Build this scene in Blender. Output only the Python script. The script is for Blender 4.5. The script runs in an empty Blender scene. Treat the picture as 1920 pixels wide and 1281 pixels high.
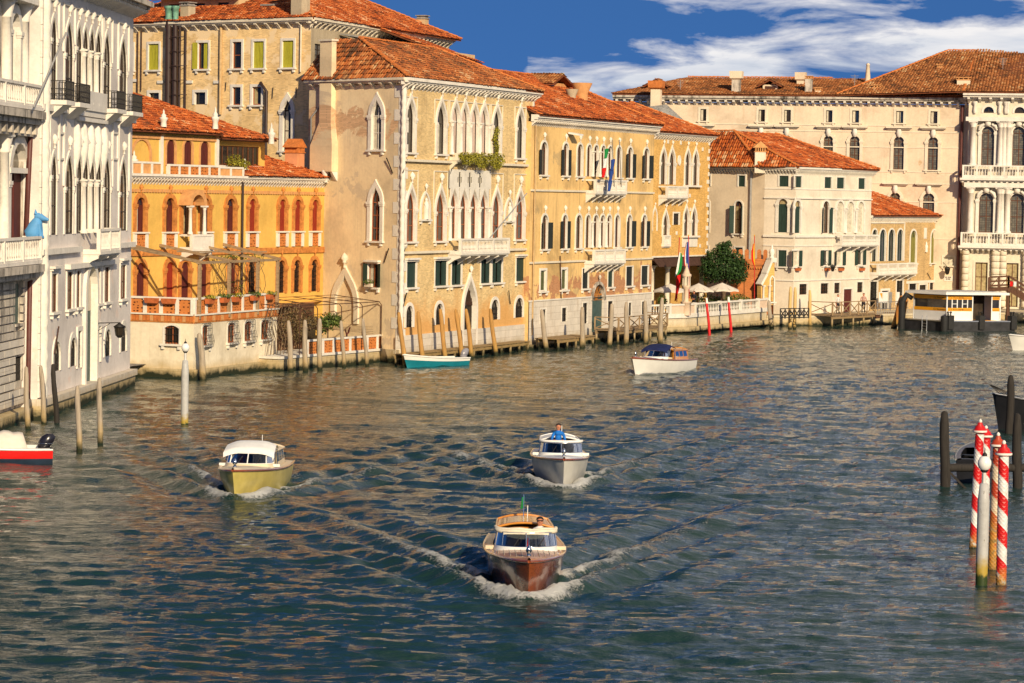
import bpy, bmesh, math, random
import numpy as np
from math import sin, cos, pi, radians, atan, atan2, sqrt
from mathutils import Vector, Matrix, Euler
random.seed(7); RNG = np.random.default_rng(7)
SC = bpy.context.scene
COL = SC.collection
# ------------------------------------------------------------------ camera
FPX, CXP, CYP, CAMZ, HOR, ROLL = 5250.0, 960.0, 640.5, 11.0, 368.0, radians(1.0)
PITCH = atan((CYP - HOR) / FPX)
FW = Vector((0, cos(PITCH), -sin(PITCH)))
U0 = Vector((0, sin(PITCH), cos(PITCH)))
XR = Vector((1, 0, 0))
RT = XR * cos(ROLL) + U0 * sin(ROLL)
UP = U0 * cos(ROLL) - XR * sin(ROLL)
cd = bpy.data.cameras.new('camera'); cam = bpy.data.objects.new('camera', cd); COL.objects.link(cam)
cd.sensor_width = 36.0; cd.lens = FPX / 1920 * 36.0; cd.clip_start = 0.5; cd.clip_end = 6000
cam.matrix_world = Matrix(((RT.x, UP.x, -FW.x, 0), (RT.y, UP.y, -FW.y, 0), (RT.z, UP.z, -FW.z, CAMZ), (0, 0, 0, 1)))
SC.camera = cam
SC.render.resolution_x = 1024; SC.render.resolution_y = 683
# ------------------------------------------------------------------ light
SUN_TO = Vector((0.30, -0.87, 0.385)).normalized()
sun_d = bpy.data.lights.new('sun', 'SUN'); sun_d.energy = 5.0; sun_d.angle = radians(0.5); sun_d.color = (1.0, 0.83, 0.57)
sun = bpy.data.objects.new('sun', sun_d); COL.objects.link(sun)
sun.rotation_euler = SUN_TO.to_track_quat('Z', 'Y').to_euler(); sun.location = (60, -80, 80)
wd = bpy.data.worlds.new('World'); SC.world = wd; wd.use_nodes = True
SC.view_settings.view_transform = 'Standard'; SC.view_settings.look = 'None'
SC.view_settings.exposure = 0.06; SC.view_settings.gamma = 1.0
SC.cycles.max_bounces = 6; SC.cycles.diffuse_bounces = 2; SC.cycles.glossy_bounces = 3
SC.cycles.transmission_bounces = 4; SC.cycles.transparent_max_bounces = 6
SC.cycles.use_denoising = True
SC.cycles.sample_clamp_indirect = 6.0
class NT:
 """small node helper"""
 def __init__(s, tree): s.t = tree; s.n = tree.nodes; s.l = tree.links
 def new(s, typ, **kw):
  n = s.n.new(typ)
  for k, v in kw.items():
   if k.startswith('i_'):
    key = k[2:]
    key = int(key) if key.isdigit() else key.replace('_', ' ')
    s.set(n, key, v)
   else: setattr(n, k, v)
  return n
 def set(s, n, key, v):
  sock = n.inputs[key]
  if isinstance(v, bpy.types.NodeSocket): s.l.new(v, sock)
  else: sock.default_value = v
 def math(s, op, a, b=None, clamp=False):
  n = s.new('ShaderNodeMath', operation=op, use_clamp=clamp); s.set(n, 0, a)
  if b is not None: s.set(n, 1, b)
  return n.outputs[0]
 def mix(s, fac, a, b, typ='MIX'):
  n = s.new('ShaderNodeMix', data_type='RGBA', blend_type=typ)
  s.set(n, 0, fac); s.set(n, 6, a); s.set(n, 7, b)
  return n.outputs[2]
 def ramp(s, fac, stops, interp='LINEAR'):
  n = s.new('ShaderNodeValToRGB'); s.set(n, 0, fac); cr = n.color_ramp; cr.interpolation = interp
  while len(cr.elements) < len(stops): cr.elements.new(0.5)
  for e, (p, c) in zip(cr.elements, stops):
   e.position = p; e.color = c if len(c) == 4 else (*c, 1)
  return n.outputs[0]
 def noise(s, vec, scale, detail=4, rough=0.55, dist=0.0, out=0):
  n = s.new('ShaderNodeTexNoise'); s.set(n, 'Vector', vec); s.set(n, 'Scale', scale)
  s.set(n, 'Detail', detail); s.set(n, 'Roughness', rough); s.set(n, 'Distortion', dist)
  return n.outputs[out]
 def mapping(s, vec, scale=(1, 1, 1), loc=(0, 0, 0), rot=(0, 0, 0)):
  n = s.new('ShaderNodeMapping'); s.set(n, 'Vector', vec)
  n.inputs['Scale'].default_value = scale; n.inputs['Location'].default_value = loc; n.inputs['Rotation'].default_value = rot
  return n.outputs[0]
 def mrange(s, v, a, b, c=0.0, d=1.0):
  n = s.new('ShaderNodeMapRange'); s.set(n, 0, v); s.set(n, 1, a); s.set(n, 2, b); s.set(n, 3, c); s.set(n, 4, d)
  return n.outputs[0]
# ------------------------------------------------------------------ sky with clouds (by direction)
def build_world():
 k = NT(wd.node_tree); k.n.clear()
 out = k.new('ShaderNodeOutputWorld')
 sky = k.new('ShaderNodeTexSky', sky_type='NISHITA'); sky.sun_disc = False
 el = math.asin(SUN_TO.z); sky.sun_elevation = el
 sky.sun_rotation = atan2(SUN_TO.x, SUN_TO.y)
 sky.altitude = 0; sky.air_density = 0.75; sky.dust_density = 0.05; sky.ozone_density = 5.0
 tc = k.new('ShaderNodeTexCoord')
 sp0 = k.new('ShaderNodeSeparateXYZ'); k.set(sp0, 0, tc.outputs['Generated'])
 cb0 = k.new('ShaderNodeCombineXYZ'); k.set(cb0, 0, sp0.outputs[0]); k.set(cb0, 1, sp0.outputs[1])
 k.set(cb0, 2, k.math('ADD', k.math('MULTIPLY', k.math('MAXIMUM', sp0.outputs[2], 0.0), 0.8), 0.33))
 nv = k.new('ShaderNodeVectorMath', operation='NORMALIZE'); k.set(nv, 0, cb0.outputs[0]); k.l.new(nv.outputs[0], sky.inputs[0])
 hs = k.new('ShaderNodeHueSaturation'); k.set(hs, 'Color', sky.outputs[0]); k.set(hs, 'Saturation', 1.08); k.set(hs, 'Value', 1.0)
 skyc = k.mix(1.0, hs.outputs[0], (0.72, 0.86, 0.98, 1), 'MULTIPLY')
 sep = k.new('ShaderNodeSeparateXYZ'); k.set(sep, 0, tc.outputs['Generated'])
 x, y, z = sep.outputs
 az = k.math('ARCTAN2', x, y)                      # radians, 0 = straight ahead
 elv = k.math('ARCSINE', z)
 cmb = k.new('ShaderNodeCombineXYZ'); k.set(cmb, 0, k.math('MULTIPLY', az, 15.0)); k.set(cmb, 1, k.math('MULTIPLY', elv, 58.0))
 n1 = k.noise(cmb.outputs[0], 1.35, 9, 0.58, 0.35)
 n2 = k.noise(k.mapping(cmb.outputs[0], (0.55, 0.8, 1), (3.1, 7.7, 0)), 1.0, 3, 0.5)
 mid = k.mrange(az, -0.01333, 0.18000, 0.03733, 0.05400)
 dd = k.math('ABSOLUTE', k.math('SUBTRACT', elv, mid))
 width = k.mrange(az, -0.00667, 0.08000, 0.00633, 0.01267)
 band = k.math('SUBTRACT', 1.0, k.math('DIVIDE', dd, width))
 left = k.mrange(az, -0.012, 0.004, -1.6, 0.05)
 m1 = k.math('ADD', k.math('ADD', k.math('MULTIPLY', band, 0.42), left), k.math('MULTIPLY', k.math('SUBTRACT', n1, 0.5), 2.2))
 m1 = k.mrange(m1, -0.02, 0.40)
 up = k.mrange(elv, 0.0573, 0.072, -0.30, 0.24)
 upl = k.mrange(az, 0.02, 0.06, -0.55, 0.0)
 m2 = k.math('ADD', k.math('ADD', up, upl), k.math('ADD', k.math('MULTIPLY', k.math('SUBTRACT', n1, 0.5), 1.9), k.math('MULTIPLY', k.math('SUBTRACT', n2, 0.5), 1.0)))
 m2 = k.math('MULTIPLY', k.mrange(m2, 0.10, 0.42), 0.85)
 m = k.math('MAXIMUM', m1, m2, True)
 below = k.math('DIVIDE', k.math('SUBTRACT', mid, elv), width)
 n3 = k.noise(k.mapping(cmb.outputs[0], (1, 1.6, 1), (0.4, -0.55, 0)), 1.6, 6, 0.55)
 sh = k.math('ADD', k.math('MULTIPLY', below, 0.55), k.math('MULTIPLY', k.math('SUBTRACT', n3, 0.5), 1.7))
 sh = k.mrange(sh, -0.40, 0.65)
 cc = k.ramp(sh, [(0.0, (0.92, 0.90, 0.90)), (0.45, (0.66, 0.70, 0.78)), (1.0, (0.27, 0.36, 0.52))])
 bg1 = k.new('ShaderNodeBackground'); k.set(bg1, 0, skyc); k.set(bg1, 1, 0.092)
 bg2 = k.new('ShaderNodeBackground'); k.set(bg2, 0, cc); k.set(bg2, 1, 0.95)
 mx = k.new('ShaderNodeMixShader'); k.set(mx, 0, m); k.l.new(bg1.outputs[0], mx.inputs[1]); k.l.new(bg2.outputs[0], mx.inputs[2])
 k.l.new(mx.outputs[0], out.inputs[0])
build_world()
# ------------------------------------------------------------------ pixel -> place
def ray(px, py): return FW + RT * ((px - CXP) / FPX) - UP * ((py - CYP) / FPX)
def gnd(px, py, z=0.0):
 r = ray(px, py); t = (z - CAMZ) / r.z
 return Vector((r.x * t, r.y * t, z))
def deep(px, py, Y):
 r = ray(px, py); t = Y / r.y
 return Vector((r.x * t, Y, CAMZ + r.z * t))
class Fac:
 """upright plane: origin (x,y), azimuth of its left-to-right direction"""
 def __init__(s, x, y, az):
  s.o = Vector((x, y, 0)); a = radians(az); s.az = az
  s.u = Vector((sin(a), cos(a), 0)); s.n = Vector((cos(a), -sin(a), 0))
  s.rz = pi / 2 - a
 def uz(s, px, py):
  r = ray(px, py); c = Vector((0, 0, CAMZ)); t = (s.o - c).dot(s.n) / r.dot(s.n)
  p = c + r * t
  return (p - s.o).dot(s.u), p.z
 def U(s, px, py=500): return s.uz(px, py)[0]
 def Z(s, px, py): return s.uz(px, py)[1]
 def pt(s, u, d, z): return s.o + s.u * u + s.n * d + Vector((0, 0, z))
 def off(s, d, u=0):
  p = s.pt(u, d, 0); return Fac(p.x, p.y, s.az)
 def turn(s, u, az):
  p = s.pt(u, 0, 0); return Fac(p.x, p.y, az)
WF = Fac(0, 0, 90)   # u = +x, n = -y
# ------------------------------------------------------------------ objects
def wloc(o):
 v = Vector((0, 0, 0))
 while o is not None: v = v + o.location; o = o.parent
 return v
def tag(o, label=None, cat=None, group=None, kind=None):
 if label: o['label'] = label
 if cat: o['category'] = cat
 if group: o['group'] = group
 if kind: o['kind'] = kind
 return o
def thing(name, loc, label=None, cat=None, group=None, rz=0.0):
 o = bpy.data.objects.new(name, None); o.empty_display_size = 0.3; COL.objects.link(o)
 o.location = loc; o.rotation_euler = (0, 0, rz)
 return tag(o, label, cat, group)
def copy_tree(o, parent=None):
 c = o.copy(); COL.objects.link(c); c.parent = parent
 for ch in o.children: copy_tree(ch, c)
 return c
class MB:
 def __init__(s): s.v = []; s.f = []; s.uv = []; s.sm = []
 def face(s, pts, uvs=None, smooth=False):
  b = len(s.v); s.v.extend([tuple(p) for p in pts]); s.f.append(list(range(b, b + len(pts))))
  s.uv.extend(uvs if uvs else [(p[0] + p[1] * 0.7, p[2]) for p in pts]); s.sm.append(smooth)
 def grid(s, rows, closed=False, smooth=True):
  """rows: list of equal-length point lists"""
  b = len(s.v); m = len(rows[0])
  for r in rows: s.v.extend([tuple(p) for p in r])
  for i in range(len(rows) - 1):
   for j in range(m if closed else m - 1):
    j2 = (j + 1) % m
    q = [b + i * m + j, b + i * m + j2, b + (i + 1) * m + j2, b + (i + 1) * m + j]
    s.f.append(q); s.sm.append(smooth)
    for a in q: p = s.v[a]; s.uv.append((p[0] + p[1] * 0.7, p[2]))
 def hexa(s, p):   # 8 points: bottom 4 ccw, top 4 ccw
  for q in ((3, 2, 1, 0), (4, 5, 6, 7), (0, 1, 5, 4), (1, 2, 6, 5), (2, 3, 7, 6), (3, 0, 4, 7)):
   s.face([p[i] for i in q])
  return s
 def fb(s, f, u0, u1, d0, d1, z0, z1):   # box in facade frame
  P = lambda u, d, z: f.pt(u, d, z)
  return s.hexa([P(u0, d1, z0), P(u1, d1, z0), P(u1, d0, z0), P(u0, d0, z0), P(u0, d1, z1), P(u1, d1, z1), P(u1, d0, z1), P(u0, d0, z1)])
 def box(s, x0, x1, y0, y1, z0, z1):
  return s.hexa([(x0, y0, z0), (x1, y0, z0), (x1, y1, z0), (x0, y1, z0), (x0, y0, z1), (x1, y0, z1), (x1, y1, z1), (x0, y1, z1)])
 def bar(s, a, b, w, h=None, up=(0, 0, 1)):
  a, b = Vector(a), Vector(b); h = h or w; d = (b - a)
  if d.length < 1e-6: return s
  d.normalize(); upv = Vector(up)
  if abs(d.dot(upv)) > 0.98: upv = Vector((1, 0, 0))
  r = d.cross(upv).normalized() * (w / 2); t = r.cross(d).normalized() * (h / 2)
  return s.hexa([a - r - t, a + r - t, b + r - t, b - r - t, a - r + t, a + r + t, b + r + t, b - r + t])
 def tube(s, pts, rad, n=8, cap=True):
  pts = [Vector(p) for p in pts]; rad = rad if hasattr(rad, '__len__') else [rad] * len(pts)
  rows = []; prev = None
  for i, p in enumerate(pts):
   d = (pts[min(i + 1, len(pts) - 1)] - pts[max(i - 1, 0)]).normalized()
   ref = prev if prev is not None else (Vector((1, 0, 0)) if abs(d.x) < 0.9 else Vector((0, 1, 0)))
   a = (ref - d * ref.dot(d)).normalized(); b = d.cross(a); prev = a
   rows.append([p + (a * cos(2 * pi * k / n) + b * sin(2 * pi * k / n)) * rad[i] for k in range(n)])
  s.grid(rows, True)
  if cap:
   s.face(rows[0][::-1]); s.face(rows[-1])
  return s
 def lathe(s, c, prof, n=12, cap=True):
  c = Vector(c)
  rows = [[c + Vector((r * cos(2 * pi * k / n), r * sin(2 * pi * k / n), z)) for k in range(n)] for r, z in prof]
  s.grid(rows, True)
  if cap: s.face(rows[0][::-1]); s.face(rows[-1])
  return s
 def prism(s, f, poly, d0, d1, back=False):   # polygon (u,z) ccw seen from outside; d0<d1
  fr = [f.pt(u, d1, z) for u, z in poly]; bk = [f.pt(u, d0, z) for u, z in poly]
  s.face(fr, list(poly)); n = len(poly)
  for i in range(n): j = (i + 1) % n; s.face([fr[j], fr[i], bk[i], bk[j]])
  if back: s.face(bk[::-1])
  return s
 def build(s, name, mat, parent=None, kind=None):
  me = bpy.data.meshes.new(name)
  off = wloc(parent) if parent is not None else Vector((0, 0, 0))
  v = np.array(s.v, dtype=float).reshape(-1, 3) - np.array(off)
  me.from_pydata(v.tolist(), [], s.f)
  uvl = me.uv_layers.new(name='UVMap')
  uvl.data.foreach_set('uv', np.array(s.uv, dtype=np.float32).ravel())
  me.polygons.foreach_set('use_smooth', np.array(s.sm, dtype=bool))
  me.materials.append(M[mat] if isinstance(mat, str) else mat)
  me.update()
  o = bpy.data.objects.new(name, me); COL.objects.link(o)
  if parent is not None: o.parent = parent
  if kind: o['kind'] = kind
  return o
def solo(mb, name, mat, label, cat, group=None, kind=None):
 """a top-level thing that is one mesh; origin at the middle of its base"""
 v = np.array(s_ := mb.v, dtype=float); c = Vector(((v[:, 0].min() + v[:, 0].max()) / 2, (v[:, 1].min() + v[:, 1].max()) / 2, v[:, 2].min()))
 mb.v = [tuple(Vector(p) - c) for p in s_]
 o = mb.build(name, mat); o.location = c
 return tag(o, label, cat, group, kind)
# ------------------------------------------------------------------ materials
M = {}
def base_mat(name, rough=0.8, spec=0.3):
 m = bpy.data.materials.new(name); m.use_nodes = True
 k = NT(m.node_tree); b = m.node_tree.nodes['Principled BSDF']
 b.inputs['Roughness'].default_value = rough; b.inputs['Specular IOR Level'].default_value = spec
 M[name] = m
 return m, k, b
def c4(c): return (*c, 1) if len(c) == 3 else c
def plain(name, col, rough=0.6, spec=0.3, var=0.12, scale=3.0, metal=0.0, bump=0.0):
 m, k, b = base_mat(name, rough, spec)
 b.inputs['Metallic'].default_value = metal
 g = k.new('ShaderNodeNewGeometry').outputs['Position']
 n = k.noise(g, scale, 5, 0.6)
 lo = tuple(c * (1 - var * 1.6) for c in col); hi = tuple(min(1, c * (1 + var)) for c in col)
 k.set(b, 'Base Color', k.ramp(n, [(0.28, lo), (0.72, hi)]))
 if bump:
  bn = k.new('ShaderNodeBump'); k.set(bn, 'Strength', bump); k.set(bn, 'Distance', 0.03); k.set(bn, 'Height', n)
  k.set(b, 'Normal', bn.outputs[0])
 return m
def uvz(k):
 """wall coordinates (metres along, metres up) and world position"""
 uv = k.new('ShaderNodeUVMap').outputs[0]; pos = k.new('ShaderNodeNewGeometry').outputs['Position']
 sp = k.new('ShaderNodeSeparateXYZ'); k.set(sp, 0, pos)
 return uv, pos, sp.outputs[2]
def algae(k, col, z, pos, level=0.32, soft=0.3):
 """tide line: weed and damp below the high-water mark"""
 n = k.noise(pos, 1.6, 5, 0.65)
 zz = k.math('ADD', z, k.math('MULTIPLY', k.math('SUBTRACT', n, 0.5), 0.9))
 c = k.mix(k.mrange(zz, level + 0.75, level + 0.15), col, k.mix(0.55, col, (0.40, 0.26, 0.07, 1)))
 return k.mix(k.mrange(zz, level + soft * 0.5, level - soft * 0.5), c, (0.022, 0.026, 0.012, 1))
def plaster(name, col, dirt=(0.25, 0.17, 0.09), patch=None, dirt_amt=0.45, streak=0.5, rough=0.9, tide=False, patch_at=0.62, seed=0.0, bump=0.25, brick_z=None, brick_col=(0.42, 0.16, 0.08)):
 m, k, b = base_mat(name, rough, 0.15)
 uv, pos, z = uvz(k)
 big = k.noise(k.mapping(uv, (1, 1, 1), (seed, seed * 1.7, 0)), 0.28, 6, 0.62, 0.3)
 fine = k.noise(pos, 5.0, 6, 0.65)
 st = k.noise(k.mapping(uv, (2.6, 0.16, 1), (seed * 3, 0, 0)), 1.0, 5, 0.6)
 lo = tuple(c * 0.80 for c in col); hi = tuple(min(0.95, c * 1.13) for c in col)
 c = k.ramp(big, [(0.3, lo), (0.52, col), (0.75, hi)])
 if patch:
  pn = k.noise(k.mapping(uv, (1, 1, 1), (seed + 11, 4.3, 0)), 0.36, 7, 0.6, 0.4)
  c = k.mix(k.mrange(pn, patch_at, patch_at + 0.03), c, c4(patch))
 c = k.mix(k.math('MULTIPLY', k.mrange(st, 0.52, 0.78), streak), c, k.mix(0.7, c, c4(dirt)))
 c = k.mix(k.math('MULTIPLY', k.mrange(big, 0.50, 0.28), dirt_amt), c, k.mix(0.6, c, c4(dirt)))
 c = k.mix(0.22, c, k.ramp(fine, [(0.3, (0.45, 0.4, 0.36)), (0.7, (1, 1, 1))]), 'MULTIPLY')
 if brick_z:
  bt = brick_nodes(k, uv, brick_col, (0.50, 0.34, 0.2))
  q = k.noise(k.mapping(uv, (1, 1, 1), (seed, 2, 0)), 0.55, 7, 0.65, 0.5)
  zz = k.math('ABSOLUTE', k.math('SUBTRACT', z, brick_z))
  f = k.math('SUBTRACT', k.math('MULTIPLY', k.math('SUBTRACT', q, 0.36), 6.0), k.math('MULTIPLY', zz, 1.0))
  c = k.mix(k.mrange(f, 0.05, 0.2), c, bt)
 if tide: c = algae(k, c, z, pos)
 k.set(b, 'Base Color', c)
 bn = k.new('ShaderNodeBump'); k.set(bn, 'Strength', bump); k.set(bn, 'Distance', 0.04); k.set(bn, 'Height', fine)
 k.set(b, 'Normal', bn.outputs[0])
 return m
def brick_nodes(k, uv, col, mortar, sx=0.27, sz=0.085):
 t = k.new('ShaderNodeTexBrick'); k.set(t, 'Vector', uv)
 t.inputs['Scale'].default_value = 1.0; t.inputs['Brick Width'].default_value = sx; t.inputs['Row Height'].default_value = sz
 t.inputs['Mortar Size'].default_value = 0.009; t.inputs['Bias'].default_value = -0.1
 k.set(t, 'Color1', c4(tuple(c * 1.14 for c in col))); k.set(t, 'Color2', c4(tuple(c * 0.78 for c in col))); k.set(t, 'Mortar', c4(mortar))
 return t.outputs[0]
def brick(name, col, mortar, stain=(0.3, 0.2, 0.1), low=None, low_z=4.0, tide=False, plaster_col=None, patch_at=0.6, seed=0.0):
 m, k, b = base_mat(name, 0.92, 0.1)
 uv, pos, z = uvz(k)
 c = brick_nodes(k, uv, col, mortar)
 big = k.noise(k.mapping(uv, (1, 1, 1), (seed, seed, 0)), 0.4, 6, 0.62, 0.3)
 sm = k.noise(uv, 2.2, 5, 0.7)
 c = k.mix(0.75, c, k.ramp(big, [(0.25, (0.68, 0.64, 0.60)), (0.5, (0.97, 0.95, 0.93)), (0.8, (1.15, 1.12, 1.06))]), 'MULTIPLY')
 c = k.mix(0.5, c, k.ramp(sm, [(0.3, (0.78, 0.76, 0.74)), (0.7, (1.1, 1.1, 1.1))]), 'MULTIPLY')
 st = k.noise(k.mapping(uv, (2.0, 0.14, 1)), 1.0, 5, 0.6)
 c = k.mix(k.math('MULTIPLY', k.mrange(st, 0.55, 0.8), 0.55), c, c4(stain))
 if low:
  zz = k.math('ADD', z, k.math('MULTIPLY', k.math('SUBTRACT', big, 0.5), 6.0))
  c = k.mix(k.math('MULTIPLY', k.mrange(zz, low_z + 0.8, low_z - 0.8), 0.72), c, c4(low))
 if plaster_col:
  pn = k.noise(k.mapping(uv, (1, 1, 1), (seed + 5, 2.3, 0)), 0.5, 7, 0.62, 0.4)
  c = k.mix(k.mrange(pn, patch_at, patch_at + 0.04), c, c4(plaster_col))
 if tide: c = algae(k, c, z, pos)
 k.set(b, 'Base Color', c)
 bn = k.new('ShaderNodeBump'); k.set(bn, 'Strength', 0.35); k.set(bn, 'Distance', 0.03); k.set(bn, 'Height', sm)
 k.set(b, 'Normal', bn.outputs[0])
 return m
def stone(name, col, grime=(0.09, 0.075, 0.06), amt=0.5, tide=False, rough=0.75, joints=None, glo=0.56):
 m, k, b = base_mat(name, rough, 0.25)
 uv, pos, z = uvz(k)
 n = k.noise(pos, 1.1, 7, 0.65, 0.3); f = k.noise(pos, 7.0, 5, 0.65)
 c = k.ramp(n, [(0.3, tuple(x * 0.84 for x in col)), (0.6, col), (0.8, tuple(min(0.92, x * 1.08) for x in col))])
 g = k.noise(k.mapping(pos, (1.6, 1.6, 0.5), (3, 1, 5)), 1.0, 6, 0.68)
 c = k.mix(k.math('MULTIPLY', k.mrange(g, glo, glo + 0.2), amt), c, c4(grime))
 c = k.mix(0.25, c, k.ramp(f, [(0.3, (0.55, 0.52, 0.5)), (0.65, (1, 1, 1))]), 'MULTIPLY')
 if joints:
  t = k.new('ShaderNodeTexBrick'); k.set(t, 'Vector', uv); t.inputs['Scale'].default_value = 1.0
  t.inputs['Brick Width'].default_value = joints[0]; t.inputs['Row Height'].default_value = joints[1]; t.inputs['Mortar Size'].default_value = 0.012
  k.set(t, 'Color1', (1, 1, 1, 1)); k.set(t, 'Color2', (0.86, 0.86, 0.86, 1)); k.set(t, 'Mortar', (0.5, 0.45, 0.4, 1))
  c = k.mix(0.75, c, t.outputs[0], 'MULTIPLY')
 if tide: c = algae(k, c, z, pos)
 k.set(b, 'Base Color', c)
 bn = k.new('ShaderNodeBump'); k.set(bn, 'Strength', 0.3); k.set(bn, 'Distance', 0.03); k.set(bn, 'Height', f); k.set(b, 'Normal', bn.outputs[0])
 return m
def roof_mat(name, cols, moss=0.0):
 m, k, b = base_mat(name, 0.88, 0.15)
 a = k.new('ShaderNodeAttribute'); a.attribute_name = 'rnd'
 pos = k.new('ShaderNodeNewGeometry').outputs['Position']
 big = k.noise(pos, 0.45, 5, 0.6)
 v = k.math('ADD', k.math('MULTIPLY', a.outputs['Fac'], 0.8), k.math('MULTIPLY', k.math('SUBTRACT', big, 0.5), 1.5))
 v = k.math('ADD', v, 0.1)
 c = k.ramp(v, [(0.0, cols[0]), (0.3, cols[1]), (0.6, cols[2]), (0.85, cols[3]), (1.0, cols[4])])
 fine = k.noise(pos, 6.0, 5, 0.65)
 c = k.mix(0.5, c, k.ramp(fine, [(0.3, (0.5, 0.45, 0.42)), (0.7, (1.1, 1.1, 1.1))]), 'MULTIPLY')
 if moss:
  g = k.noise(pos, 1.4, 6, 0.7); c = k.mix(k.math('MULTIPLY', k.mrange(g, 0.5, 0.72), moss), c, (0.13, 0.10, 0.055, 1))
 k.set(b, 'Base Color', c)
 return m
plaster('plaster_grey_white', (0.82, 0.74, 0.67), (0.42, 0.36, 0.32), dirt_amt=0.35, streak=0.35, patch=(0.84, 0.68, 0.58), patch_at=0.6)
plaster('plaster_rose', (0.60, 0.45, 0.37), (0.3, 0.22, 0.18), dirt_amt=0.3)
plaster('plaster_tan', (0.60, 0.43, 0.235), (0.27, 0.18, 0.09), dirt_amt=0.45, patch=(0.58, 0.45, 0.27), seed=2.0)
plaster('plaster_tan_grey', (0.50, 0.41, 0.28), (0.2, 0.15, 0.1), dirt_amt=0.6, streak=0.8, seed=5.0)
plaster('plaster_yellow', (0.78, 0.475, 0.115), (0.4, 0.22, 0.05), dirt_amt=0.3, streak=0.25, seed=3.0)
plaster('plaster_cream_low', (0.86, 0.75, 0.56), (0.4, 0.3, 0.15), dirt_amt=0.4, streak=0.5, tide=True, seed=1.0)
plaster('plaster_sand', (0.88, 0.69, 0.43), (0.48, 0.38, 0.26), patch=(0.70, 0.56, 0.38), patch_at=0.58, dirt_amt=0.6, streak=0.6, seed=7.0, brick_z=15.8, brick_col=(0.66, 0.42, 0.24))
plaster('plaster_ochre', (0.84, 0.555, 0.23), (0.24, 0.16, 0.08), dirt_amt=0.8, streak=0.85, seed=4.0, patch=(0.60, 0.42, 0.2), brick_z=4.3, brick_col=(0.46, 0.2, 0.09))
plaster('plaster_cream', (0.80, 0.66, 0.48), (0.5, 0.36, 0.22), dirt_amt=0.25, streak=0.3, seed=6.0)
plaster('plaster_white', (0.80, 0.70, 0.56), (0.5, 0.37, 0.22), dirt_amt=0.3, streak=0.35, seed=8.0)
plaster('plaster_pale', (0.80, 0.64, 0.47), (0.42, 0.27, 0.13), dirt_amt=0.3, streak=0.4, seed=9.0, patch=(0.60, 0.42, 0.24), patch_at=0.66)
plaster('plaster_pink', (0.78, 0.33, 0.16), (0.4, 0.2, 0.1), dirt_amt=0.3)
brick('brick_yellow', (0.74, 0.53, 0.25), (0.72, 0.57, 0.34), stain=(0.36, 0.26, 0.15), low=(0.68, 0.33, 0.09), low_z=3.6, seed=1.0)
brick('brick_tan', (0.88, 0.61, 0.28), (0.84, 0.64, 0.38), stain=(0.3, 0.2, 0.1), seed=2.0, plaster_col=(0.88, 0.66, 0.39), patch_at=0.52)
brick('brick_ochre', (0.70, 0.41, 0.12), (0.66, 0.46, 0.2), stain=(0.3, 0.17, 0.06), seed=3.0)
brick('brick_red', (0.52, 0.16, 0.05), (0.50, 0.26, 0.11), stain=(0.24, 0.09, 0.04), seed=4.0)
brick('brick_small_house', (0.58, 0.39, 0.17), (0.56, 0.42, 0.25), stain=(0.3, 0.2, 0.1), seed=6.0)
plain('brick_orange', (0.58, 0.225, 0.06), 0.9, 0.1, 0.25, 4)
plain('terracotta', (0.60, 0.19, 0.05), 0.85, 0.15, 0.22, 5)
plain('terracotta_pot', (0.55, 0.15, 0.05), 0.85, 0.15, 0.2, 5)
plain('terracotta_pale', (0.66, 0.33, 0.13), 0.85, 0.15, 0.15, 3)
stone('stone_white', (0.85, 0.78, 0.68), amt=0.40)
stone('stone_clean', (0.82, 0.76, 0.66), amt=0.2)
stone('stone_cream', (0.80, 0.70, 0.54), amt=0.25)
stone('stone_dirty', (0.64, 0.56, 0.46), (0.04, 0.035, 0.03), amt=0.95, glo=0.46)
stone('stone_base', (0.70, 0.60, 0.42), (0.3, 0.2, 0.07), amt=0.5, tide=True, joints=(1.3, 0.42))
stone('stone_base_white', (0.76, 0.68, 0.57), (0.36, 0.22, 0.08), amt=0.45, tide=True, joints=(1.5, 0.5))
stone('stone_quay', (0.74, 0.63, 0.44), (0.28, 0.2, 0.08), amt=0.5, tide=True, joints=(1.6, 0.6))
stone('stone_pink', (0.78, 0.58, 0.42), amt=0.2)
plain('stone_grey', (0.30, 0.27, 0.24), 0.8, 0.2, 0.3, 3)
TR = [(0.13, 0.04, 0.02), (0.38, 0.08, 0.022), (0.58, 0.135, 0.03), (0.66, 0.21, 0.06), (0.72, 0.43, 0.23)]
roof_mat('roof_orange', TR, 0.45)
roof_mat('roof_mossy', [(0.10, 0.05, 0.028), (0.32, 0.10, 0.035), (0.52, 0.15, 0.04), (0.60, 0.24, 0.08), (0.62, 0.42, 0.22)], 0.75)
roof_mat('roof_brown', [(0.12, 0.055, 0.028), (0.30, 0.11, 0.04), (0.44, 0.165, 0.055), (0.52, 0.24, 0.09), (0.60, 0.42, 0.22)], 0.5)
plain('roof_deck', (0.20, 0.065, 0.03), 0.9, 0.1, 0.2, 3)
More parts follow.
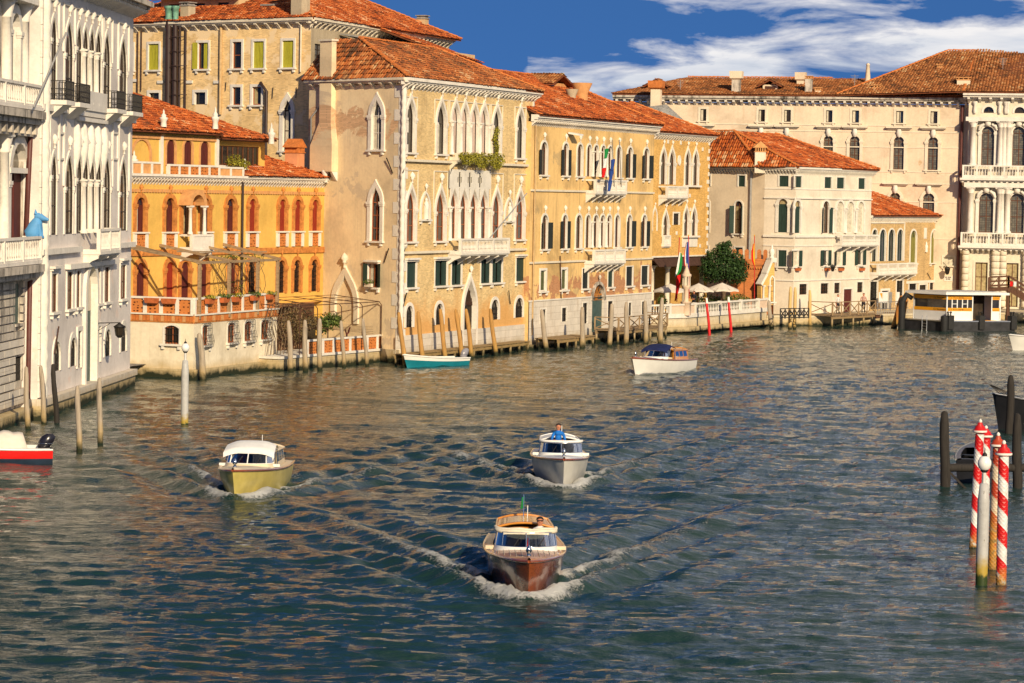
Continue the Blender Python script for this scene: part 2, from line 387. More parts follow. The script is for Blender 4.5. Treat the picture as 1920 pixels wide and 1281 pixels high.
def wood(name, col, rough=0.6, spec=0.3, tide=False, grain=(9, 9, 0.7), coat=0.0):
 m, k, b = base_mat(name, rough, spec)
 uv, pos, z = uvz(k)
 n = k.noise(k.mapping(pos, grain), 1.5, 6, 0.65, 0.4)
 c = k.ramp(n, [(0.25, tuple(x * 0.5 for x in col)), (0.5, col), (0.78, tuple(min(1, x * 1.3) for x in col))])
 if tide: c = algae(k, c, z, pos, 0.3, 0.4)
 k.set(b, 'Base Color', c); b.inputs['Coat Weight'].default_value = coat; b.inputs['Coat Roughness'].default_value = 0.06
 bn = k.new('ShaderNodeBump'); k.set(bn, 'Strength', 0.3 if coat == 0 else 0.02); k.set(bn, 'Distance', 0.02); k.set(bn, 'Height', n); k.set(b, 'Normal', bn.outputs[0])
 return m
wood('wood_pole', (0.38, 0.31, 0.23), 0.85, 0.2, True)
wood('wood_pole_ochre', (0.43, 0.23, 0.07), 0.8, 0.2, True)
wood('wood_pole_pale', (0.66, 0.44, 0.18), 0.8, 0.2, True)
wood('wood_pole_rust', (0.42, 0.17, 0.04), 0.8, 0.2, True)
wood('wood_dark', (0.035, 0.030, 0.026), 0.85, 0.2, False)
wood('wood_dock', (0.26, 0.18, 0.11), 0.85, 0.2, True, (1, 9, 9))
wood('wood_rail', (0.30, 0.20, 0.11), 0.8, 0.2)
wood('wood_brown', (0.12, 0.055, 0.03), 0.7, 0.25)
wood('wood_beam', (0.34, 0.23, 0.13), 0.85, 0.2, False, (2, 2, 8))
wood('mahogany', (0.26, 0.060, 0.014), 0.22, 0.5, False, (1.2, 7, 12), 1.0)
wood('varnish_gold', (0.62, 0.24, 0.03), 0.25, 0.5, False, (1.2, 7, 12), 0.8)
wood('teak_deck', (0.50, 0.21, 0.05), 0.4, 0.4, False, (1.2, 9, 9), 0.4)
def shutter(name, col):
 m, k, b = base_mat(name, 0.65, 0.25)
 uv, pos, z = uvz(k)
 n = k.noise(k.mapping(pos, (3, 3, 0.6)), 2.2, 6, 0.7)
 w = k.new('ShaderNodeTexWave', wave_type='BANDS', bands_direction='X'); k.set(w, 'Vector', uv); k.set(w, 'Scale', 2.2)
 c = k.ramp(n, [(0.25, tuple(x * 0.6 for x in col)), (0.5, col), (0.8, tuple(min(1, x * 1.35) for x in col))])
 c = k.mix(0.35, c, k.ramp(w.outputs[0], [(0.0, (0.35, 0.35, 0.35)), (0.12, (1, 1, 1))]), 'MULTIPLY')
 k.set(b, 'Base Color', c)
 return m
shutter('shutter_green', (0.022, 0.045, 0.035))
shutter('shutter_black', (0.020, 0.024, 0.022))
shutter('shutter_lime', (0.44, 0.40, 0.035))
shutter('shutter_olive', (0.22, 0.20, 0.045))
shutter('shutter_red', (0.27, 0.030, 0.014))
shutter('shutter_maroon', (0.10, 0.020, 0.016))
shutter('shutter_brown', (0.075, 0.03, 0.018))
shutter('shutter_yellow', (0.62, 0.40, 0.16))
plain('door_green', (0.06, 0.10, 0.09), 0.6, 0.3, 0.2, 3)
plain('frame_brown', (0.13, 0.048, 0.02), 0.6, 0.3, 0.2, 4)
plain('frame_red', (0.34, 0.10, 0.035), 0.6, 0.3, 0.2, 4)
plain('frame_dark', (0.045, 0.03, 0.022), 0.6, 0.3, 0.2, 4)
plain('frame_white', (0.74, 0.68, 0.58), 0.6, 0.3, 0.1, 4)
plain('iron', (0.018, 0.015, 0.013), 0.6, 0.4, 0.3, 6)
plain('iron_rust', (0.075, 0.032, 0.018), 0.75, 0.3, 0.35, 6)
plain('pipe_brown', (0.115, 0.033, 0.026), 0.5, 0.4, 0.2, 3)
plain('pipe_dark', (0.045, 0.024, 0.02), 0.5, 0.4, 0.2, 3)
plain('pipe_tan', (0.55, 0.37, 0.18), 0.6, 0.3, 0.15, 3)
plain('pipe_grey', (0.30, 0.29, 0.28), 0.5, 0.4, 0.15, 3)
plain('verdigris', (0.16, 0.34, 0.24), 0.6, 0.3, 0.3, 5)
plain('lead', (0.52, 0.50, 0.47), 0.55, 0.4, 0.15, 2)
plain('sheet_grey', (0.28, 0.27, 0.26), 0.6, 0.3, 0.2, 2)
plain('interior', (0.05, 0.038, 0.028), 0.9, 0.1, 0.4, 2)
plain('curtain', (0.62, 0.55, 0.42), 0.9, 0.1, 0.2, 4)
plain('curtain_tan', (0.42, 0.33, 0.17), 0.9, 0.1, 0.25, 4)
plain('blind_olive', (0.10, 0.105, 0.04), 0.8, 0.2, 0.25, 4)
plain('white_paint', (0.80, 0.78, 0.74), 0.35, 0.5, 0.05, 2)
plain('globe_white', (0.82, 0.80, 0.76), 0.18, 0.5, 0.03, 2)
plain('canvas_white', (0.78, 0.76, 0.72), 0.85, 0.2, 0.06, 4, bump=0.3)
plain('canvas_cream', (0.74, 0.66, 0.50), 0.85, 0.2, 0.08, 4, bump=0.3)
plain('canvas_blue', (0.012, 0.02, 0.085), 0.8, 0.25, 0.15, 4, bump=0.3)
plain('canvas_umbrella', (0.70, 0.62, 0.52), 0.9, 0.1, 0.07, 3)
plain('awning_brown', (0.075, 0.040, 0.030), 0.9, 0.1, 0.2, 3)
plain('hull_white', (0.80, 0.77, 0.70), 0.25, 0.5, 0.04, 2)
plain('hull_grey', (0.66, 0.63, 0.56), 0.28, 0.5, 0.08, 1.5)
plain('hull_cream', (0.62, 0.50, 0.14), 0.25, 0.5, 0.15, 1.2)
plain('deck_cream', (0.74, 0.60, 0.40), 0.4, 0.4, 0.1, 3)
plain('hull_teal', (0.012, 0.20, 0.26), 0.25, 0.5, 0.1, 2)
plain('hull_red', (0.72, 0.012, 0.010), 0.25, 0.5, 0.06, 2)
plain('hull_black', (0.012, 0.012, 0.014), 0.3, 0.5, 0.2, 3)
plain('hull_navy', (0.02, 0.035, 0.06), 0.35, 0.5, 0.2, 3)
plain('rubber', (0.02, 0.02, 0.02), 0.7, 0.3, 0.2, 5)
plain('pontoon', (0.030, 0.030, 0.034), 0.6, 0.3, 0.35, 2)
plain('chrome', (0.75, 0.74, 0.72), 0.12, 0.5, 0.03, 3, metal=1.0)
plain('steel', (0.45, 0.45, 0.45), 0.3, 0.5, 0.08, 3, metal=0.9)
plain('outboard_grey', (0.26, 0.25, 0.28), 0.25, 0.5, 0.1, 3)
plain('outboard_black', (0.016, 0.015, 0.022), 0.25, 0.5, 0.15, 3)
plain('band_orange', (0.80, 0.34, 0.012), 0.4, 0.4, 0.04, 2)
plain('sign_blue', (0.10, 0.32, 0.62), 0.6, 0.3, 0.08, 3)
plain('letter_dark', (0.07, 0.03, 0.015), 0.6, 0.2, 0.1, 3)
plain('pole_white', (0.80, 0.74, 0.66), 0.5, 0.4, 0.06, 2)
plain('pole_red', (0.62, 0.015, 0.015), 0.4, 0.4, 0.12, 3)
plain('flag_red', (0.68, 0.018, 0.018), 0.8, 0.1, 0.08, 3)
plain('flag_green', (0.02, 0.24, 0.06), 0.8, 0.1, 0.08, 3)
plain('flag_white', (0.78, 0.76, 0.72), 0.8, 0.1, 0.05, 3)
plain('flag_blue', (0.03, 0.07, 0.27), 0.8, 0.1, 0.08, 3)
plain('flag_gold', (0.78, 0.42, 0.03), 0.8, 0.1, 0.08, 3)
plain('skin', (0.50, 0.20, 0.11), 0.6, 0.35, 0.06, 8)
plain('hair_dark', (0.02, 0.013, 0.01), 0.6, 0.3, 0.2, 20)
plain('cloth_blue', (0.012, 0.16, 0.56), 0.75, 0.25, 0.2, 9)
plain('cloth_dark', (0.025, 0.022, 0.028), 0.85, 0.2, 0.2, 9)
plain('cloth_white', (0.72, 0.68, 0.64), 0.85, 0.2, 0.08, 9)
plain('cloth_pink', (0.52, 0.30, 0.24), 0.85, 0.2, 0.12, 9)
plain('cloth_grey', (0.32, 0.31, 0.31), 0.85, 0.2, 0.12, 9)
plain('leather', (0.12, 0.05, 0.03), 0.5, 0.3, 0.15, 5)
plain('bark', (0.16, 0.11, 0.07), 0.9, 0.1, 0.3, 6)
plain('pole_lamp', (0.64, 0.62, 0.58), 0.5, 0.35, 0.1, 2)
def leaf(name, c0, c1):
 m, k, b = base_mat(name, 0.6, 0.3)
 a = k.new('ShaderNodeAttribute'); a.attribute_name = 'rnd'
 k.set(b, 'Base Color', k.ramp(a.outputs['Fac'], [(0.0, c0), (1.0, c1)]))
 return m
leaf('leaf_dark', (0.008, 0.026, 0.006), (0.040, 0.085, 0.016))
leaf('leaf_green', (0.035, 0.065, 0.012), (0.13, 0.17, 0.03))
leaf('leaf_yellow', (0.14, 0.13, 0.012), (0.36, 0.32, 0.03))
leaf('leaf_brown', (0.06, 0.045, 0.02), (0.20, 0.13, 0.05))
def glassy(name, col, rough=0.06, spec=0.6):
 m, k, b = base_mat(name, rough, spec)
 pos = k.new('ShaderNodeNewGeometry').outputs['Position']
 n = k.noise(pos, 0.9, 3, 0.5)
 k.set(b, 'Base Color', k.ramp(n, [(0.3, tuple(c * 0.6 for c in col)), (0.7, tuple(c * 1.5 for c in col))]))
 bn = k.new('ShaderNodeBump'); k.set(bn, 'Strength', 0.08); k.set(bn, 'Distance', 0.05); k.set(bn, 'Height', k.noise(pos, 1.3, 2, 0.5)); k.set(b, 'Normal', bn.outputs[0])
 return m
glassy('glass', (0.012, 0.011, 0.011))
glassy('glass_warm', (0.030, 0.022, 0.014), 0.1)
glassy('glass_blue', (0.012, 0.02, 0.035))
def lead_glass():
 m, k, b = base_mat('glass_leaded', 0.15, 0.5)
 uv, pos, z = uvz(k)
 t = k.new('ShaderNodeTexBrick', offset=0.0); k.set(t, 'Vector', uv); t.inputs['Scale'].default_value = 1.0
 t.inputs['Brick Width'].default_value = 0.22; t.inputs['Row Height'].default_value = 0.22; t.inputs['Mortar Size'].default_value = 0.012
 k.set(t, 'Color1', (0.18, 0.16, 0.12, 1)); k.set(t, 'Color2', (0.10, 0.09, 0.075, 1)); k.set(t, 'Mortar', (0.03, 0.025, 0.02, 1))
 k.set(b, 'Base Color', t.outputs[0])
lead_glass()
def lattice_brick():
 """openwork terracotta screen: pierced pattern"""
 m, k, b = base_mat('lattice', 0.9, 0.1)
 uv, pos, z = uvz(k)
 v = k.new('ShaderNodeTexVoronoi'); k.set(v, 'Vector', k.mapping(uv, (1, 1, 1))); k.set(v, 'Scale', 5.5); k.set(v, 'Randomness', 0.35)
 k.set(b, 'Base Color', k.mix(k.mrange(v.outputs[0], 0.24, 0.32), (0.10, 0.03, 0.012, 1), (0.58, 0.20, 0.055, 1)))
lattice_brick()
# ------------------------------------------------------------------ facade kit
HEADS = {'ogee': ([0, .14, .28, .42, .55, .68, .80, .90, 1], [1, .985, .93, .83, .68, .47, .27, .11, 0], 2.1),
  'lancet': ([0, .2, .38, .55, .7, .83, .93, 1], [1, .97, .90, .78, .61, .40, .19, 0], 1.7)}
class Op:
 def __init__(s, u0, u1, z0, z1, kind='rect'):
  s.u0, s.u1, s.z0, s.z1, s.kind = u0, u1, z0, z1, kind
  if s.u1 < s.u0: s.u0, s.u1 = s.u1, s.u0
 @property
 def w(s): return s.u1 - s.u0
 def head(s, g=0.0):
  """points from left springing to right springing, grown by g"""
  u0, u1, z1 = s.u0 - g, s.u1 + g, s.z1 + g * (1.6 if s.kind == 'ogee' else 1.0); r = (u1 - u0) / 2; c = (u0 + u1) / 2
  if s.kind == 'rect': return [(u0, z1), (u1, z1)]
  if s.kind == 'round': zc = s.z1 - s.w / 2; return [(c - r * cos(pi * i / 10), zc + r * sin(pi * i / 10)) for i in range(11)]
  if s.kind == 'seg':
   h = s.w * 0.18 + g * 0.3; zs = z1 - h
   return [(u0 + (u1 - u0) * i / 8, zs + h * (1 - (2 * i / 8 - 1) ** 2)) for i in range(9)]
  if s.kind == 'oval':
   return [(u0, z1), (u1, z1)]
  t, hw, k = HEADS[s.kind]; zs = s.zs; hh = z1 - zs
  L = [(c - r * b, zs + hh * a) for a, b in zip(t, hw)]
  return L + [(2 * c - u, z) for u, z in L[-2::-1]]
 @property
 def zs(s):
  if s.kind in ('rect', 'oval'): return s.z1
  if s.kind == 'round': return s.z1 - s.w / 2
  if s.kind == 'seg': return s.z1 - s.w * 0.18
  return max(s.z0 + 0.2, s.z1 - s.w / 2 * HEADS[s.kind][2])
 def outline(s, g=0.0, gb=0.0):
  h = s.head(g)
  if s.kind == 'rect': return [(s.u0 - g, s.z0 - gb)] + h + [(s.u1 + g, s.z0 - gb)]
  return [(s.u0 - g, s.z0 - gb)] + h + [(s.u1 + g, s.z0 - gb)]
def wall(f, u0, u1, z0, z1, ops, mat, parent, depth=0.35, d=0.0, name='wall', top=None):
 mb = MB(); ops = [o for o in ops if o.u1 > u0 and o.u0 < u1]; depth *= .5
 us = sorted({u0, u1, *[min(max(o.u0, u0), u1) for o in ops], *[min(max(o.u1, u0), u1) for o in ops]})
 for a, b in zip(us, us[1:]):
  if b - a < 1e-5: continue
  m = (a + b) / 2
  cov = sorted([(o.z0, o.z1) for o in ops if o.u0 < m < o.u1]); z = z0
  spans = []
  for c0, c1 in cov:
   if c0 > z: spans.append((z, c0))
   z = max(z, c1)
  if z < z1: spans.append((z, z1))
  for s0, s1 in spans:
   mb.face([f.pt(a, d, s0), f.pt(b, d, s0), f.pt(b, d, s1), f.pt(a, d, s1)], [(a, s0), (b, s0), (b, s1), (a, s1)])
 for o in ops:
  h = o.head()
  if o.kind != 'rect':
   mid = len(h) // 2; TL = (o.u0, o.z1); TR_ = (o.u1, o.z1)
   for i in range(mid):
    q = [h[i], h[i + 1], TL]; mb.face([f.pt(u, d, z) for u, z in q], q)
   for i in range(mid, len(h) - 1):
    q = [h[i], h[i + 1], TR_]; mb.face([f.pt(u, d, z) for u, z in q], q)
  ol = o.outline()
  for (a, b) in zip(ol, ol[1:] + ol[:1]):
   mb.face([f.pt(a[0], d, a[1]), f.pt(b[0], d, b[1]), f.pt(b[0], d - depth, b[1]), f.pt(a[0], d - depth, a[1])])
 return mb.build(name, mat, parent)
def leafpoly(mb, f, o, ua, ub, d0, d1, shrink=0.0):
 """part of the opening between ua and ub as a board"""
 ol = o.outline(-shrink)
 def clip(poly, lim, keep_gt):
  out = []
  for i in range(len(poly)):
   a, b = poly[i], poly[(i + 1) % len(poly)]
   ia = (a[0] >= lim) if keep_gt else (a[0] <= lim); ib = (b[0] >= lim) if keep_gt else (b[0] <= lim)
   if ia: out.append(a)
   if ia != ib and abs(b[0] - a[0]) > 1e-9:
    t = (lim - a[0]) / (b[0] - a[0]); out.append((lim, a[1] + t * (b[1] - a[1])))
  return out
 p = clip(clip(ol, ua, True), ub, False)
 if len(p) >= 3: mb.prism(f, p[::-1], d0, d1)
def bud(mb, f, u, d, z, h, w):
 """gothic finial: stem and leafy bud"""
 c = f.pt(u, d, z)
 prof = [(w * .3, 0), (w * .25, h * .3), (w * .6, h * .36), (w * .35, h * .42), (w * .95, h * .6), (w * .6, h * .82), (0.01, h)]
 mb.lathe(c, prof, 6, False)
def window(f, o, parent, trim=0.16, tmat='stone_white', fill='glass', fmat='frame_brown', pane='glass', smat='shutter_green', depth=0.35,
  sill=True, finial=0.0, muntins=(1, 2), proud=0.06, hood=False, leaves='both', caps=False, d=0.0, frame_box=None, curtain=None, bars=False, leafw=None, sillmat=None, balcony_sill=False):
 """one window: the stone surround with its pane, frame, shutters and sill as children"""
 mb = MB(); depth *= .5
 if trim > 0:
  a = o.outline(-0.012); b = o.outline(trim)
  for i in range(len(a) - 1):
   q = [b[i], a[i], a[i + 1], b[i + 1]]
   mb.face([f.pt(u, d + proud, z) for u, z in q][::-1], q[::-1])
   mb.face([f.pt(b[i][0], d + proud, b[i][1]), f.pt(b[i + 1][0], d + proud, b[i + 1][1]), f.pt(b[i + 1][0], d - 0.02, b[i + 1][1]), f.pt(b[i][0], d - 0.02, b[i][1])])
   mb.face([f.pt(a[i + 1][0], d + proud, a[i + 1][1]), f.pt(a[i][0], d + proud, a[i][1]), f.pt(a[i][0], d - depth, a[i][1]), f.pt(a[i + 1][0], d - depth, a[i + 1][1])])
  for i in (0, -1):
   q0, q1 = a[i], b[i]
   mb.face([f.pt(q0[0], d + proud, q0[1]), f.pt(q1[0], d + proud, q1[1]), f.pt(q1[0], d, q1[1]), f.pt(q0[0], d, q0[1])])
  if finial: bud(mb, f, (o.u0 + o.u1) / 2, d + proud, o.z1 + trim * 1.1, finial, finial * 0.32)
  if caps:
   for uu in (o.u0 - trim / 2, o.u1 + trim / 2):
    mb.fb(f, uu - trim * .72, uu + trim * .72, d, d + proud + 0.07, o.zs - 0.13, o.zs + 0.05)
    mb.fb(f, uu - trim * .62, uu + trim * .62, d, d + proud + 0.04, o.zs - 0.24, o.zs - 0.133)
  if hood:
   mb.fb(f, o.u0 - trim - .12, o.u1 + trim + .12, d, d + 0.28, o.z1 + trim + 0.03, o.z1 + trim + 0.15)
   mb.fb(f, o.u0 - trim - .04, o.u1 + trim + .04, d, d + 0.16, o.z1 + trim - 0.08, o.z1 + trim + 0.027)
  w = mb.build('window', tmat, parent)
 else:
  t = 0.045; ol = o.outline(); il = o.outline(-t); mb = MB()
  for i in range(len(ol) - 1):
   q = [ol[i], il[i], il[i + 1], ol[i + 1]]
   mb.face([f.pt(u, d - 0.10, z) for u, z in q][::-1], q[::-1])
  w = mb.build('window', fmat, parent)
 dd = d - depth * 0.85; c = (o.u0 + o.u1) / 2; dp = depth * .5
 if fill == 'none': pass
 elif fill == 'shut':
  for ua, ub in ((o.u0, c - 0.012), (c + 0.012, o.u1)):
   m2 = MB(); leafpoly(m2, f, o, ua, ub, d - 0.12, d - 0.06 if trim else d - 0.05, 0.01); m2.build('shutter', smat, w)
 else:
  if pane in ('glass', 'glass_warm') and not bars:
   pane = random.choice((pane, pane, 'glass', 'glass_blue', 'glass_warm'))
   if not curtain and random.random() < .16: curtain = random.choice(('curtain', 'curtain_tan'))
  m2 = MB(); leafpoly(m2, f, o, o.u0, o.u1, dd - 0.04, dd, 0.0); m2.build('pane', pane, w)
  if curtain:
   m2 = MB(); leafpoly(m2, f, Op(o.u0, o.u1, o.z0, o.z0 + (o.zs - o.z0) * 0.98), c - o.w * .42, c - o.w * random.choice((.05, .15, -.1)), dd + .004, dd + .012); m2.build('curtain', curtain, w)
  nv, nh = muntins; m2 = MB(); t = min(0.07, o.w * 0.09)
  a = o.outline(0.0); b = o.outline(-t)
  for i in range(len(a) - 1):
   q = [a[i], b[i], b[i + 1], a[i + 1]]
   m2.face([f.pt(u, dd + 0.05, z) for u, z in q][::-1])
   m2.face([f.pt(b[i][0], dd + .05, b[i][1]), f.pt(b[i + 1][0], dd + .05, b[i + 1][1]), f.pt(b[i + 1][0], dd, b[i + 1][1]), f.pt(b[i][0], dd, b[i][1])][::-1])
  for i in range(nv):
   uu = o.u0 + o.w * (i + 1) / (nv + 1); m2.fb(f, uu - t / 2, uu + t / 2, dd, dd + 0.048, o.z0, (o.zs + o.z1) / 2 if o.kind != 'rect' else o.z1)
  for i in range(nh):
   zz = o.z0 + (o.zs - o.z0) * (i + 1) / (nh + (0 if o.kind != 'rect' else 1)); m2.fb(f, o.u0, o.u1, dd, dd + 0.044, zz - t * .4, zz + t * .4)
  m2.fb(f, o.u0, o.u1, dd, dd + 0.05, o.z0, o.z0 + t)
  m2.build('frame', fmat, w)
  if fill in ('open', 'ajar'):
   lw = leafw or o.w * 0.52
   for sgn in (-1, 1):
    if leaves == 'left' and sgn > 0 or leaves == 'right' and sgn < 0: continue
    m2 = MB(); zt = o.zs if o.kind != 'rect' else o.z1
    uh = o.u0 if sgn < 0 else o.u1; sw = random.choice((.02, .04, .1, .2)) if fill == 'open' else lw * .8
    a0 = f.pt(uh, d + proud + .03, 0); b0 = f.pt(uh + sgn * sqrt(max(.05, lw * lw - sw * sw)) * (1 if fill == 'open' else .9), d + proud + .03 + sw, 0)
    tn = (b0 - a0).normalized().cross(Vector((0, 0, 1))) * 0.02; zv = lambda p, z: p + Vector((0, 0, z)); z0, z1 = o.z0 + .02, zt
    m2.hexa([zv(a0 - tn, z0), zv(b0 - tn, z0), zv(b0 + tn, z0), zv(a0 + tn, z0), zv(a0 - tn, z1), zv(b0 - tn, z1), zv(b0 + tn, z1), zv(a0 + tn, z1)])
    m2.build('shutter', smat, w)
 if bars:
  m2 = MB(); nb = max(2, int(o.w / 0.2))
  for i in range(nb): uu = o.u0 + o.w * (i + .5) / nb; m2.fb(f, uu - .014, uu + .014, d - .06, d - .03, o.z0, o.z1 if o.kind == 'rect' else o.zs + .15)
  nz = max(2, int((o.z1 - o.z0) / .28))
  for i in range(nz): zz = o.z0 + (o.z1 - o.z0) * (i + .5) / nz; m2.fb(f, o.u0, o.u1, d - .058, d - .034, zz - .013, zz + .013) if zz < o.zs + .1 else None
  m2.build('grille', 'iron', w)
 if sill:
  m2 = MB(); e = trim + 0.1
  m2.fb(f, o.u0 - e, o.u1 + e, d - depth * .6, d + 0.20, o.z0 - 0.12, o.z0 - 0.001)
  for uu in (o.u0 - trim * .4, o.u1 + trim * .4): m2.fb(f, uu - .08, uu + .08, d, d + 0.15, o.z0 - 0.32, o.z0 - 0.123)
  m2.build('sill', sillmat or (tmat if trim > 0 else 'stone_white'), w)
 return w
def row(f, xref, ytop, ybot, kind, xs, ymid=None):
 zt, zb = f.Z(xref, ytop), f.Z(xref, ybot); ym = ymid or (ytop + ybot) / 2
 return [Op(f.U(a, ym), f.U(b, ym), zb, zt, kind) for a, b in xs]
def ops_windows(f, parent, ops, **kw):
 for o in ops: window(f, o, parent, **kw)
def cornice(f, u0, u1, z, parent, proj=0.5, h=0.35, mat='stone_white', mods=0.6, modmat=None, d=0.0, name='cornice'):
 """z = top of cornice"""
 mb = MB()
 mb.fb(f, u0 - proj * .0, u1 + proj * .0, d, d + proj, z - h * .45, z)
 mb.fb(f, u0, u1, d, d + proj * .8, z - h * .7, z - h * .453)
 mb.fb(f, u0, u1, d, d + proj * .35, z - h, z - h * .703)
 o = mb.build(name, mat, parent)
 if mods:
  m2 = MB(); n = max(2, int((u1 - u0) / mods))
  for i in range(n):
   uu = u0 + (u1 - u0) * (i + .5) / n; w = min(.12, mods * .2)
   q = [(0, z - h - .32), (0, z - h * .71), (proj * .74, z - h * .71), (proj * .74, z - h * .95), (proj * .35, z - h - .12)]
   P0 = [f.pt(uu - w, d + a, b) for a, b in q]; P1 = [f.pt(uu + w, d + a, b) for a, b in q]
   m2.face(P0); m2.face(P1[::-1])
   for i2 in range(5): j = (i2 + 1) % 5; m2.face([P0[j], P0[i2], P1[i2], P1[j]])
  m2.build('modillions', modmat or mat, o, kind='stuff')
 return o
def band(f, u0, u1, z, h, parent, mat='stone_white', proj=0.1, name='string_course', d=0.0):
 return MB().fb(f, u0, u1, d, d + proj, z - h, z).build(name, mat, parent)
_bal = {}
def baluster_mesh(h, mat):
 key = (round(h, 2), mat)
 if key not in _bal:
  mb = MB(); r = 0.056
  mb.lathe((0, 0, 0), [(r * .9, 0), (r * .9, h * .08), (r * .5, h * .13), (r * 1.15, h * .34), (r * .55, h * .62), (r * .5, h * .8), (r * .9, h * .9), (r * .9, h)], 6)
  o = mb.build('baluster', mat); _bal[key] = o.data; bpy.data.objects.remove(o)
 return _bal[key]
def balusters(parent, root, f, ua, ub, d, z, h, step, mat):
 n = max(2, int(round(abs(ub - ua) / step))); me = baluster_mesh(h, mat); off = wloc(root)
 for i in range(n):
  o = bpy.data.objects.new('baluster', me); COL.objects.link(o); o.parent = parent
  o.location = f.pt(ua + (ub - ua) * (i + .5) / n, d, z) - off
def balcony(f, root, u0, u1, z, h=1.0, proj=0.9, mat='stone_white', step=0.26, posts=2, brackets=4, sides=True, d=0.0, solid=False):
 """slab with brackets; rail, posts and balusters"""
 mb = MB(); mb.fb(f, u0, u1, d, d + proj, z - 0.16, z); mb.fb(f, u0 + .05, u1 - .05, d, d + proj - .08, z - .24, z - .163)
 b = mb.build('balcony', mat, root)
 if brackets:
  for i in range(brackets):
   uu = u0 + .15 + (u1 - u0 - .3) * i / max(1, brackets - 1); m2 = MB()
   q = [(0, z - .85), (0, z - .243), (proj - .12, z - .243), (proj - .12, z - .36), (proj * .5, z - .5)]
   P0 = [f.pt(uu - .1, d + a, c) for a, c in q]; P1 = [f.pt(uu + .1, d + a, c) for a, c in q]
   m2.face(P0); m2.face(P1[::-1])
   for i2 in range(5): j = (i2 + 1) % 5; m2.face([P0[j], P0[i2], P1[i2], P1[j]])
   m2.build('bracket', mat, b)
 m3 = MB(); m3.fb(f, u0, u1, d + proj - .2, d + proj - .02, z + h - .13, z + h); m3.fb(f, u0 + .02, u1 - .02, d + proj - .2, d + proj - .04, z + .001, z + .1)
 if sides:
  for uu in (u0, u1 - .18): m3.fb(f, uu, uu + .18, d, d + proj - .203, z + h - .13, z + h); m3.fb(f, uu + .02, uu + .16, d, d + proj - .203, z + .001, z + .1)
 m3.build('rail', mat, b)
 pw = .2
 for i in range(posts + 2 - 2 if False else posts):
  uu = u0 + (u1 - u0 - pw) * i / max(1, posts - 1); MB().fb(f, uu + .003, uu + pw - .003, d + proj - .21, d + proj - .01, z + .002, z + h - .132).build('post', mat, b)
 if solid: MB().fb(f, u0 + .05, u1 - .05, d + proj - .16, d + proj - .06, z + .1, z + h - .13).build('panel', mat, b)
 else:
  for i in range(posts - 1):
   a = u0 + (u1 - u0 - pw) * i / (posts - 1) + pw; c = u0 + (u1 - u0 - pw) * (i + 1) / (posts - 1)
   balusters(b, root, f, a, c, d + proj - .11, z + .1, h - .23, step, mat)
 return b
def columns(f, root, us, z0, z1, d, r=0.13, mat='stone_white', cap=0.35, parent=None):
 for u in us:
  mb = MB(); h = z1 - z0; p = f.pt(u, d, z0)
  mb.lathe(p, [(r * 1.5, 0), (r * 1.5, .1), (r * 1.05, .2), (r * 1.0, h * .4), (r * .88, h - cap - .03), (r * 1.15, h - cap), (r * .95, h - cap + .06), (r * 1.6, h - .1)], 10)
  mb.fb(f, u - r * 1.6, u + r * 1.6, d - r * 1.6, d + r * 1.6, z1 - .1, z1 - .003)
  mb.build('column', mat, parent or root)
